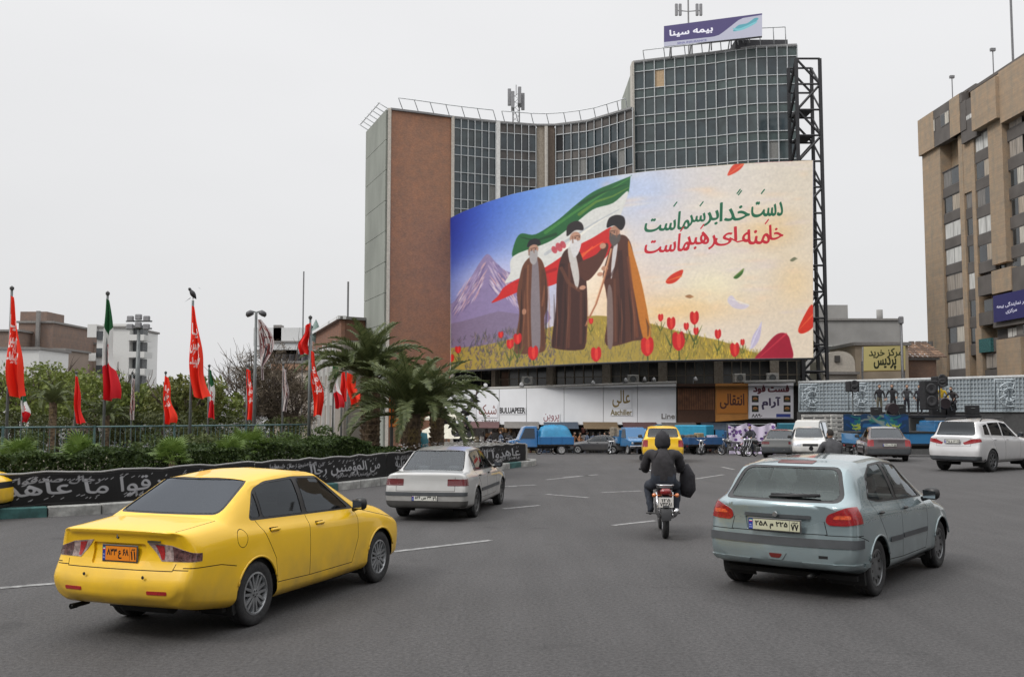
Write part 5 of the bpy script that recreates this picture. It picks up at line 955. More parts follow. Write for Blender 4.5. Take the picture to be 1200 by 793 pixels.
def limbs(mb, h, spread, seed, n=7, r=.16, z1=.45, lv=2, k=0):
    rr = random.Random(seed); mb.tube([(0, 0, -.3), (rr.uniform(-.1, .1), 0, h * .25), (rr.uniform(-.15, .15), rr.uniform(-.1, .1), h * z1)], [r * 1.3, r, r * .8], 8, k)
    def br(p, d, L, rad, lev):
        q = p + d * L * .5 + Vector((rr.uniform(-.1, .1), rr.uniform(-.1, .1), .05)) * L; e = p + d * L + Vector((0, 0, .12 * L)); mb.tube([p, q, e], [rad, rad * .7, rad * .35], 5, k, False)
        if lev:
            for _ in range(3): dd = (d + Vector((rr.uniform(-1, 1), rr.uniform(-1, 1), rr.uniform(-.3, .8))) * .7).normalized(); br(p.lerp(e, rr.uniform(.4, 1)), dd, L * .62, rad * .5, lev - 1)
    for i in range(n): a = 2 * PI * i / n + rr.uniform(-.3, .3); d = Vector((math.cos(a) * spread, math.sin(a) * spread, rr.uniform(.5, 1.3))).normalized(); br(Vector((0, 0, h * rr.uniform(z1 * .7, z1))), d, h * rr.uniform(.28, .42), r * .5, lv)
def tree(label, loc, h, rad, c1, c2, seed, nc=55, per=70, ls=.34, name='leafy_tree', group=None, crz=.33):
    root = thing(name, label, 'tree', loc, random.Random(seed).uniform(0, 6), group); m = MB(); limbs(m, h, .8, seed, r=.05 * rad + .08); m.build('trunk', BARK, root, True)
    P = clumps(nc, rad, rad, h * crz, per, rad * .34, h * .66, seed=seed); leaves('crown', P, ls, leafmat('leaf_%s_%d' % (name, seed % 5), c1, c2), root); return root
def hedge(label, p0, p1, w, h, seed, c1=(.022, .042, .011), c2=(.065, .098, .024), n=7000, z0=.15):
    p0, p1 = Vector(p0), Vector(p1); d = p1 - p0; L = d.length; root = thing('hedge', label, 'hedge', ((p0 + p1) / 2), math.atan2(d.y, d.x), 'clipped hedges on the median'); r = np.random.default_rng(seed)
    P = r.uniform(-.5, .5, (n, 3)); f = r.integers(0, 3, n); P[f == 0, 2] = .5 - abs(r.normal(0, .04, (f == 0).sum())); P[f == 1, 1] = -.5 + abs(r.normal(0, .05, (f == 1).sum())); P = P * [L, w, h]
    P[:, 2] += h / 2 + z0 + .07 * np.sin(P[:, 0] * 2.3 + seed) + .06 * np.sin(P[:, 0] * 5.1) ; P[:, 1] += .12 * np.sin(P[:, 0] * 3.1 + 2 * P[:, 2]); leaves('foliage', P, .10, leafmat('hedge_leaf', c1, c2), root, .55)
    m = MB()
    for i in range(int(L * 2)): x = -L / 2 + (i + .5) * .5; m.tube([(x, 0, 0), (x + .1 * math.sin(i), .05, h * .8)], [.03, .012], 5)
    q = m.build('stems', BARK, root); q['kind'] = 'stuff'; return root
# palms
def frond_mesh(L, droop, nl, lw, ll, name, seed=0, vee=.5, up=.9):
    rr = random.Random(seed); V = []; F = []; pts = []; n = 14; a = up; p = Vector((0, 0, 0))
    for i in range(n + 1): pts.append(p.copy()); t = i / n; ang = a - droop * t ** 1.5; p = p + Vector((math.cos(ang), 0, math.sin(ang))) * L / n
    for i in range(n):
        r0, r1 = .028 * (1 - i / n) + .006, .028 * (1 - (i + 1) / n) + .006; b = len(V); V += [pts[i] + Vector((0, -r0, 0)), pts[i] + Vector((0, r0, 0)), pts[i + 1] + Vector((0, r1, 0)), pts[i + 1] + Vector((0, -r1, 0))]; F.append((b, b + 1, b + 2, b + 3))
    for k in range(nl):
        t = .10 + .88 * k / nl; x = t * n; i = min(n - 1, int(x)); q = pts[i].lerp(pts[i + 1], x - i); d = (pts[i + 1] - pts[i]).normalized(); l = ll * (math.sin(PI * min(1, .18 + t * .82)) ** .6) * rr.uniform(.85, 1.1)
        for s in (-1, 1):
            upv = Vector((-d.z, 0, d.x)); dirv = (Vector((0, s, 0)) * .8 + d * .75 + upv * (vee + rr.uniform(-.15, .15))).normalized(); e = q + dirv * l + Vector((0, 0, -.18 * l)); md = q + dirv * l * .5; wv = d * lw * .5; b = len(V); V += [q - wv, q + wv, md + wv * 1.1, md - wv * 1.1, e]; F += [(b, b + 1, b + 2, b + 3), (b + 3, b + 2, b + 4)]
    me = D.meshes.new(name); me.from_pydata([tuple(v) for v in V], [], F); return me
PL = leafmat('palm_leaf', (.055, .075, .028), (.13, .15, .06), .5, .25); PLD = leafmat('palm_leaf_dry', (.16, .12, .05), (.26, .19, .09), .7, .1)
FRS = [frond_mesh(2.6, d, 46, .045, .42, 'frond', i, .5, u) for i, (d, u) in enumerate(((1.7, .95), (1.9, .8), (1.35, 1.15), (2.1, .6)))]
for f in FRS: f.materials.append(PL)
DRY = frond_mesh(1.8, 1.2, 30, .04, .3, 'frond', 9, .2, -.5); DRY.materials.append(PLD)
def palm(label, loc, th, tr, nf, sc_=1.0, seed=0, dry=8, rz=0, gname='feather palms on the median', el=(.28, 1.5)):
    rr = random.Random(seed); root = thing('palm_tree', label, 'palm tree', loc, rz, gname); m = MB(); m.tube([(0, 0, -.3), (.03, 0, th * .5), (0, 0, th)], [tr * 1.05, tr, tr * 1.1], 14)
    k = int(th / .16)
    for i in range(k):                           # old leaf bases wound round the trunk
        for j in range(11):
            a = 2 * PI * (j + (i % 2) * .5) / 11; z = i * .16 + rr.uniform(-.02, .02); c, s = math.cos(a), math.sin(a); o = Vector((c * tr * .95, s * tr * .95, z)); t = Vector((-s, c, 0)); n_ = Vector((c, s, 0)); q = tr * rr.uniform(.25, .5)
            m.add([o - t * .075 * tr / .3, o + t * .075 * tr / .3, o + n_ * q * .7 + Vector((0, 0, .13)) + t * .04, o + n_ * q * .7 + Vector((0, 0, .13)) - t * .04, o + Vector((0, 0, .15))], [(0, 1, 2, 3), (3, 2, 4), (0, 3, 4), (1, 4, 2)])
    m.build('trunk', mat('palm_trunk', (.20, .145, .09), .95, var=.5, scale=6, bump=.6, col2=(.07, .05, .035)), root)
    for i in range(nf):
        a = i * 2.39996 + rr.uniform(-.15, .15); t = (i + .5) / nf; e = el[1] - (el[1] - el[0]) * t ** .8; me = FRS[rr.randrange(4)]; o = D.objects.new('frond', me); C.objects.link(o); o.parent = root; k = sc_ * rr.uniform(.85, 1.1) * (.75 + .25 * min(1, t * 2)); o.scale = (k, k, k); o.location = (math.cos(a) * tr * .3, math.sin(a) * tr * .3, th - .12 * t); o.rotation_euler = (rr.uniform(-.25, .25), -(e - .75), a)
    for i in range(dry): o = D.objects.new('dry_frond', DRY); C.objects.link(o); o.parent = root; a = i * 2.1 + rr.random(); o.scale = (sc_ * .7,) * 3; o.location = (math.cos(a) * tr * .7, math.sin(a) * tr * .7, th - .15); o.rotation_euler = (0, .75 + rr.uniform(0, .2), a)
    return root
def base(u, Y): p = gat(u, Y); return p
p = base(434, 33.5); palm('taller feather palm, left one of the big pair, its crown before the brick wall', p, 3.2, .30, 58, 1.05, 3, 12)
p = base(482, 30.5); palm('big feather palm in front, its crown overlapping the left end of the billboard', p, 1.95, .27, 62, 1.0, 5, 14)
p = base(512, 36); palm('feather palm behind the front one, right one of the three', p, 2.3, .24, 36, .92, 8)
p = base(62, 46); palm('small far palm at the left among the light green trees', p, 2.6, .15, 30, .62, 11, 3)
p = base(125, 52); palm('small far palm behind the tall tricolour flag', p, 2.2, .15, 28, .62, 12, 3)
# fan palms: stubby, bright
def fan_leaf():
    V = []; F = []; n = 15
    V.append((0, 0, 0)); m_ = 0
    F2 = []
    for i in range(n):
        a = R(-105 + 210 * i / (n - 1)); L = .42 * (1 - .25 * abs(i - n / 2) / (n / 2)); b = len(V); c, s = math.cos(a), math.sin(a); V += [(.45 + c * L * .55 - s * .022, s * L * .55 + c * .022, .03), (.45 + c * L * .55 + s * .022, s * L * .55 - c * .022, .03), (.45 + c * L, s * L, -.06), (.45, 0, 0)]; F2 += [(b + 3, b + 1, b, ), (b, b + 1, b + 2)]
    b = len(V); V += [(0, -.012, 0), (0, .012, 0), (.46, .01, 0), (.46, -.01, 0)]; F2.append((b, b + 1, b + 2, b + 3)); me = D.meshes.new('fan_leaf'); me.from_pydata(V, [], F2); return me
FL = fan_leaf(); FL.materials.append(leafmat('fan_leaf', (.07, .13, .02), (.15, .22, .05), .5, .25))
def fanpalm(label, loc, s=1, n=26, seed=0):
    rr = random.Random(seed); root = thing('fan_palm', label, 'palm', loc, 0, 'low fan palms in the hedge'); m = MB(); m.tube([(0, 0, 0), (0, 0, .5 * s)], [.12 * s, .09 * s], 8); m.build('trunk', mat('palm_trunk'), root)
    for i in range(n): o = D.objects.new('fan_leaf', FL); C.objects.link(o); o.parent = root; a = i * 2.4; e = 1.3 - 1.5 * i / n; o.location = (0, 0, .5 * s); k = s * rr.uniform(.8, 1.2); o.scale = (k, k, k); o.rotation_euler = (rr.uniform(-.4, .4), -e, a)
    return root
for u, Y, s, w in ((95, 21.6, .78, 'left of the taxi, between the tall red and tricolour flags'), (203, 22.4, .72, 'under the red flag with the crow, above the taxi roof'), (268, 24.2, .68, 'small one just left of the widest fan palm'), (292, 25.2, .9, 'widest one, above the taxi roof right of centre'), (24, 23.0, .75, 'at the far left edge beside the railing'), (408, 28.5, .6, 'at the foot of the taller feather palm')):
    p = base(u, Y); p.z += .55 if Y < 26 else .3; fanpalm('low bright green fan palm, ' + w, p, s, 26, int(u))
hp = [(-16, 18.9), (-11.5, 19.9), (-9.2, 21.6), (-7.6, 24.0), (-6.0, 26.4), (-4.6, 28.4), (-3.5, 30.6)]
hl = ['at the far left beyond the edge of view', 'leftmost in view behind the large calligraphy', 'behind the rear window of the yellow taxi', 'above the taxi roof, left of the widest fan palm', 'between the widest fan palm and the feather palms', 'at the foot of the feather palms']
for i, (a, b_) in enumerate(zip(hp, hp[1:])): hedge('dense dark green hedge ' + hl[i], (a[0], a[1], 0), (b_[0], b_[1], 0), 1.5, (1.0, 1.02, 1.0, .98, 1.06, .72)[i], i + 3, n=9000 if i < 5 else 5000)
for i, (u, Y, rr_, h_, c1, c2, w) in enumerate(((330, 29, .8, 1.45, (.05, .09, .02), (.12, .17, .05), 'loose bright shrub between the red flag and the feather palms'), (372, 30, .7, 1.55, (.045, .08, .02), (.10, .15, .04), 'loose green shrub left of the feather palms'), (160, 25.5, .8, 1.45, (.04, .07, .02), (.10, .13, .04), 'loose green shrub in front of the railing left'), (240, 26.5, .8, 1.42, (.05, .08, .02), (.12, .14, .05), 'loose yellowish shrub in front of the railing middle'), (30, 26, .9, 1.45, (.04, .06, .02), (.09, .12, .04), 'dark loose shrub at the left edge'))):
    p = base(u, Y); root = thing('shrub', w, 'shrub', p, 0, 'loose shrubs on the median'); m = MB(); limbs(m, h_, .8, i, 5, .03, .3, 1); m.build('stem', BARK, root); leaves('foliage', clumps(22, rr_, rr_ * .8, h_ * .42, 90, .3, h_ * .58, .3, i), .11, leafmat('shrub_leaf_%d' % i, c1, c2), root, .35)
# railing
rail = thing('railing', 'long teal metal railing across the planted median', 'railing', (-8, 26.5, 0)); TL = mat('railing_teal', (.07, .13, .13), .5, var=.2)
rp = [(-19, 22.5), (-14.5, 24.2), (-11, 26.6), (-7.5, 29.8), (-5.2, 32.5)]; rs = dense(rp, 2.2)
for a, b_ in zip(rs, rs[1:]):
    for z in (1.62, .85): m = MB(); m.tube([(a.x, a.y, z), (b_.x, b_.y, z)], .028, 6); m.build('rail', TL, rail, True, world=True)
    m = MB(); m.tube([(a.x, a.y, .1), (a.x, a.y, 1.66)], .035, 6); m.build('post', TL, rail, world=True); m = MB()
    for k in range(1, 16): c = a.lerp(b_, k / 16); m.tube([(c.x, c.y, .85), (c.x, c.y, 1.62)], .008, 4)
    q = m.build('pickets', TL, rail, world=True); q['kind'] = 'stuff'
# trees behind
G1, G2 = (.085, .115, .025), (.20, .235, .055)
for i, (u, Y, h, r_, c1, c2, w) in enumerate(((18, 62, 5.6, 3.0, G1, G2, 'left of the brown brick block'), (66, 64, 6.1, 3.1, G1, G2, 'in front of the brown brick block, above the small far palm'), (112, 60, 5.4, 2.8, G1, G2, 'below the tricolour flag, before the white tower'), (160, 62, 4.8, 2.7, (.08, .11, .02), (.16, .19, .05), 'below the white tower, left of the small red flag'), (215, 58, 5.3, 2.4, (.07, .085, .02), (.16, .165, .045), 'behind the red flag with the crow'), (246, 62, 5.0, 2.0, (.08, .09, .02), (.17, .17, .05), 'rightmost leafy one beside the brown leafless tree'), (38, 74, 7.4, 2.8, (.09, .12, .025), (.19, .22, .06), 'taller one further back at the left'), (190, 76, 5.6, 3.2, (.09, .11, .025), (.18, .2, .06), 'low and further back behind the small red flag'))):
    tree('light green spring tree ' + w, gat(u, Y), h * .92, r_, c1, c2, i + 20, 44, 70, .30, group='light green trees beyond the median')
for i, (u, Y) in enumerate(((10, 56), (60, 55), (110, 54), (150, 53), (200, 52), (245, 54), (280, 58), (330, 60))):
    root = thing('shrub', 'dark shrub under the trees, number %s from the left behind the railing' % ('first second third fourth fifth sixth seventh eighth'.split()[i]), 'shrub', gat(u, Y), 0, 'dark shrubs behind the railing'); m = MB(); limbs(m, 2.4, .8, i, 4, .05, .3, 1); m.build('stem', BARK, root); leaves('foliage', clumps(30, 1.9, 1.2, 1.2, 70, .55, 1.35, .2, i + 60), .2, leafmat('dark_shrub', (.03, .04, .012), (.09, .10, .03)), root, .4)
def bare(label, loc, h, r_, seed):
    root = thing('leafless_tree', label, 'tree', loc, 0, 'leafless trees before the cream building'); m = MB(); limbs(m, h, .75, seed, 9, .16, .4, 2); m.build('trunk', BARK, root, True)
    r = np.random.default_rng(seed); P = clumps(60, r_, r_, h * .42, 70, r_ * .36, h * .58, .2, seed); o = leaves('twigs', P, .55, leafmat('twig_brown', (.085, .065, .045), (.15, .12, .085), .9, 0), root, .07); return root
bare('round leafless brown tree left of the double-headed lamp post', gat(296, 66), 7.4, 2.1, 1); bare('leafless brown tree with a tall crown right of the lamp post', gat(318, 68), 7.6, 2.1, 2); bare('leafless brown tree in front of the cream arched facade', gat(345, 67), 6.0, 1.8, 3)
# ---------------- the glass office building, its billboard and the shop hoardings
def Yz(u, v, Z): r = ray(u, v); return (Z - CAMH) * r.y / r.z
def itp(x, P): return float(np.interp(x, [p[0] for p in P], [p[1] for p in P]))
ZL, ZT = CAMH + 30.8, CAMH + 35.87
low_top = [(455, 128), (475, 130), (532, 138), (582, 143.5), (628, 147), (650, 147), (690, 142), (715, 135), (741, 127)]; tow_top = [(742, 73.5), (788, 68), (836, 62.5), (860, 58.5), (885, 55.5), (933, 53.5)]
def pl(u): v = itp(u, low_top); p = at(u, v, Yz(u, v, ZL)); return Vector((p.x, p.y))
def pt(u): v = itp(u, tow_top); p = at(u, v, Yz(u, v, ZT)); return Vector((p.x, p.y))
bld = thing('office_building', 'tall curved glass and brick office building behind the painted billboard', 'building', (pl(640).x, pl(640).y + 8, -1.8))
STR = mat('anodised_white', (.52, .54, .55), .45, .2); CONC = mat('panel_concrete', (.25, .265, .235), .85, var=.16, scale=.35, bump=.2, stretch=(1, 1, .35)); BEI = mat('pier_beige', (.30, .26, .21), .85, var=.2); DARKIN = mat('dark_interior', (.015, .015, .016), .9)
def brickmat(name, c1, c2, mort, sx=1):
    m = D.materials.new(name); m.use_nodes = True; nt = m.node_tree; b = nt.nodes['Principled BSDF']; b.inputs['Roughness'].default_value = .9; t = nt.nodes.new('ShaderNodeTexCoord'); s = nt.nodes.new('ShaderNodeSeparateXYZ'); nt.links.new(t.outputs['Object'], s.inputs[0])
    h = nt.nodes.new('ShaderNodeCombineXYZ'); nt.links.new(s.outputs[0], h.inputs[0]); nt.links.new(s.outputs[2], h.inputs[1]); k = nt.nodes.new('ShaderNodeTexBrick'); k.inputs['Scale'].default_value = 3.2; k.inputs['Color1'].default_value = (*c1, 1); k.inputs['Color2'].default_value = (*c2, 1); k.inputs['Mortar'].default_value = (*mort, 1); k.inputs['Mortar Size'].default_value = .02; nt.links.new(h.outputs[0], k.inputs[0])
    n = nt.nodes.new('ShaderNodeTexNoise'); n.inputs['Scale'].default_value = 1.3; n.inputs['Detail'].default_value = 9; n.inputs['Roughness'].default_value = .7; nt.links.new(t.outputs['Object'], n.inputs[0]); r = nt.nodes.new('ShaderNodeMapRange'); r.inputs[1].default_value = .35; r.inputs[2].default_value = .68; nt.links.new(n.outputs['Fac'], r.inputs[0])
    mx = nt.nodes.new('ShaderNodeMix'); mx.data_type = 'RGBA'; mx.blend_type = 'MULTIPLY'; mx.inputs[0].default_value = 1; nt.links.new(k.outputs[0], mx.inputs[6]); cr_ = nt.nodes.new('ShaderNodeMix'); cr_.data_type = 'RGBA'; cr_.inputs[6].default_value = (.76, .82, .88, 1); cr_.inputs[7].default_value = (1.07, 1.0, .93, 1); nt.links.new(r.outputs[0], cr_.inputs[0]); nt.links.new(cr_.outputs[2], mx.inputs[7]); nt.links.new(mx.outputs[2], b.inputs['Base Color']); MATS[name] = m; return m
BRK = brickmat('red_brick', (.45, .225, .14), (.35, .175, .11), (.32, .22, .16))
zb = -1.8
def wallq(name, a, b_, z0, z1, m, th=.3, parent=bld):
    a, b_ = Vector(a), Vector(b_); n = Vector((-(b_ - a).y, (b_ - a).x)).normalized() * th; k = MB(); k.add([(*a, z0), (*b_, z0), (*(b_ + n), z0), (*(a + n), z0), (*a, z1), (*b_, z1), (*(b_ + n), z1), (*(a + n), z1)], [(3, 2, 1, 0), (4, 5, 6, 7), (0, 1, 5, 4), (1, 2, 6, 5), (2, 3, 7, 6), (3, 0, 4, 7)]); return k.build(name, m, parent, world=True)
A0, A1 = pl(457), pl(531); L0 = at(432, 155, Yz(432, 155, ZL)); L0 = Vector((L0.x, L0.y))
wallq('brick_wall', A0, A1, zb, ZL, BRK)
# concrete flank, panel by panel
hh = (ZL - zb) / 11
for i in range(11): wallq('concrete_panel', L0, A0 + Vector((-.12, .1)), zb + i * hh + .03, zb + (i + 1) * hh - .02, CONC, -.3)
wallq('flank_joint', L0 + Vector((.1, .1)), A0, zb, ZL - .05, mat('joint_dark', (.10, .10, .09)), -.2)
for p in (A0, A1): k = MB(); k.box((p.x, p.y - .12, (zb + ZL) / 2 + .05), (.32, .3, ZL - zb)); k.build('corner_strip', mat('trim_cream', (.45, .42, .37), .7), bld, world=True)
back = []
PANE = {}
def pane_mat(k):
    if k not in PANE:
        c = ((.035, .052, .058), (.028, .042, .050), (.045, .062, .065), (.02, .026, .03), (.06, .07, .068))[k]; PANE[k] = mat('facade_glass_%d' % k, c, .10, 0, .3, .8, 0, spec=.75)
    return PANE[k]
GREEN = mat('spandrel_green', (.055, .080, .078), .25, var=.2, scale=1, spec=.6); BROWN = mat('spandrel_brown', (.085, .075, .068), .4, var=.3, scale=1); BLIND = mat('blind_tan', (.42, .30, .18), .7)
def curtain(us, fn, ztop, rows, spm, vism, seed, top_sp=.95, zlow=None, dark=0):
    rr = random.Random(seed); P = [fn(u) for u in us]
    for i in range(len(P) - 1):
        a, b_ = P[i], P[i + 1]; z = ztop - .12
        for r in range(rows):
            for kind, h in (('spandrel', top_sp), ('pane', 1.85)):
                z1 = z; z0 = z - h; z = z0
                if zlow and z1 < zlow(us[i]): continue
                tl = rr.uniform(-.012, .012); d = (b_ - a); n = Vector((-d.y, d.x)).normalized(); q = rr.uniform(.0, .03); e = a + n * q; f = b_ + n * (q + tl)
                mm = spm if kind == 'spandrel' else pane_mat(rr.choice(vism))
                if dark and kind == 'pane' and rr.random() < dark: mm = DARKIN
                if kind == 'pane' and rr.random() < .035: mm = mat('blind_grey', (.20, .20, .19), .8)
                if seed == 3 and kind == 'pane' and r == 0 and i == 2: mm = BLIND
                m = MB(); s = n * .05; m.add([(*e, z0 + .03), (*f, z0 + .03), (*f, z1 - .03), (*e, z1 - .03), (*(e + s), z0 + .03), (*(f + s), z0 + .03), (*(f + s), z1 - .03), (*(e + s), z1 - .03)], [(0, 1, 2, 3), (3, 2, 6, 7), (1, 0, 4, 5)]); m.build(kind, mm, bld, world=True, fix=False)
    for i, p in enumerate(P):
        m = MB(); m.box((p.x, p.y - .10, (ztop + 6) / 2), (.07, .2, ztop - 6)); m.build('mullion', STR, bld, world=True)
    z = ztop
    for r in range(rows + 1):
        for h in (top_sp, 1.85):
            m = MB()
            for a, b_ in zip(P, P[1:]): d = (b_ - a); m.box(((a.x + b_.x) / 2, (a.y + b_.y) / 2 - .04, z - .1), (d.length, .12, .07), math.atan2(d.y, d.x))
            m.build('transom', STR, bld, world=True); z -= h
    # dark floor slabs and back wall behind the panes
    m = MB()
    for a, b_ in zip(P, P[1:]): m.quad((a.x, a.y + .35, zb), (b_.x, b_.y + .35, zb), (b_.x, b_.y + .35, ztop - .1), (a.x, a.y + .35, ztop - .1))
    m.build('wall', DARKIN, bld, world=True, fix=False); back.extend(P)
lo = [(521, 258), (600, 228), (700, 209), (800, 197), (953, 188)]
def zl_low(u): v = itp(u, lo) + 12; p = pl(u); return at(u, v, p.y).z
curtain([532.5 + 8.1 * i for i in range(7)], pl, ZL, 6, mat('spandrel_blue', (.055, .075, .085), .25, var=.2, scale=1, spec=.6), (0, 1, 1, 2), 1, 1.0, zl_low)
curtain([586 + 8.4 * i for i in range(6)], pl, ZL, 6, BROWN, (0, 1, 3, 3), 2, 1.0, zl_low, .3)
curtain([651 + 9 * i for i in range(11)], pl, ZL, 6, BROWN, (0, 1, 1, 4), 4, 1.0, zl_low, .08)
def zl_tow(u): v = itp(u, lo) + 12; p = pt(u); return at(u, v, p.y).z
curtain([742.5 + 11.95 * i for i in range(17)], pt, ZT, 7, GREEN, (0, 0, 1, 2), 3, .95, zl_tow)
k = MB(); p = pl(584); k.box((p.x, p.y - .15, (zb + ZL) / 2), (.42, .5, ZL - zb)); k.build('column', mat('column_white', (.62, .62, .60), .6), bld, world=True)
for u0, u1, mm in ((629, 641, BEI), (642, 650, mat('pier_brown', (.15, .115, .09), .8))): wallq('pier', pl(u0), pl(u1), zb, ZL - .1, mm)
k = MB(); p = pl(645); q = pl(640); k.box((q.x, q.y - .3, (zb + ZL) / 2), (.35, .35, ZL - zb - .4)); k.build('downpipe', mat('pipe_grey', (.3, .28, .25)), bld, True, world=True)
p = pt(742.5); k = MB(); k.box((p.x - .1, p.y + .5, (ZT + 5) / 2), (.22, 1.6, ZT - 5)); k.build('corner_strip', mat('trim_cream'), bld, world=True)
# the body behind the facades (roofs and rear walls)
def body(path, z1, name, depth=12):
    V = []; n = len(path); ys = max(p.y for p in path) + depth
    V = [(p.x, p.y + .4, z1 - .2) for p in path] + [(path[-1].x, ys, z1 - .2), (path[0].x, ys, z1 - .2)]; m = MB(); W = [(x, y, zb) for x, y, z in V]; N = len(V); m.add(V + W, [tuple(range(N))] + [(i, (i + 1) % N, N + (i + 1) % N, N + i) for i in range(N)]); return m.build(name, CONC, bld, world=True)
body([L0 + Vector((.6, .6)), A0 + Vector((.3, .3)), A1 + Vector((0, .2))] + [pl(u) for u in range(540, 741, 12)], ZL, 'low_wing', 10)
body([pt(u) for u in np.linspace(743, 933, 12)], ZT, 'tower_block', 12)
for us, fn, z1 in (([457, 500, 531], pl, ZL), ([531, 560, 584, 628, 650, 690, 741], pl, ZL), ([742.5, 790, 836, 885, 933.5], pt, ZT)):
    P = [fn(u) for u in us]; m = MB()
    for a, b_ in zip(P, P[1:]): d = b_ - a; m.box(((a.x + b_.x) / 2, (a.y + b_.y) / 2 + .05, z1 + .02), (d.length, .5, .2), math.atan2(d.y, d.x))
    m.build('parapet', mat('parapet_grey', (.25, .25, .25), .8), bld, world=True)
# roof edge rail on raking brackets
def roof_rail(pts, z, out=.9, up=1.0):
    Q = [Vector((p.x, p.y - out, z + up)) for p in pts]; m = MB(); m.tube(Q, .055, 5); m.build('roof_rail', STR, bld, True, world=True)
    for p, q in zip(pts, Q): m = MB(); m.tube([(p.x + .35, p.y + .3, z + .05), q], .05, 5); m.build('rail_bracket', STR, bld, True, world=True)
roof_rail([pl(u) for u in np.linspace(468, 578, 7)], ZL); roof_rail([pl(u) for u in (588, 604, 622, 640, 660, 678, 695, 710, 722, 732)], ZL); roof_rail([pt(u) for u in (752, 776, 800, 820, 842, 862)], ZT, 1.0, .8); roof_rail([pt(u) for u in (868, 888, 904, 918)], ZT, .8, 1.6)
Q = [L0.lerp(A0, t) for t in np.linspace(.02, .95, 7)]; m = MB(); m.tube([(p.x - .9, p.y - .3, ZL + .75) for p in Q], .055, 5); m.build('roof_rail', STR, bld, True, world=True)
for p in Q: m = MB(); m.tube([(p.x + .2, p.y, ZL), (p.x - 1.1, p.y - .3, ZL + .78)], .05, 5); m.build('rail_bracket', STR, bld, True, world=True)
q = pt(900); m = MB(); m.box((q.x - .5, q.y + 2, ZT + .45), (5.2, 3, .9)); m.build('plant_room', mat('roof_dark', (.04, .04, .045), .7), bld, world=True)
# telecom mast on the low roof
p = pl(605); mast = thing('telecom_mast', 'grey telecom mast with panel antennas on the low curved roof', 'mast', (p.x, p.y + 3, ZL - .2)); GM = mat('galv_steel', (.20, .20, .205), .5, .5); m = MB()
for sx, sy in ((-.35, -.35), (.35, -.35), (.35, .35), (-.35, .35)): m.tube([(sx, sy, 0), (sx, sy, 4.6)], .08, 5)
for i in range(7): z = i * .65; m.tube([(-.35, -.35, z), (.35, -.35, z + .65), (.35, .35, z), (-.35, .35, z + .65), (-.35, -.35, z)], .025, 4)
m.build('lattice', GM, mast); m = MB(); m.tube([(0, 0, 4.3), (0, 0, 5.5)], .04, 5); m.build('rod', GM, mast)
for a in range(6): t = a * PI / 3; m = MB(); m.bev((math.cos(t) * .75, math.sin(t) * .75, 3.6 + .5 * (a % 2)), (.38, .3, 1.9), .04); m.tube([(math.cos(t) * .3, math.sin(t) * .3, 3.4), (math.cos(t) * .75, math.sin(t) * .75, 3.5)], .03, 4); m.build('panel_antenna', mat('antenna_grey', (.24, .24, .25), .6), mast)
p = pt(818); am = thing('antenna_mast', 'thin antenna mast with small panels rising behind the rooftop sign', 'mast', (p.x, p.y + 5, ZT - .2)); m = MB(); m.tube([(0, 0, 0), (0, 0, 12.5)], .09, 6); m.build('rod', GM, am)
for sx in (-1.3, -.9, .9, 1.3): m = MB(); m.bev((sx, -.2, 6.9), (.3, .25, 1.3), .05); m.tube([(0, 0, 6.8), (sx, -.2, 6.8)], .05, 4); m.build('panel_antenna', mat('antenna_grey'), am)
for x, dx, z, w in ((574, 0, 1.5, 'small antenna pole on the low curved roof right of the telecom mast'),): pass
# rooftop sign
c = Cv(560, 176, (.70, .71, .78)); c.poly([(0, 0), (560, 0), (560, 12), (455, 18), (430, 30), (345, 110), (320, 130), (290, 138), (0, 138)], (.23, .19, .42)); c.text('بیمه سینا', 160, 72, 250, 62, (.93, .93, .97), bold=2); c.text('SINA INSURANCE', 165, 160, 170, 16, (.45, .45, .62), False, bold=1)
c.spl([(400, 110), (430, 70), (480, 62), (520, 30), (540, 40), (500, 80), (460, 90), (430, 112)], (.30, .62, .68)); c.spl([(398, 86), (430, 96), (470, 84), (530, 56), (520, 76), (460, 108), (420, 112)], (.45, .74, .78))
YB = 97.5; tl, tr, br, bl_ = at(778, 31, YB), at(893, 16, YB - 5), at(893, 42.5, YB - 5), at(778, 55, YB); sg = thing('rooftop_sign', 'purple and white insurance sign board with teal wave on the tower roof', 'sign', (bl_.x, bl_.y, ZT))
m = MB(); n_ = Vector((.1, .45, 0)); V = [tl, tr, br, bl_]; m.add([v for v in V] + [v + n_ for v in V], [(3, 2, 1, 0), (4, 5, 6, 7), (0, 1, 5, 4), (1, 2, 6, 5), (2, 3, 7, 6), (3, 0, 4, 7)]); m.build('sign_box', mat('sign_edge', (.35, .35, .37), .6), sg, world=True)
f = Vector((0, -.03, 0)); printed('sign_print', lerpgrid(tl + f, tr + f, br + f, bl_ + f, 2, 2), c.mat('insurance_sign', .5), sg, True)
for t in (.08, .3, .5, .7, .88): a = bl_.lerp(br, t); m = MB(); m.tube([a + Vector((0, .2, .2)), (a.x, a.y + .2, ZT - .1)], .07, 5); m.tube([a + Vector((0, .3, .8)), (a.x + .2, a.y + 3, ZT - .1)], .06, 5); m.build('support', GM, sg, True, world=True)
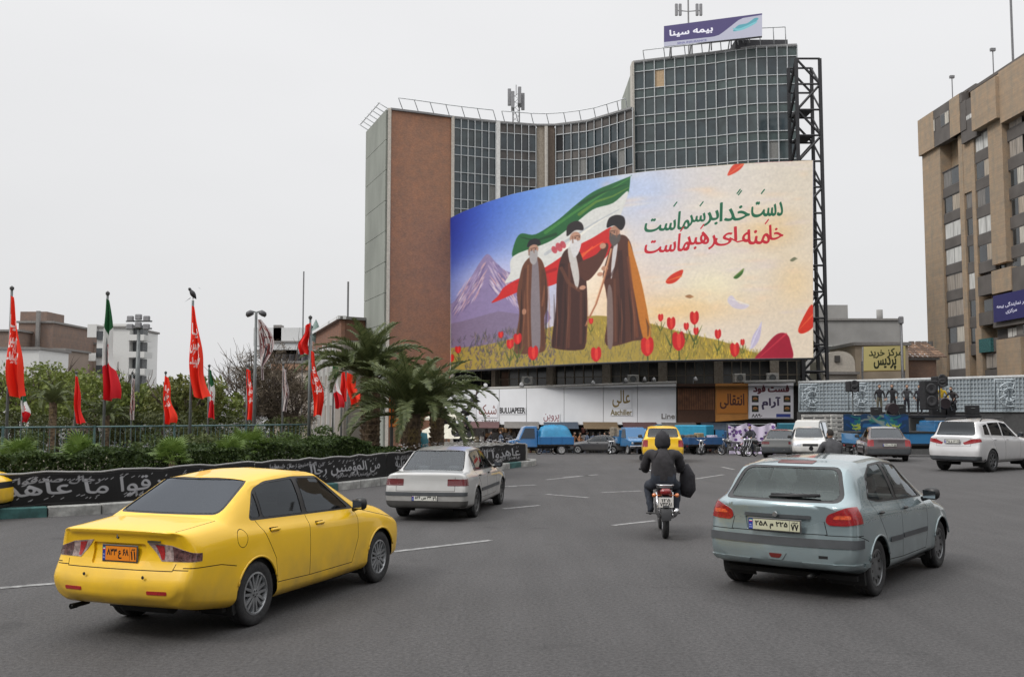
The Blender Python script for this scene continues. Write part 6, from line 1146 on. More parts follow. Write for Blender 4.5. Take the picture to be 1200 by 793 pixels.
# ---------------- billboard
ZB0 = None
def bb_top(u): return itp(u, [(521, 259), (540, 249), (570, 237), (600, 227.5), (640, 218.5), (700, 208.5), (760, 200.5), (800, 197), (860, 192.5), (900, 190), (953, 188)])
def bb_bot(u): return itp(u, [(521, 432), (540, 434), (556, 433.5), (600, 430.5), (650, 427.5), (700, 425), (760, 422.5), (850, 420.5), (953, 419)])
def bbY(u): v = bb_top(u); return Yz(u, v, CAMH + 20.1)
def painting():
    W, H = 1500, 820; c = Cv(W, H, (.55, .65, .85)); X, Y = np.meshgrid(np.linspace(0, 1, W), np.linspace(0, 1, H))
    def mixc(a, b_, t): t = np.clip(t, 0, 1)[..., None]; return np.array(a) * (1 - t) + np.array(b_) * t
    base_ = mixc((.16, .30, .74), (.46, .64, .90), X / .30); base_ = base_ * (1 - np.clip((Y - .05) / .75, 0, 1)[..., None] * .8) + np.array((.80, .76, .84)) * np.clip((Y - .05) / .75, 0, 1)[..., None] * .8
    rgt = mixc((.86, .85, .88), (.90, .86, .79), (X - .5) / .45); rgt = rgt * (1 - np.clip(Y, 0, 1)[..., None] * .7) + np.array((.96, .88, .78)) * np.clip(Y, 0, 1)[..., None] * .7
    t = 1 / (1 + np.exp(-(X + .12 * Y - .42) / .055)); A = mixc((0, 0, 0), (0, 0, 0), X); A = base_ * (1 - t[..., None]) + rgt * t[..., None]
    def blob(cx, cy, rx, ry, col, a):
        nonlocal A; g_ = np.exp(-(((X - cx) / rx) ** 2 + ((Y - cy) / ry) ** 2)) * a; A = A * (1 - g_[..., None]) + np.array(col) * g_[..., None]
    blob(.0, .0, .10, .45, (.10, .18, .58), .7); blob(.42, .1, .08, .25, (.50, .66, .90), .5); blob(.15, .42, .14, .10, (.62, .72, .93), .6); blob(.30, .45, .1, .2, (.80, .82, .90), .6); blob(.55, .10, .08, .12, (.72, .80, .95), .6); blob(.88, .35, .08, .10, (.96, .78, .50), .55); blob(.72, .62, .10, .10, (.99, .95, .80), .7); blob(.95, .62, .06, .12, (.99, .85, .62), .5); blob(.45, .62, .1, .14, (.98, .80, .62), .7); blob(.60, .74, .2, .08, (.99, .80, .50), .6); blob(.40, .55, .05, .22, (1, .93, .82), .8); blob(.47, .40, .04, .18, (1, .9, .78), .7); blob(.13, .50, .10, .14, (.98, .86, .88), .5); blob(.14, .58, .06, .06, (.95, .80, .82), .7); blob(.80, .2, .12, .05, (.93, .89, .84), .6)
    r = np.random.default_rng(3)
    for _ in range(120): blob(r.uniform(.4, 1), r.uniform(0, .8), r.uniform(.01, .05), r.uniform(.006, .02), [(.98, .93, .84), (.97, .84, .70), (.90, .84, .86)][r.integers(0, 3)], .28)
    c.A = A
    def px(u, v): ub = (u - 521) / (953 - 521); # picture x from photo u, allowing for the curve
    def P(L): return [(q[0] * W / 1095, q[1] * H / 540) for q in L]      # artwork coordinates: 1095 x 540
    # mountain
    c.spl(P([(0, 330), (30, 300), (70, 245), (105, 190), (128, 170), (150, 200), (180, 235), (225, 265), (270, 330), (300, 420), (0, 470)]), (.56, .50, .66), n=4); rr = random.Random(5)
    for _ in range(260):
        x = rr.uniform(40, 250); y0 = 175 + abs(x - 128) * (1.0 if x > 128 else .95) + rr.uniform(5, 90); L = rr.uniform(12, 40); s = 1 if x > 128 else -1
        c.line(P([(x, y0), (x + s * L * .5, y0 + L * .8)]), [2, 7, 1], rr.choice([(.93, .86, .88), (.90, .70, .70), (.74, .66, .80), (.36, .30, .48)]), .45) if False else c.line(P([(x, y0), (x + s * L * .3, y0 + L * .5), (x + s * L * .55, y0 + L)]), np.array([1.5, 6, 1]), rr.choice([(.93, .86, .88), (.92, .72, .70), (.74, .66, .80), (.38, .32, .50)]), .5)
    c.put(c.cov([np.array(P([(0, 380), (160, 360), (300, 400), (300, 470), (0, 480)]))]), (.46, .40, .46), .5)
    # flag: three bands from the staff tip, folded
    def band(L, col, a=1): c.spl(P(L), col, a, 5)
    band([(552, 10), (553, 8), (500, 22), (440, 40), (390, 70), (330, 112), (270, 140), (225, 130), (205, 165), (205, 200), (260, 190), (330, 165), (400, 125), (470, 100), (520, 92), (545, 60)], (.13, .38, .20))
    band([(545, 50), (500, 80), (440, 92), (380, 130), (310, 170), (205, 195), (195, 245), (180, 275), (230, 265), (320, 240), (400, 200), (460, 190), (505, 150), (530, 100)], (.86, .86, .84))
    band([(500, 150), (440, 175), (390, 195), (300, 245), (240, 262), (180, 285), (160, 310), (140, 330), (190, 318), (250, 300), (300, 305), (350, 290), (400, 250), (440, 265), (480, 235), (500, 200)], (.80, .14, .14))
    for L, col, a in (([(552, 12), (470, 50), (380, 95), (300, 140)], (.30, .56, .26), .7), ([(548, 40), (500, 60), (450, 70), (400, 100)], (.50, .60, .22), .6), ([(540, 30), (470, 45), (400, 70)], (.07, .26, .13), .7), ([(225, 140), (270, 160), (330, 150)], (.06, .22, .12), .7), ([(520, 100), (450, 130), (380, 165), (300, 205)], (.70, .72, .74), .7), ([(480, 120), (420, 150), (350, 200)], (.97, .95, .90), .7), ([(470, 190), (420, 215), (360, 240)], (.97, .35, .18), .8), ([(210, 280), (260, 270), (330, 255)], (.55, .07, .10), .6), ([(440, 200), (400, 235), (370, 250)], (.98, .5, .25), .6)): c.line(P(L), np.linspace(4, 15, len(L)), col, a)
    for dx, dy, rx, ry in ((340, 190, 9, 16), (352, 184, 8, 13), (326, 196, 8, 13)): c.ell(*P([(dx, dy)])[0], rx * 1.3, ry * 1.4, (.75, .20, .25), .8, -.4)
    # meadow
    band([(0, 470), (120, 462), (200, 450), (300, 430), (420, 404), (500, 410), (585, 428), (715, 466), (820, 490), (905, 520), (950, 545), (0, 545)], (.66, .57, .26)); 
    for _ in range(1500):
        x = rr.uniform(90, 940); y = rr.uniform(max(425, 425 + (x - 560) * .27), 545); h = rr.uniform(6, 20)
        col = rr.choice([(.90, .74, .20), (.97, .84, .30), (.62, .52, .16), (.36, .34, .16), (.50, .48, .22)]) if x > 590 or (x > 330 and y < 470) else rr.choice([(.58, .52, .32), (.44, .42, .28), (.34, .34, .26), (.70, .62, .36), (.50, .46, .34)]) if x > 280 else rr.choice([(.30, .30, .26), (.42, .40, .30), (.24, .24, .24), (.55, .48, .28)])
        c.line(P([(x, y), (x + rr.uniform(-7, 7), y - h)]), np.array([2.6, .8]), col, .75)
    for _ in range(400): x = rr.uniform(0, 330); y = rr.uniform(430, 545); c.line(P([(x, y), (x + rr.uniform(-10, 10), y - rr.uniform(5, 20))]), np.array([5, 1.5]), rr.choice([(.30, .28, .38), (.40, .34, .44), (.24, .26, .28), (.48, .38, .42)]), .6)
    # robed figures (plain generic men in turbans and cloaks)
    def robe(L, col): band(L, col)
    def fold(L, col, w, a=.6): c.line(P(L), w, col, a)
    robe([(235, 225), (262, 205), (290, 225), (305, 290), (306, 360), (296, 400), (300, 480), (285, 500), (215, 498), (208, 470), (222, 380), (215, 320), (222, 270)], (.40, .24, .17)); robe([(262, 215), (276, 218), (282, 300), (284, 480), (262, 498), (256, 380), (258, 280)], (.52, .48, .50))
    for L, col, w in (([(240, 240), (232, 330), (224, 480)], (.30, .17, .13), 14), ([(292, 250), (290, 340), (292, 480)], (.32, .19, .14), 12), ([(248, 230), (246, 320), (250, 480)], (.60, .38, .26), 7), ([(298, 300), (290, 360)], (.58, .36, .24), 8)): fold(L, col, np.full(len(L), w))
    c.ell(*P([(264, 186)])[0], 20, 27, (.72, .55, .47)); c.spl(P([(252, 192), (264, 188), (276, 192), (274, 222), (264, 232), (254, 220)]), (.66, .64, .64)); c.spl(P([(246, 176), (250, 158), (266, 152), (282, 160), (284, 176), (264, 170)]), (.12, .11, .14)); c.ell(*P([(236, 372)])[0], 9, 14, (.72, .52, .42))
    robe([(335, 270), (355, 205), (392, 200), (412, 240), (420, 290), (424, 360), (420, 480), (400, 500), (330, 492), (318, 470), (330, 380)], (.27, .15, .13)); robe([(392, 250), (450, 225), (478, 195), (486, 210), (462, 262), (420, 300)], (.34, .19, .15)); robe([(366, 200), (385, 205), (400, 280), (392, 320), (376, 260)], (.80, .78, .76))
    for L, col, w in (([(350, 240), (342, 340), (335, 480)], (.18, .10, .10), 20), ([(370, 240), (372, 360), (368, 490)], (.44, .26, .19), 10), ([(405, 330), (404, 480)], (.40, .23, .18), 10), ([(345, 250), (368, 300), (400, 325)], (.46, .28, .20), 14)): fold(L, col, np.full(len(L), w))
    c.ell(*P([(388, 168)])[0], 22, 27, (.74, .56, .47)); c.spl(P([(376, 172), (394, 176), (406, 184), (398, 214), (384, 226), (374, 196)]), (.86, .85, .85)); c.spl(P([(362, 152), (366, 128), (390, 118), (408, 128), (412, 148), (388, 146), (366, 160)]), (.16, .13, .14)); c.ell(*P([(410, 318)])[0], 13, 10, (.76, .56, .46)); c.ell(*P([(470, 202)])[0], 13, 13, (.78, .58, .48))
    robe([(500, 195), (525, 175), (552, 200), (572, 290), (592, 380), (606, 470), (560, 482), (480, 490), (486, 400), (478, 330), (470, 290), (482, 240)], (.33, .19, .15)); robe([(545, 195), (560, 230), (590, 340), (612, 470), (590, 476), (566, 360), (550, 270)], (.76, .46, .16)); robe([(500, 215), (514, 200), (506, 260), (494, 300)], (.82, .80, .80)); robe([(484, 330), (498, 340), (500, 485), (484, 486)], (.50, .42, .40))
    for L, col, w in (([(520, 220), (528, 340), (530, 480)], (.20, .11, .11), 20), ([(545, 240), (560, 360), (572, 470)], (.50, .28, .18), 12), ([(505, 300), (508, 480)], (.46, .28, .20), 9), ([(474, 300), (500, 285), (525, 240)], (.24, .13, .12), 14)): fold(L, col, np.full(len(L), w))
    c.ell(*P([(505, 165)])[0], 22, 27, (.70, .52, .43)); c.spl(P([(492, 168), (510, 176), (522, 172), (520, 192), (502, 206), (490, 188)]), (.36, .33, .32)); c.spl(P([(482, 150), (488, 124), (510, 116), (532, 124), (536, 146), (524, 162), (504, 146)]), (.12, .10, .12)); c.ell(*P([(476, 268)])[0], 14, 11, (.74, .54, .44)); c.ell(*P([(462, 284)])[0], 12, 9, (.78, .58, .48))
    c.line(P([(496, 212), (474, 300), (450, 370), (418, 430)]), 7, (.70, .46, .34)); c.line(P([(494, 212), (470, 302), (448, 366)]), 3, (.92, .74, .58))
    for fx, fy, s_ in ((264, 190, 1), (394, 172, 1), (498, 170, -1)):   # brow, eyes, nose, shade of the cheek
        c.line(P([(fx - 9, fy - 8), (fx + 9, fy - 9)]), 3, (.32, .22, .18)); c.ell(*P([(fx - 6, fy - 3)])[0], 3, 2.4, (.15, .10, .09)); c.ell(*P([(fx + 6, fy - 4)])[0], 3, 2.4, (.15, .10, .09)); c.line(P([(fx + s_, fy - 3), (fx + 2 * s_, fy + 6)]), 3, (.55, .38, .30)); c.line(P([(fx - 14 * s_, fy - 10), (fx - 13 * s_, fy + 10)]), 6, (.52, .36, .29), .7)
    for x0, y0, x1, y1 in ((228, 300, 220, 490), (298, 260, 300, 470), (325, 330, 322, 490), (358, 300, 352, 495), (415, 340, 412, 480), (545, 330, 556, 478), (598, 420, 604, 470), (515, 350, 516, 486)):
        c.line(P([(x0, y0), ((x0 + x1) / 2 + 4, (y0 + y1) / 2), (x1, y1)]), np.array([2, 10, 4]), (.14, .08, .07), .5); c.line(P([(x0 + 9, y0 + 8), ((x0 + x1) / 2 + 12, (y0 + y1) / 2), (x1 + 9, y1)]), np.array([2, 6, 3]), (.62, .40, .28), .45)
    # tulips and petals
    for x, y, s in ((167, 435, .6), (195, 467, .85), (217, 453, .95), (263, 500, 1.2), (450, 515, 1.2), (602, 500, 1.5), (642, 420, .6), (673, 437, 1.0), (695, 487, 1.5), (742, 424, 1.05), (718, 447, .6), (747, 461, .6), (812, 471, .75), (862, 515, 1.1), (885, 495, .5), (435, 418, .5), (40, 470, .7), (18, 500, .8)):
        c.line(P([(x, y), (x + 3, y + 45 * s), (x - 3, y + 80 * s)]), 3.5 * s, (.28, .32, .14)); c.line(P([(x + 2, y + 60 * s), (x + 22 * s, y + 20 * s)]), np.array([7 * s, 1]), (.38, .42, .16)); c.line(P([(x - 2, y + 62 * s), (x - 20 * s, y + 25 * s)]), np.array([7 * s, 1]), (.30, .36, .16))
        c.spl(P([(x - 12 * s, y - 12 * s), (x - 5 * s, y - 17 * s), (x, y - 12 * s), (x + 6 * s, y - 18 * s), (x + 12 * s, y - 10 * s), (x + 11 * s, y + 8 * s), (x, y + 18 * s), (x - 11 * s, y + 8 * s)]), (.80, .10, .12)); c.spl(P([(x - 3 * s, y - 10 * s), (x + 4 * s, y - 12 * s), (x + 4 * s, y + 12 * s), (x - 2 * s, y + 10 * s)]), (.93, .28, .22), .8)
    def petal(L, col, c2): c.spl(P(L), col, 1, 5); c.line(P([L[0], L[len(L) // 2]]), np.array([2, 7]), c2, .7)
    petal([(657, 318), (675, 300), (707, 288), (703, 306), (685, 322), (665, 326)], (.84, .22, .14), (.96, .55, .25)); petal([(840, 30), (858, 2), (888, 0), (880, 14), (860, 26)], (.86, .28, .20), (.95, .5, .35)); petal([(858, 316), (872, 304), (888, 294), (884, 308), (868, 320)], (.25, .42, .18), (.5, .6, .3)); petal([(714, 363), (728, 359), (738, 365), (728, 369)], (.60, .42, .28), (.8, .6, .4)); petal([(1026, 274), (1038, 266), (1046, 270), (1034, 277)], (.42, .44, .32), (.6, .6, .5))
    petal([(842, 372), (854, 366), (874, 387), (904, 394), (889, 404), (859, 400), (842, 384)], (.86, .82, .86), (.97, .95, .93)); petal([(942, 440), (932, 455), (915, 480), (908, 512), (920, 508), (936, 484)], (.80, .76, .86), (.92, .9, .95))
    petal([(1050, 466), (1066, 430), (1090, 396), (1098, 420), (1096, 455), (1066, 474)], (.86, .20, .12), (.97, .45, .25)); petal([(925, 545), (948, 512), (985, 476), (1015, 474), (1028, 500), (1028, 545)], (.66, .08, .20), (.86, .25, .30))
    K_ = c.A
    for _ in range(4): K_ = (K_ + np.roll(K_, 1, 0) + np.roll(K_, -1, 0) + np.roll(K_, 1, 1) + np.roll(K_, -1, 1)) / 5
    n1 = rng.normal(size=(H // 6 + 1, W // 6 + 1)).repeat(6, 0).repeat(6, 1)[:H, :W, None]
    for _ in range(4): n1 = (n1 + np.roll(n1, 2, 0) + np.roll(n1, -2, 0) + np.roll(n1, 2, 1) + np.roll(n1, -2, 1)) / 5
    c.A = np.clip(K_ * (1 + n1 * .022), 0, 1)
    # lettering
    def nast(words, col, y):
        for w, cx, cy, ww, hh_, sl in words: c.text(w, (720 + (cx - 720) * 1.0) * W / 1095, (165 + (cy - 165) * .86 + 4) * H / 540, ww * W / 1095, hh_ * .82 * H / 540, col, nib=4.4, nang=-.75, slant=sl, bold=0)
    g1 = (.10, .40, .28); r1 = (.78, .13, .20)
    nast((('دست', 958, 120, 92, 52, .0), ('خدا', 862, 122, 88, 64, .05), ('بر', 792, 140, 44, 52, 0), ('سر', 748, 143, 52, 46, 0), ('ماست', 662, 142, 132, 64, .1)), g1, 0); nast((('خا', 985, 196, 40, 50, 0), ('منه', 925, 208, 80, 50, 0), ('ای', 835, 202, 66, 62, 0), ('رهبر', 758, 212, 92, 62, .05), ('ماست', 662, 214, 132, 62, .1)), r1, 0)
    c.line(P([(905, 212), (870, 218), (848, 206)]), 6, r1)
    for x, y in ((868, 84), (872, 88), (940, 88), (758, 112), (680, 108)): c.line(P([(x, y), (x + 10, y - 12)]), 5, g1)
    for x, y in ((952, 172), (700, 180), (760, 176)): c.line(P([(x, y), (x + 10, y - 12)]), 5, r1)
    return c.mat('billboard_print', .55)
us = np.concatenate([np.linspace(521, 953, 61)]); board = thing('billboard', 'huge curved billboard painting three robed men, a flag, tulips and lettering', 'billboard', (at(740, 482, 80).x, 81, -1))
pts3 = [(at(u, bb_top(u), bbY(u)), at(u, bb_bot(u), bbY(u))) for u in us]
# artwork x runs along u as photographed: uv by photo u
G = [[a.lerp(b_, i / 8) for a, b_ in pts3] for i in range(9)]
BM_ = painting(); o = printed('billboard_print', G, BM_, board, True, True)
m = MB()
for i in range(len(pts3) - 1):
    a, b_ = pts3[i], pts3[i + 1]; f, n_ = Vector((0, .08, 0)), Vector((.0, .5, 0)); V = [a[0] + f, b_[0] + f, b_[1] + f, a[1] + f]; V += [v + n_ for v in V]; m.add(V, [(4, 5, 6, 7), (0, 1, 5, 4), (2, 3, 7, 6)] + ([(3, 0, 4, 7)] if i == 0 else []) + ([(1, 2, 6, 5)] if i == len(pts3) - 2 else []))
m.build('backing', mat('backing_grey', (.12, .12, .12), .8), board, world=True, fix=False)
m = MB(); m.tube([p[1] + Vector((0, .1, -.05)) for p in pts3], .12, 6); m.build('bottom_rail', mat('roof_dark'), board, True, world=True)
for i in range(2, 60, 6):
    a = pts3[i][0]; b_ = pts3[i][1]; m = MB()
    for t in (.1, .5, .9): q = a.lerp(b_, t); m.tube([q + Vector((0, .5, 0)), q + Vector((0, 6 if i > 20 else 1.5, 0))], .08, 5)
    m.tube([a + Vector((0, .7, 0)), Vector((b_.x, b_.y + .7, b_.z - .1))], .1, 5); q = m.build('frame', GM, board, True, world=True); q['kind'] = 'stuff'
# steel lattice tower at the right edge of the board
lat = thing('lattice_tower', 'dark steel lattice tower standing at the right edge of the billboard', 'lattice tower', (at(952, 482, 84).x, 84, -1.4)); DS = mat('dark_steel', (.035, .035, .038), .6, .3)
zt = at(950, 69, 84).z; x0, x1 = at(938, 300, 84).x, at(966, 300, 84).x; LYs = (84, 86.4)
for x in (x0, x1):
    for y in LYs: m = MB(); m.box((x, y, (zt - 1.4) / 2), (.26, .26, zt + 1.4)); m.build('chord', DS, lat, world=True)
n = 15; dz = (zt + 1.4) / n
for i in range(n):
    z = -1.4 + i * dz
    for y in LYs: m = MB(); m.tube([(x0, y, z), (x1, y, z + dz) if i % 2 else (x0, y, z)] if i % 2 else [(x1, y, z), (x0, y, z + dz)], .11, 5); m.build('brace', DS, lat, world=True); m = MB(); m.tube([(x0, y, z + dz), (x1, y, z + dz)], .10, 5); m.build('brace', DS, lat, world=True)
    m = MB(); m.tube([(x1, LYs[0], z), (x1, LYs[1], z + dz)], .09, 5); m.build('brace', DS, lat, world=True); m = MB(); m.tube([(x0, LYs[1], z), (x0, LYs[0], z + dz)], .12, 5); m.build('brace', DS, lat, world=True)
    if i < 13: m = MB(); m.box(((x0 + x1) / 2 - .3, 85.2, z + dz), (1.3, 2.0, .12)); m.build('landing', DS, lat, world=True)
# ---------------- first floor under the board
def path(us_, vf, Yf): return [at(u, vf(u), Yf(u)) for u in us_]
def podY(u): return itp(u, [(520, 105), (556, 100), (600, 93.5), (650, 90), (700, 87.5), (760, 85.5), (850, 83.5), (955, 82)]) + 1.5
Zf1, Zf0 = 6.9, 4.2
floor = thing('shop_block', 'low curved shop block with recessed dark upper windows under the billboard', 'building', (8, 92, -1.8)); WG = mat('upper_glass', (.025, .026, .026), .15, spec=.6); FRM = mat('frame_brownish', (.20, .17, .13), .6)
uu = np.linspace(520, 948, 40); PP = [Vector((at(u, 450, podY(u)).x, podY(u))) for u in uu]
m = MB()
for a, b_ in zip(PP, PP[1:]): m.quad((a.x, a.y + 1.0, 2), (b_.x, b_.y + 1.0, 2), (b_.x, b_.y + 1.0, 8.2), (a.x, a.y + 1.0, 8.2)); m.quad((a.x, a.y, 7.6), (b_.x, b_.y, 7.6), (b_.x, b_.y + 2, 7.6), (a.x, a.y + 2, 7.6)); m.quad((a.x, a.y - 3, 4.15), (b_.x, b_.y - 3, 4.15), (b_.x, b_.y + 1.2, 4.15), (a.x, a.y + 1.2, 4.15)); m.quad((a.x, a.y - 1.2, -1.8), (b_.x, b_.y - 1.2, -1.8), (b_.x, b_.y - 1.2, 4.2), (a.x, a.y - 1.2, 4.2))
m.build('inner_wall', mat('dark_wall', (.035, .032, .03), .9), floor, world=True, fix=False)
rr = random.Random(4)
for i in range(len(PP) - 1):
    a, b_ = PP[i], PP[i + 1]; d = b_ - a; ang = math.atan2(d.y, d.x); c_ = (a + b_) / 2
    if i % 6 == 5: m = MB(); m.box((c_.x, c_.y + .5, 5.6), (.75, .5, 4.4), ang); m.build('pier', BEI, floor, world=True); continue
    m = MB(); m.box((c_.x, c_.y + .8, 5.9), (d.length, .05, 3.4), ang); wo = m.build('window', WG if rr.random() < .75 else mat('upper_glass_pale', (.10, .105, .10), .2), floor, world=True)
    m = MB(); m.box((a.x, a.y + .74, 5.9), (.09, .1, 3.4), ang)
    for z in (5.2, 6.4): m.box((c_.x, c_.y + .74, z), (d.length, .08, .07), ang)
    m.build('frame', FRM, wo, world=True)
# hoardings: curved fascia over the shops
def facY(u): return itp(u, [(505, 94), (560, 92.5), (650, 89), (745, 86), (800, 84.5), (880, 83), (935, 82)])
ftop = [(505, 459.5), (530, 457.5), (620, 455), (700, 452.5), (745, 451), (793, 449.5), (935, 448.5)]; fbot = [(505, 494), (530, 496), (600, 497.5), (700, 497.5), (793, 497), (880, 491)]
hb = thing('white_hoarding', 'long curved white sign fascia of plain panels above the shops', 'hoarding', (0, 90, 1)); WP = mat('hoarding_white', (.76, .77, .79), .45, var=.05, scale=.5)
edges_ = [(531, 558), (558, 585), (585, 617), (617, 661), (661, 707), (707, 747), (747, 792.5)]
def fpanel(name, u0, u1, mt, parent, zt_=None, zb_=None, dy=0, th=.35, n=3):
    us_ = np.linspace(u0, u1, n + 1); A = [at(u, itp(u, ftop), facY(u) + dy) for u in us_]; B = [at(u, itp(u, fbot), facY(u) + dy) for u in us_]
    if zt_ is not None: A = [Vector((a.x, a.y, zt_)) for a in A]
    if zb_ is not None: B = [Vector((b_.x, b_.y, zb_)) for b_ in B]
    m = MB(); k = Vector((0, th, 0))
    for i in range(n): V = [B[i], B[i + 1], A[i + 1], A[i]]; V += [v + k for v in V]; F = [(0, 1, 2, 3), (7, 6, 5, 4), (3, 2, 6, 7), (1, 0, 4, 5)] + ([(0, 3, 7, 4)] if i == 0 else []) + ([(2, 1, 5, 6)] if i == n - 1 else []); m.add(V, F)
    return m.build(name, mt, parent, world=True, fix=False), A, B
for u0, u1 in edges_: fpanel('panel', u0 + .25, u1 - .25, WP, hb)
A = [at(509, 492, 94.2), at(531 - .25, 496, 93.7), at(531 - .25, 457.3, 93.7), at(525, 459, 93.9), at(517, 470, 94)]; k = Vector((0, .35, 0)); m = MB(); m.add(A + [a + k for a in A], [(0, 1, 2, 3, 4), (9, 8, 7, 6, 5)] + [(i, i + 5, (i + 1) % 5 + 5, (i + 1) % 5) for i in range(5)]); m.build('panel', WP, hb, world=True)
m = MB(); us_ = np.linspace(525, 793, 20); m.tube([at(u, itp(u, ftop) - 1.2, facY(u) + .2) for u in us_], .16, 6); m.build('top_flashing', mat('flashing', (.35, .34, .32), .6), hb, True, world=True)
def decal(txts, u0, v0, u1, v1, bg, name, W=256, rim=None, label=None, cat='sign lettering', parent=None, off=.06, fn=None, group=None, dY=0):
    H = max(16, int(W * (v1 - v0) / (u1 - u0))); c = Cv(W, H, bg)
    if fn: fn(c, W, H)
    for t in txts: c.text(t[0], t[1] * W, t[2] * H, t[3] * W, t[4] * H, t[5], t[6] if len(t) > 6 else True, bold=t[7] if len(t) > 7 else 1, nib=t[8] if len(t) > 8 else 0)
    Y0, Y1 = facY(u0) - off + dY, facY(u1) - off + dY; o = printed(name, lerpgrid(at(u0, v0, Y0), at(u1, v0, Y1), at(u1, v1, Y1), at(u0, v1, Y0)), c.mat(name + '_' + str(int(u0)), .5), parent, parent is not None); return o
wb = (.89, .895, .905)
decal([('شیک', .5, .5, .9, .9, (.45, .25, .22), True, 0, 3)], 560, 473, 583, 489, wb, 'lettering', parent=hb); decal([('BULUAPEER', .5, .5, .95, .75, (.12, .12, .13), False, 2)], 585, 476.5, 616, 485, wb, 'lettering', parent=hb); decal([('TEHRAN', .5, .5, .9, .6, (.25, .22, .22), False, 1)], 563, 491, 583, 495.5, wb, 'lettering', parent=hb)
decal([('پروین', .5, .5, .9, .9, (.5, .25, .28), True, 1)], 636, 484, 656, 495, wb, 'lettering', parent=hb); decal([('عالی', .5, .5, .85, .9, (.50, .42, .20), True, 1, 4)], 716, 456, 740, 478, wb, 'lettering', parent=hb); decal([('Aachiller', .5, .5, .95, .8, (.45, .40, .24), False, 2)], 715, 479, 741, 487, wb, 'lettering', parent=hb); decal([('Line', .5, .5, .95, .85, (.22, .18, .12), False, 2)], 775, 484, 791, 491, wb, 'lettering', parent=hb)
# brown timber panel, orange sign, fast-food sign
wd_ = thing('timber_panel', 'brown slatted timber facade between white fascia and orange sign', 'facade panel', (at(815, 482, 84.4).x, 84.5, 1)); TB = mat('timber_brown', (.15, .06, .025), .6, var=.35, scale=2); fpanel('backboard', 794, 838, mat('timber_dark', (.07, .03, .015), .7), wd_)
for i in range(16): u = 795.3 + i * 2.7; a, b_ = at(u, 455, facY(u) - .05), at(u, 480, facY(u) - .05); m = MB(); m.box((a.x, a.y, (a.z + b_.z) / 2), (.15, .06, a.z - b_.z)); m.build('slat', TB, wd_, world=True)
a, b_ = at(796, 482, facY(796) - .05), at(837, 490.5, facY(837) - .05); m = MB(); m.box(((a.x + b_.x) / 2, a.y - .1, (a.z + b_.z) / 2), (b_.x - a.x, .1, a.z - b_.z), math.atan2(b_.y - a.y, b_.x - a.x)); m.build('lower_board', mat('timber_red', (.24, .085, .03), .6, var=.3, scale=2), wd_, world=True)
og = thing('orange_sign', 'orange shop sign with brown lettering left of the fast-food board', 'sign', (at(857, 482, 83.5).x, 83.5, 1)); fpanel('sign_board', 838.5, 877, mat('orange_panel', (.50, .21, .04), .5, var=.12, scale=1), og, dy=-.1); decal([('انتقالی', .5, .5, .78, .62, (.30, .13, .05), True, 2)], 840, 456, 876, 484, (.76, .47, .14), 'sign_print', parent=og, off=.2)
ff = thing('fast_food_sign', 'white fast-food sign board with dark red lettering and four food pictures', 'sign', (at(903, 482, 82.5).x, 82.5, 1)); fpanel('sign_board', 877.5, 930, WP, ff, dy=-.3, zt_=at(900, 448.5, 82.5).z, zb_=at(900, 490.5, 82.5).z)
def foods(c, W, H):
    for x, y in ((.05, .33), (.05, .62), (.79, .33), (.79, .62)):
        c.rect(x * W, y * H, (x + .16) * W, (y + .2) * H, (.10, .09, .08)); c.ell((x + .08) * W, (y + .1) * H, .055 * W, .05 * H, (.70, .50, .25)); c.ell((x + .08) * W, (y + .12) * H, .055 * W, .03 * H, (.55, .15, .10)); c.ell((x + .08) * W, (y + .13) * H, .05 * W, .015 * H, (.35, .45, .15))
    c.rect(.62 * W, .88 * H, .95 * W, .98 * H, (.18, .25, .55))
decal([('فست فود', .5, .15, .82, .25, (.36, .10, .16), True, 3), ('آرام', .5, .56, .42, .36, (.22, .16, .30), True, 3), ('۸۸۹۰', .17, .93, .24, .09, (.15, .12, .15), True, 1)], 878.5, 450.5, 929, 489.5, (.87, .86, .88), 'sign_print', 320, parent=ff, off=.42, fn=foods)
m = MB(); m.tube([at(872, 447.5, 82.4), at(932, 446.5, 81.8)], .14, 6); m.build('top_lamp_rail', mat('flashing'), ff, True, world=True)
# lamps, dishes and boxes on the ledge
for i, (u, v, w) in enumerate(((534, 449, 'left end of the white fascia'), (568, 450, 'second from the left on the white fascia'), (609, 449, 'white fascia, above the black Latin lettering'), (692, 447, 'middle of the white fascia'), (730, 444, 'right of the middle of the fascia'), (752, 443, 'above the gold lettering panel'), (763, 443.5, 'right one of a close pair'), (812, 443, 'above the brown timber panel'))):
    p = at(u, v + 6, facY(u) + .1); root = thing('floodlight', 'small white floodlight on the ledge, ' + w, 'floodlight', p, .3 * i, 'floodlights on the hoarding ledge'); m = MB(); m.lathe([(0, -.12), (.13, -.1), (.2, .10), (.17, .12), (0, .08)], 12, Matrix.Translation((0, -.25, .35)) @ Matrix.Rotation(1.2, 4, 'X')); m.build('lamp_head', mat('lamp_white', (.6, .6, .6), .5), root, True); m = MB(); m.tube([(0, 0, -.3), (0, -.1, .4)], .04, 5); m.build('bracket', GM, root)
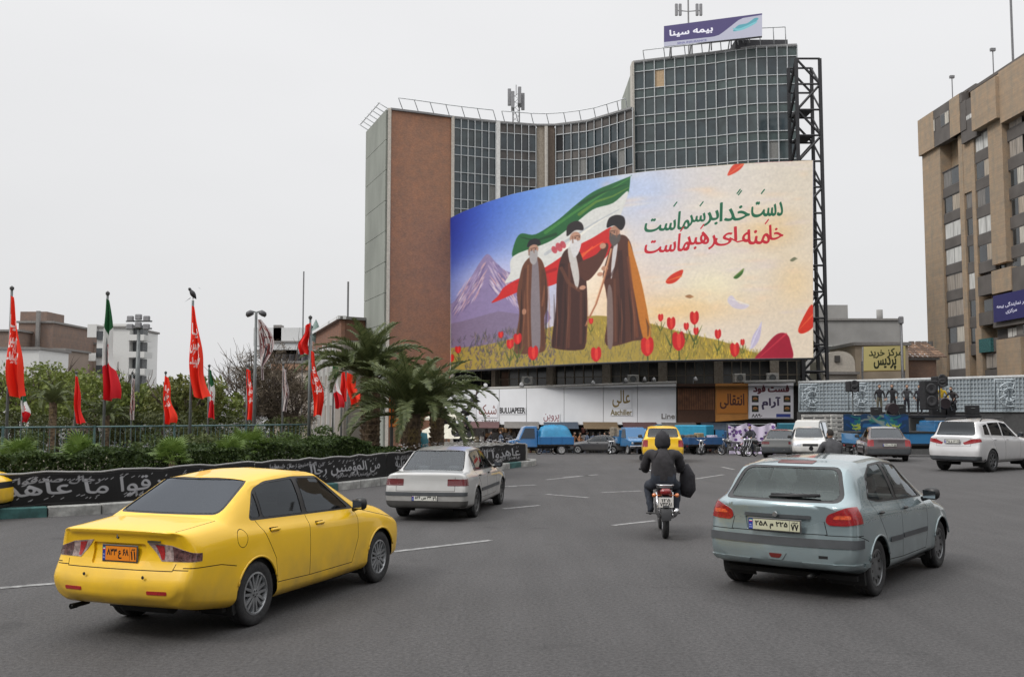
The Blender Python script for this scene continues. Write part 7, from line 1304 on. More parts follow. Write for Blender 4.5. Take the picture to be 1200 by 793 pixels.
# shop fronts below the fascia
sf = thing('arcade', 'row of dark open shop fronts full of goods beneath the white fascia', 'shop fronts', (0, 93, -1.8)); cols = [(.10, .08, .07), (.16, .13, .11), (.20, .16, .10), (.05, .05, .06), (.22, .20, .19), (.12, .04, .03), (.28, .26, .24), (.03, .05, .09), (.24, .13, .06)]
for i, u in enumerate(np.linspace(540, 870, 23)):
    p = at(u, 515, facY(u) + 1.0); m = MB(); m.box((p.x, p.y + .3, .1), (.3, .3, 4.0)); m.build('pillar', mat('shop_pillar', (.2, .17, .15), .7), sf, world=True)
for i in range(150):
    u = rr.uniform(543, 868); p = at(u, 515, facY(u) + rr.uniform(-1.0, .5)); h = rr.uniform(.25, .6); z = -1.8 + rr.choice((0, .5, 1.0, 1.5, 1.9)); m = MB(); m.bev((p.x, p.y, z + h / 2), (rr.uniform(.25, .6), .4, h), .06, rr.uniform(-.5, .5)); m.build('goods', mat('goods_%d' % (i % 9), tuple(q * 1.0 for q in cols[i % 9]), .8, var=.5, scale=5), sf, world=True)
for i in range(7):
    a_, b_ = 545 + i * 46, 545 + i * 46 + 40; z = -.1; p, q = at(a_, 500, facY(a_)), at(b_, 500, facY(b_)); m = MB(); m.add([(p.x, p.y, 1.1), (q.x, q.y, 1.1), (q.x, q.y - 1.6, .55), (p.x, p.y - 1.6, .55), (p.x, p.y, 1.06), (q.x, q.y, 1.06), (q.x, q.y - 1.6, .51), (p.x, p.y - 1.6, .51)], [(0, 1, 2, 3), (7, 6, 5, 4), (2, 6, 7, 3), (3, 7, 4, 0), (1, 5, 6, 2)]); m.build('awning', mat('awning_%d' % (i % 4), ((.10, .05, .05), (.15, .14, .13), (.05, .07, .10), (.16, .11, .06))[i % 4], .8), sf, world=True)
# ---------------- apartment tower at the right
F0 = at(1090, 482, 110); F1 = at(1200, 482, 91); f0 = Vector((F0.x, F0.y)); fd = (Vector((F1.x, F1.y)) - f0).normalized(); fn_ = Vector((fd.y, -fd.x))
if fn_.y > 0: fn_ = -fn_
def fs(u, v=300, off=0):                      # photo point -> (along, height) on the facade plane pushed out by off
    r = ray(u, v); o = f0 + fn_ * off; t = (o.x * fn_.x + o.y * fn_.y) / (r.x * fn_.x + r.y * fn_.y); return (Vector((r.x * t, r.y * t)) - o).dot(fd), CAMH + r.z * t
apt = thing('apartment_tower', 'tan brick apartment tower with dark grey window bays at the right edge', 'building', (f0.x + 6, f0.y, -1.8))
TAN = brickmat('tan_brick', (.43, .32, .22), (.37, .275, .19), (.33, .27, .2)); GRB = mat('grey_spandrel', (.12, .108, .10), .85, var=.15, scale=.6); WNF = mat('window_frame_grey', (.16, .15, .145), .5); DKR = mat('recess_dark', (.07, .065, .062), .9)
def fbox(name, s0, s1, z0, z1, o0, o1, m, parent=apt):
    if o1 > -1.25: o1 *= .45 if o1 < 0 else .35
    if -1.25 < o0 < 0: o0 *= .45
    elif o0 > 0: o0 *= .35
    k = MB(); P = [f0 + fd * s + fn_ * o for s, o in ((s0, o1), (s1, o1), (s1, o0), (s0, o0))]; k.add([(*p, z0) for p in P] + [(*p, z1) for p in P], [(3, 2, 1, 0), (4, 5, 6, 7), (0, 1, 5, 4), (1, 2, 6, 5), (2, 3, 7, 6), (3, 0, 4, 7)]); return k.build(name, m, parent, world=True)
S = lambda u, v=300: fs(u, v)[0]
zr = fs(1100, 150)[1]; zb_ = -1.8; SE = S(1200) + 12
fbox('core_wall', 0, SE, zb_, zr, -14, -1.3, TAN)
sA, sB, sC, sD, sE_, sF = S(1105.5), S(1126), S(1131), S(1141), S(1145), S(1165); sG = S(1182); sH = SE
ztow = fs(1170, 90)[1]
fbox('pier', 0, sA, zb_, zr - .5, -1.3, 0, TAN); fbox('pier', sB, sC, zb_, zr - 1, -1.3, -.2, TAN); fbox('pier', sD, sE_, zb_, zr - 1, -1.3, -.1, TAN); zp0 = fs(1172, 309)[1]; fbox('pier', sF, sG, zp0, zr + 1.5, -1.3, .6, TAN)
fbox('upper_pier', sC, sD, fs(1136, 224)[1], zr - 1, -1.3, -.3, TAN)
CUR = [mat('curtain_%d' % i, c, .85, var=.25, scale=1.5, stretch=(4, 4, .3)) for i, c in enumerate(((.50, .47, .41), (.34, .30, .26), (.58, .58, .56), (.20, .19, .18), (.42, .36, .29)))]
def win(s0, s1, z0, z1, off, k, n=2, parent=apt):
    w = fbox('window', s0, s1, z0, z1, off - .12, off - .06, WNF); L = (s1 - s0) / n
    for i in range(n):
        a = s0 + i * L + .07; b_ = s0 + (i + 1) * L - .05; mm = CUR[k % 5] if (k * 7 + i * 3) % 4 else pane_mat(3); q = fbox('pane', a, b_, z0 + .09, z1 - .09, off - .05, off - .03, mm, w)
rrw = random.Random(9)
zw = [fs(1115, v)[1] for v in (197, 228)]; pitch = zw[0] - zw[1]; ztop0 = zw[0]
for i in range(-0, 9):
    zt_ = ztop0 - i * pitch; fbox('spandrel', sA, sB, zt_ - pitch, zt_ - pitch * .62, -1.3, -.45, GRB); win(sA + .15, sB - .1, zt_ - pitch * .62, zt_, -.5, rrw.randrange(5)); fbox('lintel', sA, sB, zt_, zt_ + .12, -.6, -.4, DKR)
for i in range(1, 7):
    zt_ = ztop0 - i * pitch - .4; fbox('spandrel', sC, sD, zt_ - pitch, zt_ - pitch * .62, -1.3, -.55, GRB); win(sC + .1, sD - .1, zt_ - pitch * .62, zt_, -.6, rrw.randrange(5), 1)
for i in range(-2, 4):
    zt_ = fs(1150, 188)[1] - i * pitch; fbox('spandrel', sE_, sF, zt_ - pitch, zt_ - pitch * .62, -1.3, -.30, GRB); win(sE_ + .15, sF - .1, zt_ - pitch * .62, zt_, -.35, 2 + rrw.randrange(3))
for i in range(-2, 9):
    zt_ = fs(1190, 160)[1] - i * pitch; fbox('spandrel', sG, sG + 6, zt_ - pitch, zt_ - pitch * .6, -1.3, -.6, GRB); win(sG + .3, sG + 2.6, zt_ - pitch * .6, zt_, -.65, rrw.randrange(5)); win(sG + 3.0, sG + 5.6, zt_ - pitch * .6, zt_, -.65, rrw.randrange(5))
fbox('pier', sG + 6, SE, zb_, zr + 1, -1.3, .2, TAN)
# top storey boxes, overhanging
z0, z1 = fs(1100, 172)[1], fs(1100, 128)[1]; so = fs(1079, 150)[0]
fbox('overhang', so, sA - .6, z0, z1, -2, 1.0, TAN); fbox('overhang_band', sA - .6, sD, z0, z0 + .4 * (z1 - z0), -1, .9, GRB); fbox('overhang_band', sA - .6, sC + 1.0, z1 - .25 * (z1 - z0), z1, -1, .9, GRB); win(S(1090), S(1104), z0 + .42 * (z1 - z0), z0 + .76 * (z1 - z0), 1.0, 0); win(S(1111), S(1121), z0 + .42 * (z1 - z0), z0 + .76 * (z1 - z0), 1.0, 0); fbox('overhang_wall', sA - .6, sD, z0 + .4 * (z1 - z0), z1 - .25 * (z1 - z0), -1, .80, GRB); fbox('overhang_wall', S(1122), S(1134), z0, z1, -1, 1.0, TAN)
z2, z3 = fs(1150, 158)[1], fs(1150, 108)[1]; fbox('overhang_band', S(1134), S(1153), z2, z3, -1, .7, GRB); win(S(1137), S(1152), z2 + 2.1, z3 - 1.6, .8, 2)
z4, z5 = fs(1168, 143)[1], fs(1168, 94)[1]; fbox('upper_box', S(1153), S(1183), z4, z5, -2, 2.2, TAN); fbox('upper_box', S(1183), SE - 4, z4 - .6, z5 + .4, -2, 1.2, TAN)
z6 = fs(1140, 100)[1]; fbox('parapet', S(1094), S(1146), z1, z6, -6, -1.0, mat('roof_tan', (.27, .21, .16), .9)); fbox('parapet_cap', S(1094) - .2, S(1146), z6, z6 + .25, -6, -.8, GRB); z7 = fs(1190, 72)[1]; fbox('roof_house', S(1142), SE, z6 - 2, z7, -8, -.6, mat('roof_tan')); fbox('roof_house_cap', S(1141), SE, z7, z7 + .3, -8.3, -.2, GRB)
for u, v0, v1, w in ((1116, 90, 104, 0), (1164, 58, 76, 0), (1187, -30, 64, 1)):
    s_, z_ = fs(u, v1, -3); p = f0 + fd * s_ + fn_ * -3; zt_ = fs(u, v0, -3)[1]; m = MB(); m.tube([(*p, z_ - 1.5), (*p, zt_)], .06 if not w else .12, 5); (m.box((*p, zt_), (.5, .3, .3)) if not w else 0); m.build('aerial', GM, apt, world=True)
# lower recesses, balconies and the purple banner
za, zb2 = fs(1160, 322)[1], fs(1160, 308)[1]; fbox('recess', S(1148), SE - 5, za - .2, zb2 + .6, -1.3, -1.1, DKR); win(S(1160), S(1172), za + .1, zb2 + .4, -.9, 3); win(S(1174), S(1196), za + .1, zb2 + .4, -.9, 3, 3)
fbox('balcony', S(1148), S(1165), fs(1155, 346)[1], za, -1.2, .8, GRB); fbox('balcony', S(1165), S(1188), fs(1175, 343)[1], za + .2, -1.2, 1.0, TAN); fbox('balcony', S(1188), SE - 5, fs(1190, 346)[1], za, -1.2, .7, GRB)
win(S(1150), S(1160), fs(1155, 366)[1], fs(1155, 351)[1], -.2, 0, 1); fbox('balcony', S(1147), S(1163), fs(1155, 381)[1], fs(1155, 366)[1], -1.2, .6, GRB)
fbox('balcony', S(1163), SE - 5, fs(1180, 382)[1], fs(1180, 346)[1], -1.2, .5, GRB)
s0_, zt_ = fs(1163.5, 347, .45); s1_ = fs(1200, 340, .45)[0] + 2.2; zl_ = fs(1163.5, 378, .45)[1]; P0, P1 = f0 + fd * s0_ + fn_ * .45, f0 + fd * s1_ + fn_ * .45
c = Cv(360, 220, (.14, .13, .38)); c.text('دفتر نمایندگی بیمه', 165, 96, 270, 40, (.85, .85, .93), bold=1); c.text('مرکزی', 150, 150, 90, 36, (.85, .85, .93), bold=1)
bn = printed('banner', lerpgrid((*P0, zt_), (*P1, zt_), (*P1, zl_), (*P0, zl_), 2, 2), c.mat('purple_banner', .6), None); tag(bn, 'purple banner with two lines of white writing on the tan tower balcony', 'banner'); sd_ = bn.modifiers.new('s', 'SOLIDIFY'); sd_.thickness = .03
fbox('recess', S(1160), SE - 5, fs(1180, 397)[1], fs(1180, 383)[1], -1.3, -1.1, DKR); win(S(1173), S(1190), fs(1180, 397)[1] + .1, fs(1180, 384)[1], -.8, 2, 3)
fbox('pier', S(1141), S(1148), zb_, fs(1145, 385)[1], -1.3, .3, TAN); fbox('balcony', S(1166.5), S(1195), zb_, fs(1180, 397)[1], -1.2, .7, TAN); win(S(1150), S(1165), fs(1157, 432)[1], fs(1157, 414)[1], -.2, 1)
fbox('spandrel', S(1149), S(1166), zb_, fs(1157, 433)[1], -1.2, -.1, GRB); fbox('awning', S(1147), S(1161), fs(1155, 413)[1], fs(1155, 397)[1], -.6, .9, mat('teal_cloth', (.03, .12, .12), .8, var=.3)); fbox('spandrel', S(1161), S(1166.5), fs(1157, 413)[1], fs(1157, 397)[1], -1.2, .1, GRB)
# ---------------- lattice screen wall on the square
def scY(u): return itp(u, [(935, 79), (1060, 72), (1200, 66), (1300, 62)])
scr = thing('screen_wall', 'long pale blue-grey grid screen wall with rosettes behind the parked trucks', 'wall', (at(1060, 482, 72).x, 72, -1.4)); SCG = mat('screen_backing', (.26, .30, .33), .7, var=.15, scale=1); SCB = mat('screen_bar', (.34, .38, .40), .6, var=.1); ROS = mat('rosette_white', (.42, .47, .50), .6)
ued = list(np.linspace(936, 1280, 13)); stv = [(935, 449), (1060, 446), (1200, 442), (1300, 440)]; sbv = 482
for i, (u0, u1) in enumerate(zip(ued, ued[1:])):
    a0, a1 = at(u0 + .2, itp(u0, stv), scY(u0)), at(u1 - .2, itp(u1, stv), scY(u1)); b0, b1 = at(u0 + .2, sbv, scY(u0)), at(u1 - .2, sbv, scY(u1)); m = MB(); k = Vector((0, .15, 0)); V = [b0, b1, a1, a0]; m.add(V + [v + k for v in V], [(0, 1, 2, 3), (7, 6, 5, 4), (3, 2, 6, 7), (0, 3, 7, 4), (1, 5, 6, 2), (0, 4, 5, 1)]); pn = m.build('panel', SCG, scr, world=True)
    m = MB(); nx, nz = 7, 8; f = Vector((0, -.06, 0))
    for j in range(nx + 1): t = j / nx; p, q = b0.lerp(b1, t) + f, a0.lerp(a1, t) + f; m.box(((p.x + q.x) / 2, p.y, (p.z + q.z) / 2), (.05, .08, q.z - p.z))
    for j in range(nz + 1): t = j / nz; p, q = b0.lerp(a0, t) + f, b1.lerp(a1, t) + f; d = q - p; m.box(((p.x + q.x) / 2, (p.y + q.y) / 2 - .005, p.z * .5 + q.z * .5), (d.length, .07, .05), math.atan2(d.y, d.x))
    q = m.build('grid', SCB, pn, world=True); q['kind'] = 'stuff'
    if i in (0, 2, 5, 8):
        cn = (a0 + a1 + b0 + b1) / 4 + Vector((0, -.45, 0)); m = MB(); R1 = .82
        for r_ in (R1, R1 * .55): m.tube([cn + Vector((r_ * math.cos(2 * PI * k_ / 16), 0, r_ * math.sin(2 * PI * k_ / 16))) for k_ in range(17)], .055, 4)
        for k_ in range(8): a = 2 * PI * k_ / 8; m.tube([cn + Vector((R1 * .3 * math.cos(a), 0, R1 * .3 * math.sin(a))), cn + Vector((R1 * 1.1 * math.cos(a + .4), 0, R1 * 1.1 * math.sin(a + .4)))], .05, 4)
        for s_ in (-1, 1): m.tube([cn + Vector((s_ * x, 0, z)) for x, z in ((-1.0, -1.0), (-1.0, 1.0), (1.0, 1.0))], .06, 4)
        m.build('rosette', ROS, pn, True, world=True)
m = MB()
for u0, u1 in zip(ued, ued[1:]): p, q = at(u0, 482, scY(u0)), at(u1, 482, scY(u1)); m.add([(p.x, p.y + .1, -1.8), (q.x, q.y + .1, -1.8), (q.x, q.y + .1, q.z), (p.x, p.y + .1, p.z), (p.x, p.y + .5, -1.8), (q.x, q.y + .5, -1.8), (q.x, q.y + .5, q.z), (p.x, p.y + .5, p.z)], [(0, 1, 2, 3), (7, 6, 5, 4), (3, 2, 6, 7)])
m.build('shadow_base', mat('shadow_base_dark', (.06, .06, .06), .9), scr, world=True)  # wall base coloured near black to stand for the shadow gap under the panels
m = MB(); m.tube([at(u, itp(u, stv) - .8, scY(u)) for u in ued], .13, 5); m.build('coping', mat('coping', (.36, .37, .37), .7), scr, True, world=True)
# ---------------- buildings between
def block(name, label, u0, u1, v, Y, dep, mt, cat='building', wins=None, cap=None, skew=0, zb_=-2, group=None, items=()):
    a, b_ = at(u0, v, Y), at(u1, v, Y + skew); root = thing(name, label, cat, ((a.x + b_.x) / 2, Y + dep / 2, zb_), 0, group); zt_ = a.z
    V = [(a.x, a.y), (b_.x, b_.y), (b_.x, b_.y + dep), (a.x, a.y + dep)]; m = MB(); m.add([(*p, zb_) for p in V] + [(*p, zt_) for p in V], [(3, 2, 1, 0), (4, 5, 6, 7), (0, 1, 5, 4), (1, 2, 6, 5), (2, 3, 7, 6), (3, 0, 4, 7)]); m.build('wall', mt, root, world=True)
    d = Vector((b_.x - a.x, b_.y - a.y)); L = d.length; d.normalize(); an = math.atan2(d.y, d.x); no = Vector((d.y, -d.x))
    m = MB(); m.box(((a.x + b_.x) / 2, (a.y + b_.y) / 2 + dep / 2, zt_ + .1), (L + .5, dep + .5, .3), an); m.build('parapet', cap or mat('cap_grey', (.22, .21, .20), .85), root, world=True)
    if wins:
        nx, z0, dz, nz, ww, wh, wm = wins
        for i in range(nx):
            for j in range(nz):
                c_ = Vector((a.x, a.y)) + d * L * (i + .5) / nx + no * .05; z = zt_ - z0 - j * dz; m = MB(); m.box((c_.x, c_.y, z), (ww, .2, wh), an); w = m.build('window', mat('win_frame_pale', (.4, .4, .38), .6), root, world=True); m = MB(); m.box((c_.x + no.x * .12, c_.y + no.y * .12, z), (ww - .3, .05, wh - .3), an); m.build('pane', wm, w, world=True)
    return root, a, b_
DG2 = mat('far_glass', (.06, .065, .07), .2)
r_, a, b_ = block('office_block', 'long low grey concrete block behind the domed house and yellow sign', 955, 1056, 375, 150, 20, mat('far_concrete', (.27, .265, .255), .9, var=.12, scale=.3), wins=(5, 4.5, 6, 1, 2.4, 1.2, DG2))
m = MB(); q = at(975, 371, 152); m.box((q.x, q.y + 4, q.z), (6, 5, 4)); m.build('roof_box', mat('far_concrete'), r_, world=True); q = at(1031, 375, 152); m = MB(); m.tube([(q.x, q.y, q.z - .5), (q.x, q.y, q.z + 1.6)], .5, 8); m.build('chimney', mat('far_concrete'), r_, True, world=True)
# domed cream house
YH = 96; c0, c1 = at(966, 440, YH), at(1004, 440, YH); house = thing('domed_house', 'small cream house with rounded roof and a dark hatch beside the steel lattice', 'house', ((c0.x + c1.x) / 2, YH + 2, -1.8)); CRM = mat('cream_plaster', (.50, .46, .40), .85, var=.08); zt_ = at(985, 437, YH).z
m = MB(); m.box(((c0.x + c1.x) / 2, YH + 2.5, (zt_ - 1.8) / 2), (c1.x - c0.x, 5, zt_ + 1.8)); m.build('wall', CRM, house, world=True); zc = at(985, 411, YH).z
n = 12; m = MB(); rad = (c1.x - c0.x) / 2; V = []; 
prof = [(-rad, zt_)] + [(-rad * math.cos(PI * i / n), zt_ + (zc - zt_) * math.sin(PI * i / n) ** .45) for i in range(1, n)] + [(rad, zt_)]
m.prism([((c0.x + c1.x) / 2 + x, z) for x, z in prof], YH + .3, YH + 4.7, 'y'); m.build('roof', CRM, house, world=True); q = at(982, 420, YH); m = MB(); m.box((q.x, YH + .25, q.z), (.5, .3, .6)); m.build('hatch', DKR, house, world=True); m = MB(); m.box(((c0.x + c1.x) / 2, YH - .1, zt_), (c1.x - c0.x + .4, .5, .25)); m.build('cornice', mat('cap_grey'), house, world=True)
# yellow sign board
YS = 93; c = Cv(380, 200, (.80, .75, .50)); c.text('مرکز خرید', 200, 56, 300, 76, (.22, .24, .10), bold=2); c.text('پردیس', 195, 138, 200, 92, (.16, .18, .08), bold=3); c.rect(0, 192, 380, 200, (.5, .42, .25))
tl, tr, br, bl_ = at(1012, 406, YS), at(1061, 405, YS), at(1061, 434.5, YS), at(1012, 435.5, YS); ys_ = thing('yellow_sign', 'pale yellow shopping centre sign with dark lettering above the screen wall', 'sign', (bl_.x, YS, -1.8)); printed('sign_print', lerpgrid(tl, tr, br, bl_), c.mat('yellow_sign_print', .6), ys_, True)
m = MB(); k = Vector((0, .06, 0)); k2 = Vector((0, .4, 0)); V = [bl_ + k, br + k, tr + k, tl + k]; m.add(V + [v + k2 for v in V], [(7, 6, 5, 4), (3, 2, 6, 7), (0, 3, 7, 4), (1, 5, 6, 2), (0, 4, 5, 1)]); m.build('sign_box', mat('sign_edge'), ys_, world=True)
for p in (bl_, br): m = MB(); m.tube([(p.x, YS + .3, -1.8), (p.x, YS + .3, p.z + 1)], .1, 5); m.build('post', GM, ys_, world=True)
block('brick_shop', 'plain tan wall behind the yellow sign', 1002, 1064, 404, 99, 8, mat('tan_wall', (.34, .28, .21), .9, var=.15, scale=.5)); 
r_, a, b_ = block('brick_house', 'brown brick house with sloping tiled roof between yellow sign and tan tower', 1063, 1097, 421, 100, 6, brickmat('brown_brick', (.22, .13, .09), (.17, .10, .075), (.2, .16, .13)), wins=(2, 2.6, 3, 1, 1.4, .9, DG2))
zt2 = at(1080, 402, 103).z; TILE = mat('roof_tile', (.30, .19, .13), .85, var=.35, scale=3)
for j in range(7):
    for i in range(9): x0_, x1_ = a.x - .5 + i * (b_.x - a.x + 1.5) / 9, a.x - .5 + (i + 1) * (b_.x - a.x + 1.5) / 9; t0, t1 = j / 7, (j + 1) / 7; m = MB(); z_, w_ = a.z + .25 + (zt2 - a.z) * t0, a.z + .25 + (zt2 - a.z) * t1; m.add([(x0_, a.y - .4 + t0 * 5, z_ + .05), (x1_ - .05, a.y - .4 + t0 * 5, z_ + .05), (x1_ - .05, a.y - .4 + t1 * 5, w_ - .02), (x0_, a.y - .4 + t1 * 5, w_ - .02), (x0_, a.y - .4 + t0 * 5, z_ - .08), (x1_ - .05, a.y - .4 + t0 * 5, z_ - .08)], [(0, 1, 2, 3), (0, 4, 5, 1)]); m.build('roof_tile', TILE if (i * j) % 3 else mat('roof_tile_dark', (.18, .12, .09), .9), r_, world=True, fix=False)
for i, u in enumerate((1068, 1076, 1083, 1090)): q = at(u, 401, 106); m = MB(); m.tube([(q.x, q.y, q.z - 1.2), (q.x, q.y, q.z + .1)], .3, 8); m.build('roof_vent', mat('cap_grey'), r_, world=True)
# street pole by the yellow sign
q = at(1058, 450, 90); pole = thing('steel_pole', 'thin grey steel pole rising beside the yellow sign', 'pole', (q.x, 90, -1.8)); m = MB(); m.tube([(0, 0, 0), (0, 0, at(1058, 372, 90).z + 1.8)], [.16, .12], 8); m.build('shaft', GM, pole, True); m = MB(); m.bev((0, 0, at(1058, 375, 90).z + 1.8), (.4, .4, .7), .08); m.build('lamp_head', mat('antenna_grey'), pole)
# left background
BRB = brickmat('far_brown_brick', (.25, .175, .14), (.215, .15, .12), (.16, .13, .11)); WHT = mat('far_white', (.50, .50, .49), .85, var=.06, scale=.2); TN2 = mat('far_tan', (.30, .24, .20), .9, var=.1, scale=.2)
r1, a, b_ = block('brick_building', 'dark brown brick block with stepped roof at the far left', 22, 62, 378, 150, 18, BRB); q = at(32, 368, 152); m = MB(); m.box((q.x, q.y + 5, q.z - 1), (4.2, 6, 3.2)); m.build('stair_house', BRB, r1, world=True); m = MB(); q = at(45, 372, 149.5); m.box((q.x, q.y, q.z - 5), (.5, .5, 12)); m.build('flue', mat('cap_grey'), r1, world=True)
block('brick_building', 'brown block cut by the left edge behind the tall red flag', -14, 22, 388, 146, 18, BRB); block('low_building', 'low white roofed building under the brown brick block', -8, 46, 409, 120, 8, WHT); block('tan_building', 'low tan block between brown block and white tower', 76, 96, 405, 165, 14, TN2); block('tan_building', 'slightly taller tan block touching the white tower', 96, 114, 403, 165, 14, TN2); block('small_building', 'small grey-brown building beside the brown brick block', 61, 76, 410, 140, 8, TN2)
r_, a, b_ = block('white_tower', 'white apartment tower with stepped outline behind the tricolour flag', 114, 152, 384, 150, 12, WHT); q = at(127, 381, 150); m = MB(); m.box((q.x + .5, q.y + 3, q.z - .6), (3.6, 4, 1.8)); m.build('stair_house', WHT, r_, world=True)
for i in range(9):
    z = a.z - 1.5 - i * 2.6; m = MB(); m.box((b_.x + 1.1 + (i * .12 if i < 6 else .7), 151.5, z), (2.4, 3.4, .9)); m.build('balcony', WHT, r_, world=True); m = MB(); m.box((b_.x + .5, 152.5, z + 1.2), (2, 2, 1.7)); m.build('window', DG2, r_, world=True)
for i in range(4): z = a.z - 1.2 - i * 2.6; m = MB(); m.box((a.x + .7, 149.8, z), (1.2, .3, 1.3)); m.build('window', DG2, r_, world=True)
m = MB(); m.box((a.x - .6, 150.5, a.z - .5), (1.4, 2, 2)); m.box((a.x - .6, 150.5, a.z - 4.5), (1.4, 2, 1.2)); m.build('side_balcony', WHT, r_, world=True)
r_, a, b_ = block('white_building', 'white stepped apartment block behind the double-headed lamp post', 309, 352, 401, 180, 14, mat('far_white2', (.60, .61, .61), .85, var=.06), wins=(5, 2.2, 3.4, 3, 3.2, 1.6, mat('far_glass_pale', (.2, .22, .24), .3))); q = at(330, 394, 182); m = MB(); m.box((q.x, q.y + 4, q.z), (11, 6, 3.4)); m.build('roof_storey', mat('far_white2'), r_, world=True); m = MB(); q = at(322, 389, 181); m.box((q.x, q.y + 3, q.z), (1.5, 2, 3)); m.build('chimney', mat('cap_grey'), r_, world=True)
r_, a, b_ = block('cream_building', 'cream facade with a large blind arch behind the leafless trees', 318, 366, 425, 130, 10, mat('cream_far', (.42, .36, .29), .85, var=.1)); m = MB(); q = at(345, 455, 129.8); m.prism([(q.x + 2.2 * math.cos(PI * i / 10), q.z + 2.2 * math.sin(PI * i / 10)) for i in range(11)] + [(q.x - 2.2, q.z - 5), (q.x + 2.2, q.z - 5)], 129.7, 129.95, 'y'); m.build('arch_panel', mat('arch_plaster', (.48, .42, .36), .85), r_, world=True); m = MB(); q = at(340, 430, 129.8); m.box((q.x, 129.8, q.z), (5, .2, .8)); m.build('band', mat('band_orange', (.38, .22, .14), .85), r_, world=True)
for i in range(5): q = at(324 + i * 8, 418, 131); m = MB(); m.tube([(q.x, 132, q.z - .6), (q.x, 132, q.z + .4)], .4, 8); m.build('roof_tank', mat('roof_dark'), r_, world=True)
# brown-topped building receding beside the main one
YQ0, YQ1 = 112, 98; a0, a1 = at(366, 398, 128), at(400, 374, 104); a2 = at(431, 377, 106)
bb = thing('brick_topped_building', 'grey building with brown brick top beside the concrete flank, behind the palms', 'building', (a1.x, a1.y + 5, -1.8)); zt_ = a1.z; PLS = mat('plaster_greybrown', (.26, .23, .20), .9, var=.12)
def wq(name, p, q, z0, z1, m_, th=.4): return wallq(name, (p.x, p.y), (q.x, q.y), z0, z1, m_, th, bb)
wq('wall', a0, a1, -1.8, zt_ - 2.2, PLS); wq('brick_band', a0, a1, zt_ - 2.2, zt_, brickmat('band_brick', (.26, .12, .07), (.2, .09, .055), (.2, .15, .12))); wq('wall', a1, a2, -1.8, zt_ - 2.2, PLS); wq('brick_band', a1, a2, zt_ - 2.2, zt_, MATS['band_brick']); wq('cornice', a0 + Vector((-.4, -.5, 0)), a1 + Vector((-.3, -.5, 0)), zt_, zt_ + .35, WHT, .9); wq('cornice', a1 + Vector((0, -.5, 0)), a2 + Vector((0, -.5, 0)), zt_, zt_ + .3, mat('cap_grey'), .9)
for i in range(6):
    t = (i + .5) / 6; p = a0.lerp(a1, t); d_ = Vector((a1.x - a0.x, a1.y - a0.y)).normalized()
    for z in (zt_ - 4.5, zt_ - 8): m = MB(); m.box((p.x + .05, p.y - .1, z), (1.9, .3, 2.2), math.atan2(d_.y, d_.x)); w = m.build('window', mat('win_frame_pale'), bb, world=True); m = MB(); m.box((p.x + .2, p.y - .22, z), (1.5, .2, 1.8), math.atan2(d_.y, d_.x)); m.build('pane', DG2, w, world=True)
    m = MB(); q = a0.lerp(a1, i / 6); m.box((q.x, q.y - .2, (zt_ - 4) / 2), (.5, .5, zt_), math.atan2(d_.y, d_.x)); m.build('pilaster', mat('far_white'), bb, world=True)
for u, v0, v1, Y, nm, lb in ((356, 318, 480, 120, 'radio_mast', 'very thin tall radio mast rising behind the cream building'), (408, 330, 376, 108, 'roof_pole', 'short dark pole standing on the brick topped building')): q = at(u, v0, Y); m = MB(); zb3 = -1.8 if v1 > 400 else at(u, v1, Y).z - .3; m.tube([(0, 0, 0), (0, 0, q.z - zb3)], .09 if Y > 110 else .11, 5); o = m.build(nm, GM, None); o.location = (q.x, Y, zb3); tag(o, lb, 'mast' if Y > 110 else 'pole')
q = at(370, 392, 125); r_ = thing('roof_lantern', 'small green pointed lantern tip above the receding roof edge', 'finial', (q.x, 125, q.z - 3)); m = MB(); m.lathe([(.12, 0), (.12, 2), (.6, 2.3), (.7, 3.2), (.3, 4.4), (0, 5)], 10); m.build('lantern', mat('verdigris', (.2, .27, .25), .7), r_, True)
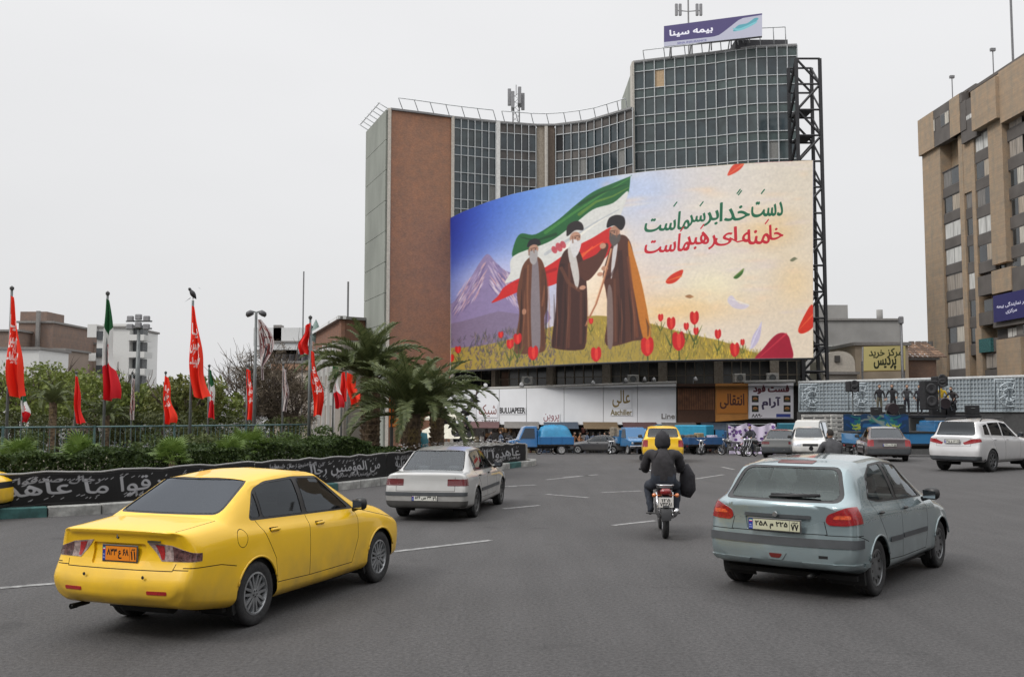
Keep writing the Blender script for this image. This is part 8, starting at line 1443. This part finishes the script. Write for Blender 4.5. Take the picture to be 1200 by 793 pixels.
# ---------------- flags on poles
PG = mat('pole_grey', (.14, .15, .15), .5, .4)
def flagprint(kind, sd):
    rr = random.Random(sd)
    if kind == 'red':
        c = Cv(120, 420, (.92, .19, .08)); 
        for i in range(10): x = rr.uniform(0, 120); c.line([(x, 0), (x + rr.uniform(-30, 30), 420)], rr.uniform(4, 12), rr.choice([(.78, .07, .05), (.93, .22, .12)]), .5)
        for y, t in ((110, 'یا'), (185, 'حسین'), (250, 'شهید')): c.text(t, 60, y, 84, 62, (.93, .88, .87), nib=5, nang=-.7, slant=.2)
        for _ in range(4): c.line([(rr.uniform(20, 100), rr.uniform(80, 270)), (rr.uniform(20, 100), rr.uniform(80, 270))], 4, (.93, .88, .87))
    elif kind == 'plainred': c = Cv(120, 420, (.85, .10, .06)); [c.line([(rr.uniform(0, 120), 0), (rr.uniform(0, 120), 420)], rr.uniform(4, 12), (.75, .06, .05), .5) for _ in range(8)]
    elif kind == 'orange': c = Cv(120, 200, (.92, .20, .05)); [c.line([(rr.uniform(0, 120), 0), (rr.uniform(0, 120), 200)], rr.uniform(4, 12), (.82, .12, .05), .5) for _ in range(6)]
    elif kind == 'iran':
        c = Cv(120, 420, (.86, .86, .85)); c.poly([(0, 0), (120, 0), (120, 110), (60, 150), (0, 118)], (.08, .32, .17)); c.poly([(0, 285), (60, 260), (120, 300), (120, 420), (0, 420)], (.80, .06, .12)); c.line([(48, 190), (66, 200), (52, 225), (70, 232), (58, 252)], 9, (.72, .12, .18)); c.line([(60, 186), (60, 250)], 5, (.72, .12, .18))
    else:
        c = Cv(120, 420, (.70, .66, .66)); [c.line([(rr.uniform(0, 120), rr.uniform(0, 420)), (rr.uniform(0, 120), rr.uniform(0, 420))], rr.uniform(3, 14), rr.choice([(.35, .10, .10), (.2, .2, .22), (.55, .25, .22), (.85, .84, .82)]), .8) for _ in range(26)]
    return c.mat('flag_print_%s_%d' % (kind, sd), .85)
FP = {}
def flag(label, u, Y, vp, vb, v0, v1, w0, w1, kind, sd=0, lean=0.0, side=1, group='flags on poles along the median', polew=.035, gz_=None, knob=True):
    """pole from the ground to pixel row vp; cloth hanging between rows v0 and v1, w0 and w1 pixels wide at top and bottom"""
    b0 = gat(u, Y); zp = zat(vp, Y); root = thing('flag', label, 'flag', b0, 0, group); px_ = Y / FPX; m = MB(); m.tube([(0, 0, 0), (0, 0, zp - b0.z)], [polew * 1.3, polew], 8); m.build('pole', PG, root, True)
    if knob: m = MB(); m.lathe([(0, -.07), (.06, -.03), (.06, .03), (0, .08)], 8, Matrix.Translation((0, 0, zp - b0.z + .05))); m.build('finial', mat('pole_top', (.05, .05, .05), .5), root)
    key = (kind, sd); FP[key] = FP.get(key) or flagprint(kind, sd); rr = random.Random(int(u)); G = []; n, k = 26, 12; z0, z1 = zat(v0, Y) - b0.z, zat(v1, Y) - b0.z; ph = rr.uniform(0, 6)
    for i in range(n + 1):
        t = i / n; w = (w0 + (w1 - w0) * min(1, t * 1.15) ** .8) * px_; row = []; sway = .26 * px_ * w1 * math.sin(t * 5.2 + ph) * t ** .6; w *= 1 + .16 * math.sin(t * 8.3 + 2 * ph)
        for j in range(k + 1):
            s = j / k; A = min(.22, w * .42) * (.4 + .6 * t); x = side * (s * w - .02 + sway * t) + lean * px_ * t * t; y = -.05 + A * math.sin(s * 9.5 + t * 2.2 + ph) + .3 * A * math.sin(s * 17 - t * 5); row.append((x, y, z0 + (z1 - z0) * t + .10 * w * math.sin(s * 6 + ph) * (1 if t > .9 else .2) - s * w * .55 * (1 - t) ** 2))
        G.append(row)
    printed('cloth', G, FP[key], root, False, True); return root
flag('tall red flag with white script at the left edge', 8.5, 27, 340, 500, 346, 465, 5, 20, 'red', 1, 4)
flag('tall tricolour flag hanging before the white apartment tower', 122, 27.5, 346, 500, 350, 468, 4, 15, 'iran', 1, -2)
fc = flag('tall red flag with white script and a crow on its pole', 223, 27.5, 352, 500, 358, 466, 4, 18, 'red', 2, 3, knob=False)
flag('tall plain red flag with a wide upper fold left of the palms', 362, 30, 374, 500, 378, 415, 6, 12, 'plainred', 3, -2, -1)
flag('tall narrow red flag close beside the palms, hanging low', 363, 31, 385, 505, 410, 487, 5, 13, 'red', 3, 6)
for lb, u, Y, vp, v0, v1, w0, w1, kd, sd, ln in (('small white and red flag low at the left edge', 26, 40, 455, 458, 495, 5, 9, 'iran', 4, 0), ('small red flag above the small far palm', 88, 42, 438, 440, 496, 4, 8, 'plainred', 5, 2), ('small red flag with pale script right of the white tower', 193, 42, 438, 440, 496, 4, 11, 'red', 4, 0), ('small tricolour flag just right of the crow flag', 244, 42, 430, 432, 490, 4, 9, 'iran', 5, 2), ('small red flag before the leafless tree, left of the lamp post', 289, 42, 430, 432, 492, 5, 8, 'red', 5, 2), ('faded patterned flag before the leafless trees', 331, 44, 428, 431, 482, 5, 7, 'mixed', 6, 1), ('tricolour flag hanging under the palm crown', 390, 44, 420, 424, 478, 5, 9, 'iran', 7, 2), ('narrow deep red flag between the tricolour and the orange flag', 400, 45, 432, 434, 470, 5, 8, 'plainred', 8, 0), ('short bright orange-red flag under the palm crown', 407, 43, 434, 436, 478, 8, 16, 'orange', 9, 3), ('narrow dark and white flag on a pole left of the small red flag', 154, 46, 438, 442, 492, 4, 5, 'mixed', 10, 0)):
    flag(lb, u, Y, vp, 500, v0, v1, w0, w1, kd, sd, ln)
# crow
p = gat(223, 27.5); zc = zat(349, 27.5); crow = thing('crow', 'black crow perched on top of the red flag pole', 'bird', (p.x, p.y, zc)); m = MB(); m.lathe([(0, -.17), (.03, -.12), (.065, -.04), (.075, .03), (.055, .10), (.035, .13), (.045, .16), (.04, .20), (0, .23)], 10, Matrix.Translation((0, 0, .10)) @ Matrix.Rotation(-.6, 4, 'Y')); m.add([(-.10, 0, -.03), (-.07, .03, 0), (-.07, -.03, 0), (-.24, 0, -.12)], [(0, 1, 3), (0, 3, 2), (1, 2, 3)]); m.add([(.17, 0, .27), (.14, .015, .29), (.14, -.015, .29), (.23, 0, .255)], [(0, 1, 3), (0, 3, 2), (1, 2, 3)])
m.build('body', mat('feather_black', (.012, .012, .014), .6), crow, True)
for s in (-1, 1): m = MB(); m.tube([(0, s * .02, .04), (.0, s * .02, -.05)], .006, 4); m.build('leg', mat('feather_black'), crow)
# double-headed lamp post with a hanging banner
p = gat(298, 34); lp = thing('lamp_post', 'double-headed grey lamp post with a patterned banner wound round it', 'lamp post', p); zt_ = zat(366, 34); m = MB(); m.tube([(0, 0, 0), (0, 0, zt_)], [.07, .045], 10); m.build('post', PG, lp, True)
for s in (-1, 1): m = MB(); m.tube([(0, 0, zt_), (s * .22, 0, zt_ + .06)], .03, 6); m.build('arm', PG, lp); m = MB(); m.lathe([(0, .08), (.10, .06), (.15, -.02), (.13, -.1), (0, -.12)], 12, Matrix.Translation((s * .24, 0, zt_ - .02)) @ Matrix.Rotation(s * .5, 4, 'Y')); m.build('lamp_head', mat('lamp_dark', (.06, .06, .065), .5), lp, True)
G = []; 
for i in range(24):
    t = i / 23; w = .10 + .42 * math.sin(PI * min(1, t * 1.3)) ** 1; G.append([(.08 + s / 6 * w + .15 * t, -.06 - .05 * math.sin(s * 1.7 + t * 6), zt_ - .25 - t * 2.1) for s in range(7)])
o = printed('banner', G, flagprint('mixed', 20), None, False, True); o.location = p; tag(o, 'patterned dark red and grey banner hanging from the double-headed lamp post', 'banner')
# floodlight tower
p = gat(160, 60); ft = thing('floodlight_tower', 'slim floodlight tower with a top rack in front of the white tower', 'floodlight tower', p); zt_ = zat(383, 60) - p.z; m = MB(); m.tube([(0, 0, 0), (0, 0, zt_)], [.22, .10], 8); m.build('mast', PG, ft, True); 
for i, (x, z) in enumerate(((-.5, 0), (0, .1), (.5, 0), (-.5, .5), (0, .6), (.5, .5))): m = MB(); m.bev((x, -.1, zt_ + z), (.38, .25, .36), .05); m.build('floodlight', mat('antenna_grey'), ft)
m = MB(); m.tube([(-.8, 0, zt_ - .1), (.8, 0, zt_ - .1)], .05, 5); m.tube([(-.8, 0, zt_ + .35), (.8, 0, zt_ + .35)], .05, 5); m.build('rack', PG, ft)
# bird-decorated white sculpture board near the median tip (black flocks on the hoarding)
sc_ = thing('black_leaf_ornament', 'black leafy street ornament climbing in front of the white hoarding', 'ornament', gat(540, 41)); m = MB(); base_p = gat(540, 41); L_ = [at(u, v, 41) - base_p for u, v in ((548, 530), (540, 505), (545, 488), (556, 470), (560, 455))]; m.tube(L_, [.10, .08, .06, .05, .03], 6); L2 = [at(u, v, 41) - base_p for u, v in ((545, 512), (530, 500), (518, 488), (512, 482))]; m.tube(L2, [.06, .05, .04, .02], 6); m.build('stem', mat('ornament_brown', (.06, .04, .035), .8), sc_, True)
rr = random.Random(11); m = MB()
for i in range(90):
    q = rr.choice([L_[1].lerp(L_[4], rr.random()), L2[1].lerp(L2[3], rr.random()), L2[2].lerp(L2[3], rr.random()), L_[0].lerp(L_[1], rr.random())]) + Vector((rr.gauss(0, .16), rr.gauss(0, .15), rr.gauss(0, .14))); a = rr.uniform(0, 6); d = Vector((math.cos(a), 0, math.sin(a))) * rr.uniform(.10, .22); e = Vector((-d.z, .3 * rr.random(), d.x)) * .45; m.add([q - d, q + e, q + d, q - e], [(0, 1, 2, 3)])
q = m.build('leaves', mat('ornament_black', (.018, .018, .02), .7), sc_, fix=False); q['kind'] = 'stuff'
# orange figure stand, teal bin and parasol on the tip of the median
def simple_bin(label, u, Y, col, h=1.1): r_ = thing('litter_bin', label, 'bin', gat(u, Y)); r_.location.z += .16; m = MB(); m.lathe([(.20, 0), (.24, .05), (.27, h * .8), (.24, h * .85), (.22, h), (0, h + .03)], 16); m.build('body', mat('bin_%d' % int(col[2] * 100), col, .6), r_, True); m = MB(); m.tube([(-.3, 0, h * .75), (.3, 0, h * .75)], .02, 5); m.build('handle', PG, r_); return r_
simple_bin('teal litter bin between the two front palms', 493, 33, (.02, .15, .19), 1.15)
og2 = thing('orange_marker', 'bright orange marker post with a square panel between the palms', 'marker', gat(459, 33)); m = MB(); m.tube([(0, 0, 0), (0, 0, 3.0)], .06, 8); m.build('post', mat('pole_top'), og2); m = MB(); m.bev((.0, 0, 2.15), (.16, .1, 1.1), .03); m.bev((.12, 0, 1.65), (.42, .1, .30), .03); m.build('orange_panel', mat('orange_bright', (.80, .20, .02), .6), og2)
um = thing('parasol', 'teal and cream market parasol in front of the white hoarding end', 'parasol', gat(523, 50)); m = MB(); m.tube([(0, 0, 0), (0, 0, 2.3)], .03, 6); m.build('pole', PG, um)
for k in range(8):
    a, b_ = 2 * PI * k / 8, 2 * PI * (k + 1) / 8; m = MB(); m.add([(0, 0, 2.45), (math.cos(a) * 1.1, math.sin(a) * 1.1, 2.0), (math.cos(b_) * 1.1, math.sin(b_) * 1.1, 2.0), (math.cos(a) * 1.1, math.sin(a) * 1.1, 1.88), (math.cos(b_) * 1.1, math.sin(b_) * 1.1, 1.88)], [(0, 1, 2), (1, 3, 4, 2)]); m.build('canopy_panel', mat('parasol_teal', (.02, .17, .22), .8) if k % 2 else mat('parasol_cream', (.5, .48, .40), .8), um, fix=False)
tent = thing('market_tent', 'low cream tent roof on dark legs below the parasol', 'tent', gat(517, 47)); m = MB(); m.add([(-1.6, -1, .95), (1.6, -1, .95), (1.6, 1, .95), (-1.6, 1, .95), (0, 0, 1.75)], [(0, 1, 4), (1, 2, 4), (2, 3, 4), (3, 0, 4)]); m.build('roof', mat('parasol_cream'), tent, fix=False)
for x, y in ((-1.5, -.9), (1.5, -.9), (1.5, .9), (-1.5, .9)): m = MB(); m.tube([(x, y, 0), (x, y, .95)], .04, 5); m.build('leg', mat('pole_top'), tent)
# flowers on the wall at the tip
fl = MB()
for i in range(260): s = rng.uniform(s_at_y(29), s_at_y(37)); q = along(s); z = .84 + rng.uniform(-.02, .22) + gz(q[1]); w_ = .04; x, y = q[0] + rng.normal(0, .1) - .1, q[1] + rng.normal(0, .1); a = rng.uniform(0, 3); fl.add([(x - w_, y, z), (x, y - w_, z + w_ * a * .3), (x + w_, y, z), (x, y + w_, z + w_ * .5)], [(0, 1, 2, 3)])
o = fl.build('white_flowers', mat('petal_white', (.6, .58, .58), .8), None, fix=False); tag(o, 'small white flowers heaped along the wall top behind the white sedan', 'flowers', kind='stuff')
# ---------------- trucks round the square
def load_boxes(sd, cols, hmax=.9):
    def f(root, yc, W, L, z):
        r = random.Random(sd)
        for i in range(12): h = r.uniform(.25, hmax); m = MB(); x, y = r.uniform(-W / 2 + .3, W / 2 - .3), yc + r.uniform(-L / 2 + .3, L / 2 - .3); m.bev((x, y, z + .1 + h / 2), (r.uniform(.3, .6), r.uniform(.3, .7), h), .04, r.uniform(-.4, .4)); o = m.build('cargo_bundle', mat('cargo_%d' % int(cols[i % len(cols)][0] * 1000), cols[i % len(cols)], .8, var=.3), root)
    return f
def load_tarp(col, h=1.0):
    def f(root, yc, W, L, z):
        m = MB(); N, M_ = 14, 10; V = []; r = random.Random(3)
        for i in range(N + 1):
            for j in range(M_ + 1): x, y = (j / M_ - .5), (i / N - .5); e = (1 - (2 * abs(x)) ** 4) * (1 - (2 * abs(y)) ** 6); V.append((x * W * .98, yc + y * L * .98, z + .45 + h * e + .07 * math.sin(i * 1.9 + j * 2.3) * e + r.uniform(-.02, .02)))
        m.add(V, [(i * (M_ + 1) + j, i * (M_ + 1) + j + 1, (i + 1) * (M_ + 1) + j + 1, (i + 1) * (M_ + 1) + j) for i in range(N) for j in range(M_)]); m.build('tarpaulin', mat('tarp_%d' % int(col[2] * 100), col, .45, var=.15, scale=2), root, True, fix=False)
    return f
def load_van(col):
    def f(root, yc, W, L, z): m = MB(); m.bev((0, yc, z + .75), (W * 1.02, L * 1.02, 1.35), .05); m.build('box_body', mat('box_%d' % int(col[2] * 100), col, .5, var=.1), root)
    return f
truck('pickup_truck', 'blue pickup with bright blue tarpaulin parked side-on left of the dark sedan', gat(634, 72), PI / 2 + .12, (.015, .14, .36), load_tarp((.015, .20, .38), .9), (1.7, 2.6, .55), cabz=2.05)
truck('pickup_truck', 'blue pickup facing the camera between dark sedan and hooded rider', gat(740, 72) + Vector((0, 2, 0)), PI + .25, (.02, .15, .34), load_boxes(2, [(.20, .17, .13), (.1, .1, .11), (.3, .26, .2)], 1.1), cabz=1.95)
truck('box_truck', 'small truck with light blue box body just right of the hooded rider', gat(800, 74), PI / 2 - .5, (.03, .16, .38), load_van((.02, .26, .42)), (1.8, 2.4, .4), cabz=1.8)
truck('pickup_truck', 'dark blue pickup loaded with goods left of the flowered cloth', gat(838, 70), -PI / 2 + .15, (.02, .08, .20), load_boxes(5, [(.35, .33, .42), (.12, .10, .08), (.24, .18, .10)], .7), cabz=1.7)
truck('pickup_truck', 'blue tarpaulin-covered pickup directly behind the hooded rider', gat(768, 78), PI - .4, (.02, .16, .34), load_tarp((.02, .18, .33), 1.0), cabz=2.0)
def load_rails(root, yc, W, L, z):
    for k in range(5): m = MB(); [m.bev((s * W / 2, yc, z + .6 + k * .26), (.05, L, .16), .01) for s in (-1, 1)]; m.build('rail_board', mat('rail_white', (.50, .49, .46), .7, var=.2), root)
    for s in (-1, 1):
        for t in (-.48, -.16, .16, .48): m = MB(); m.box((s * W / 2, yc + t * L, z + .9), (.08, .08, 1.6)); m.build('rail_post', mat('rail_white'), root)
truck('pickup_truck', 'white pickup with high ribbed white side boards behind the small white car', gat(962, 59), PI / 2 + .75, (.48, .48, .46), load_rails, (1.9, 4.2, .45), cabz=2.15)
def load_stage(root, yc, W, L, z):
    m = MB(); m.box((0, yc, z + .62), (W + .1, L, .08)); m.build('stage_deck', mat('stage_black', (.03, .03, .03), .8), root)
    for s in (-1, 1):
        c = Cv(400, 70, (.04, .20, .33)); r = random.Random(8); [c.line([(r.uniform(0, 400), r.uniform(0, 70)), (r.uniform(0, 400), r.uniform(0, 70))], r.uniform(4, 16), r.choice([(.08, .42, .40), (.10, .50, .35), (.05, .25, .50), (.55, .55, .50), (.10, .35, .55)]), .7) for _ in range(26)]; [c.line([(r.uniform(180, 330), r.uniform(30, 60)), (r.uniform(180, 330), r.uniform(30, 60))], 3, (.62, .66, .25)) for _ in range(14)]
        G_ = [[(s * (W / 2 + .08 + .02 * math.sin(j)), yc + s * (j / 12 - .5) * L * .62 - .7, z + .58 + h + .05 * math.sin(j * 1.3)) for j in range(13)] for h in (1.0, .5, 0)]; printed('painted_board', G_, c.mat('stage_board_%d' % (s + 1), .6), root)
tk = truck('flatbed_truck', 'blue flatbed truck with painted stage boards carrying loudspeakers at the right', gat(1072, 55), PI / 2 + .08 + PI, (.02, .16, .36), load_stage, (2.1, 4.4, .55), cabz=2.0)
truck('pickup_truck', 'teal box-backed pickup behind the grey sedan and flowered cloth', gat(918, 68), PI / 2 - .2, (.02, .10, .15), load_van((.015, .12, .17)), (1.9, 2.8, .4), cabz=1.9)
# flowered cloth stall
st_ = thing('cloth_stall', 'stall hung with white cloth printed with violet flowers beside parked motorcycles', 'stall', gat(878, 66)); c = Cv(300, 210, (.80, .76, .84)); r = random.Random(2)
for _ in range(75): x, y = r.uniform(0, 300), r.uniform(0, 210); [c.ell(x + 6 * math.cos(a), y + 6 * math.sin(a), 5, 4, r.choice([(.34, .18, .48), (.48, .32, .60), (.22, .14, .34)])) for a in (0, 1.3, 2.5, 3.8, 5)]
G_ = []
for i in range(8): G_.append([(-1.55 + j * 3.1 / 24, -.6 - .10 * math.sin(j * 1.1 + i * .2), 2.0 - i * 1.9 / 7 - .12 * math.sin(j * .5) * (i == 0)) for j in range(25)])
printed('cloth', G_, c.mat('flower_cloth', .85), st_, False, True)
for x in (-1.5, 0, 1.5): m = MB(); m.tube([(x, 0, 0), (x, 0, 2.1)], .04, 5); m.build('post', PG, st_)
m = MB(); m.tube([(-1.55, -.5, 2.05), (1.55, -.5, 2.05)], .04, 5); m.build('rail', PG, st_)
# parked motorcycles
m3 = gat(884, 56); mo3 = motorcycle('motorcycle', 'dark motorcycle with its rider in front of the flowered cloth', m3, 2.4, (.03, .03, .04)); J, hd = rider_pose(.95); person('person', 'dark clothed rider sitting on the motorcycle by the flowered cloth', m3, 2.4, J, hd, Matrix(), (.03, .03, .045), (.03, .04, .06), sub=1)
def dupm(src, label, loc, rz): r_ = copy_tree(src); r_.location = loc; r_.rotation_euler = (0, 0, rz); r_['label'] = label; return r_
dupm(mo3, 'riderless dark motorcycle parked right of the one with a rider', gat(897, 55), 2.0)
# loudspeakers and performers on the stage truck
SPK = mat('speaker_black', (.014, .014, .016), .8); 
def speaker(label, u, v0, v1, Y, w=.7, stand=None):
    a, b_ = at(u, v0, Y), at(u, v1, Y); r_ = thing('loudspeaker', label, 'loudspeaker', b_, .1); h = a.z - b_.z; m = MB(); m.bev((0, 0, h / 2), (w, .6, h), .04); m.build('cabinet', SPK, r_)
    for k, z in enumerate((h * .3, h * .72)): m = MB(); m.lathe([(0, -.02), (w * .25, .0), (w * .36, .03), (w * .38, 0)], 18, Matrix.Translation((0, -.31, z)) @ Matrix.Rotation(PI / 2, 4, 'X')); m.build('driver', mat('cone_dark', (.035, .035, .038), .6), r_, True)
    if stand is not None: m = MB(); m.tube([(0, 0, 0), (0, 0, stand - b_.z)], .04, 6); m.build('stand', PG, r_)
    return r_
sp1 = speaker('small black loudspeaker on a pole before the screen wall', 999, 446.5, 459, 58, .62, gz(58)); speaker('tall black loudspeaker stack left of the crouching musicians', 1089, 446, 480, 54, .8); speaker('black loudspeaker on top behind the yellow clad person', 1101, 441, 452, 54.6, .7, 2.0)
m = MB(); 
J, hd = stand_pose(.1, (.06, .3), (.05, .1)); zS = at(1031, 487, 56).z
def pp(label, u, v, Y, rz, J_, hd_, top, legs, **k): q = at(u, v, Y); return person('person', label, q, rz, J_, hd_, Matrix(), top, legs, **k)
P1 = pp('person in black standing on the stage truck left of the one in white', 1031, 486, 57, PI, J, hd, (.02, .02, .022), (.12, .11, .08)); J, hd = stand_pose(.15, (.10, .6), (.08, .5)); P2 = pp('person with white shirt front under black jacket on the stage truck', 1063, 486, 57, PI, J, hd, (.05, .05, .055), (.03, .03, .04)); J, hd = stand_pose(.5, (.25, .8), (.2, .6), squat=.35); pp('person in dark clothes leaning over drums at the stage truck right end', 1119, 482, 56, PI / 2 + .5, J, hd, (.03, .025, .025), (.02, .02, .02)); J, hd = stand_pose(.2, (.1, .5), (.1, .5), squat=.3); pp('person in yellow beside the tall loudspeaker stack', 1103, 480, 57, PI, J, hd, (.45, .30, .02), (.03, .03, .04))
for i, (u, v, lb) in enumerate(((1107, 481, 'big black drum in front of the person in yellow'), (1046, 487, 'low dark equipment drum between the standing persons'))): q = at(u, v, 55.5); r_ = thing('drum', lb, 'drum', q); m = MB(); m.lathe([(0, 0), (.30, 0), (.32, .03), (.32, .42), (.30, .45), (0, .45)], 20, Matrix.Translation((0, 0, .4)) @ Matrix.Rotation(PI / 2, 4, 'X') @ Matrix.Translation((0, 0, -.3))); smooth_by_angle(m.build('shell', mat('drum_dark', (.02, .012, .015), .5), r_), 40); m = MB(); [m.tube([(s * .3, 0, .35), (s * .42, 0, 0)], .02, 5) for s in (-1, 1)]; m.build('stand', PG, r_)
tbl = thing('stage_box', 'long low black platform under the performers on the stage truck', 'platform', at(1075, 486, 57)); m = MB(); m.bev((0, 0, -.08), (6.4, 2.2, .16), .02); m.build('deck', SPK, tbl)
for x in (-3, 0, 3): m = MB(); m.box((x, 0, -.9), (.1, 1.9, 1.5)); m.build('leg', PG, tbl)
# people round the stalls
poses = [stand_pose(0), stand_pose(.1, (.08, .5), (.05, .1)), stand_pose(.05, leg=.7), stand_pose(.2, (.1, .7), (.1, .6))]
protos = []
cs = [((.03, .03, .035), (.03, .03, .04)), ((.25, .22, .20), (.04, .045, .07)), ((.10, .04, .04), (.03, .03, .03)), ((.30, .14, .07), (.03, .035, .05)), ((.06, .08, .12), (.05, .045, .04))]
spots = [(597, 79, 'by the dark doorway at the left end of the shops'), (652, 78, 'right behind the blue tarpaulin pickup'), (662, 80, 'just left of the dark parked sedan'), (672, 81, 'behind the bonnet of the dark parked sedan'), (688, 80, 'behind the roof of the dark parked sedan'), (703, 81, 'behind the boot of the dark parked sedan'), (716, 79, 'between dark sedan and blue pickup'), (824, 77, 'behind the dark blue loaded pickup'), (846, 75, 'left of the flowered cloth'), (868, 71, 'behind the flowered cloth, left'), (890, 70, 'behind the flowered cloth, right')]
for i, (u, Y, w) in enumerate(spots):
    k = i % 5
    if i < 5: J, hd = poses[i % 4]; pr = person('person', 'x', gat(u, Y), 1.3 * i, J, hd, Matrix(), *cs[k], group='people by the shops', sub=1); protos.append(pr)
    else: pr = copy_tree(protos[k]); pr.location = gat(u, Y); pr.rotation_euler = (0, 0, 1.3 * i)
    pr['label'] = ('dark clothed', 'grey jacketed', 'dark red clad', 'brown jacketed', 'blue-grey clad')[k] + ' person standing ' + w
# ---------------- keep z of everything, name clean-up
for o in list(D.objects):
    if o.type == 'MESH' and o.parent is None and not o.get('label') and not o.get('kind'): print('UNLABELLED', o.name)
# unseen blocks added round the square to cut low skylight and give reflections
for i, (x, y, w, h, c_, lb) in enumerate(((-52, -30, 26, 22, (.30, .26, .21), 'added unseen tan five-storey block behind the viewer, far left'), (-20, -36, 22, 13, (.22, .20, .19), 'added unseen dark grey block behind the viewer, left of the middle'), (12, -38, 24, 26, (.34, .32, .29), 'added unseen pale tall block behind the viewer, in the middle'), (44, -32, 26, 14, (.26, .18, .13), 'added unseen brown brick block behind the viewer at the right'), (-62, 6, 22, 12, (.33, .30, .26), 'added unseen cream block at the left beside the square'), (52, 12, 26, 19, (.30, .25, .2), 'added unseen tan block on the right side beyond the frame'), (58, 42, 26, 16, (.24, .22, .2), 'added unseen grey block on the right nearest the white sport utility car'))):
    r_ = thing('building', lb, 'building', (x, y, 0)); m = MB(); m.box((0, 0, h / 2), (w, 12, h)); m.build('wall', mat('block_wall_%d' % i, c_, .9, var=.12, scale=.4), r_); m = MB(); m.box((0, 0, h + .15), (w + .6, 12.6, .3)); m.build('parapet', mat('cap_grey'), r_); wm_ = None
    for a in range(int(w / 3.4)):
        for b_ in range(int(h / 3.2)):
            if wm_ is None: m = MB(); m.box((0, 0, 0), (2.0, .2, 1.7)); o = m.build('window', pane_mat(3), r_); wm_ = o.data
            else: o = D.objects.new('window', wm_); C.objects.link(o); o.parent = r_
            o.location = (-w / 2 + 1.9 + a * 3.4, 6.03, 1.9 + b_ * 3.2)
    r_.rotation_euler = (0, 0, PI / 2 if x > 50 else 0)
for i, (u, Y, w) in enumerate(((1016, 61, 'left of the maroon-grey sedan'), (1001, 63, 'behind the bareheaded rider'), (953, 64, 'behind the roof of the small white car'), (858, 68, 'at the left corner of the flowered cloth'), (632, 80, 'behind the left blue tarpaulin'), (728, 79, 'behind the blue pickup facing the camera'), (812, 79, 'behind the light blue box truck'), (587, 76, 'near the tip of the median by the shops'), (575, 78, 'leftmost by the shops, beside the black leaf ornament'))):
    k = (i + 2) % 5; pr = copy_tree(protos[k]); pr.location = gat(u, Y); pr.rotation_euler = (0, 0, 2.1 * i); pr['label'] = ('dark clothed', 'grey jacketed', 'dark red clad', 'brown jacketed', 'blue-grey clad')[k] + ' person standing ' + w
rr = random.Random(31)
for i, (u, Y, a, w) in enumerate(((606, 74, .4, 'at the left end of the row under the white hoarding'), (650, 74, 1.9, 'between the tarpaulin pickup and the dark sedan'), (722, 75, 2.6, 'at the tail of the dark sedan'), (822, 66, 2.9, 'left of the flowered cloth'), (866, 61, .8, 'before the left half of the flowered cloth'), (1000, 57, 1.2, 'behind the bareheaded rider, left of the blue flatbed'))):
    dupm(mo3, 'small dark parked motorcycle ' + w, gat(u, Y), a)
for i, (x, z, w_, h_, lb) in enumerate(((-2.6, 0, .6, .45, 'low black amplifier box at the left end of the stage'), (-1.2, 0, .5, .6, 'black amplifier box between the two standing performers'), (.9, 0, .8, .5, 'wide black equipment case right of the performer in white'), (1.6, 0, .5, .8, 'upright black case beside the tall loudspeaker'), (2.9, 0, .7, .55, 'black case at the right end of the stage'))):
    p = at(1075, 486, 57) + Vector((x, -.6, 0)); r_ = thing('equipment_case', lb, 'equipment case', p, rr.uniform(-.3, .3)); m = MB(); m.bev((0, 0, h_ / 2), (w_, .5, h_), .03); m.build('case', SPK, r_); m = MB(); m.tube([(-.1, -.27, h_ * .7), (.1, -.27, h_ * .7)], .015, 5); m.build('handle', PG, r_)
J, hd = stand_pose(.3, (.12, .7), (.10, .4)); pp('dark figure bending over equipment at the middle of the stage', 1047, 486, 56.6, PI - .6, J, hd, (.02, .02, .022), (.02, .02, .025), sub=1); J, hd = stand_pose(0, (.05, .1), (.06, .3)); pp('dark figure standing right beside the tall loudspeaker stack', 1078, 486, 57.3, PI, J, hd, (.025, .022, .03), (.02, .02, .02), sub=1)
for i, (u, Y, w) in enumerate(((613, 81, 'behind the cab of the tarpaulin pickup'), (643, 82, 'at the shop door right of the tarpaulin'), (678, 83, 'in the shop door above the sedan windscreen'), (695, 83, 'in the shop door above the sedan roof'), (709, 83, 'in the shop door above the sedan boot'), (748, 82, 'behind the blue pickup cab'), (832, 80, 'by the shop under the timber panel'), (856, 79, 'under the orange sign'), (902, 74, 'at the right corner of the flowered cloth'), (1009, 58, 'at the rear corner of the white ribbed pickup'))):
    k = (i + 1) % 5; pr = copy_tree(protos[k]); pr.location = gat(u, Y); pr.rotation_euler = (0, 0, 1.7 * i + 1); pr['label'] = ('dark clothed', 'grey jacketed', 'dark red clad', 'brown jacketed', 'blue-grey clad')[k] + ' person standing ' + w
# air-conditioner boxes and dishes on the first floor ledge, cables between the poles
for i, (u, lb) in enumerate(((618, 'left of the middle over the white fascia'), (742, 'right of the pair of floodlights'), (866, 'above the orange sign'), (905, 'above the fast-food sign'))):
    p = at(u, 447, facY(u) + 1.2); p.z = 4.5; r_ = thing('air_conditioner', 'pale air-conditioner box on the ledge ' + lb, 'air conditioner', p, rr.uniform(-.2, .2)); m = MB(); m.bev((0, 0, .4), (1.0, .6, .75), .04); m.build('housing', mat('antenna_pale', (.42, .41, .38), .6, var=.2), r_); m = MB(); m.lathe([(0, 0), (.26, 0), (.28, .03)], 14, Matrix.Translation((0, -.31, .4)) @ Matrix.Rotation(PI / 2, 4, 'X')); m.build('fan_grille', PG, r_)
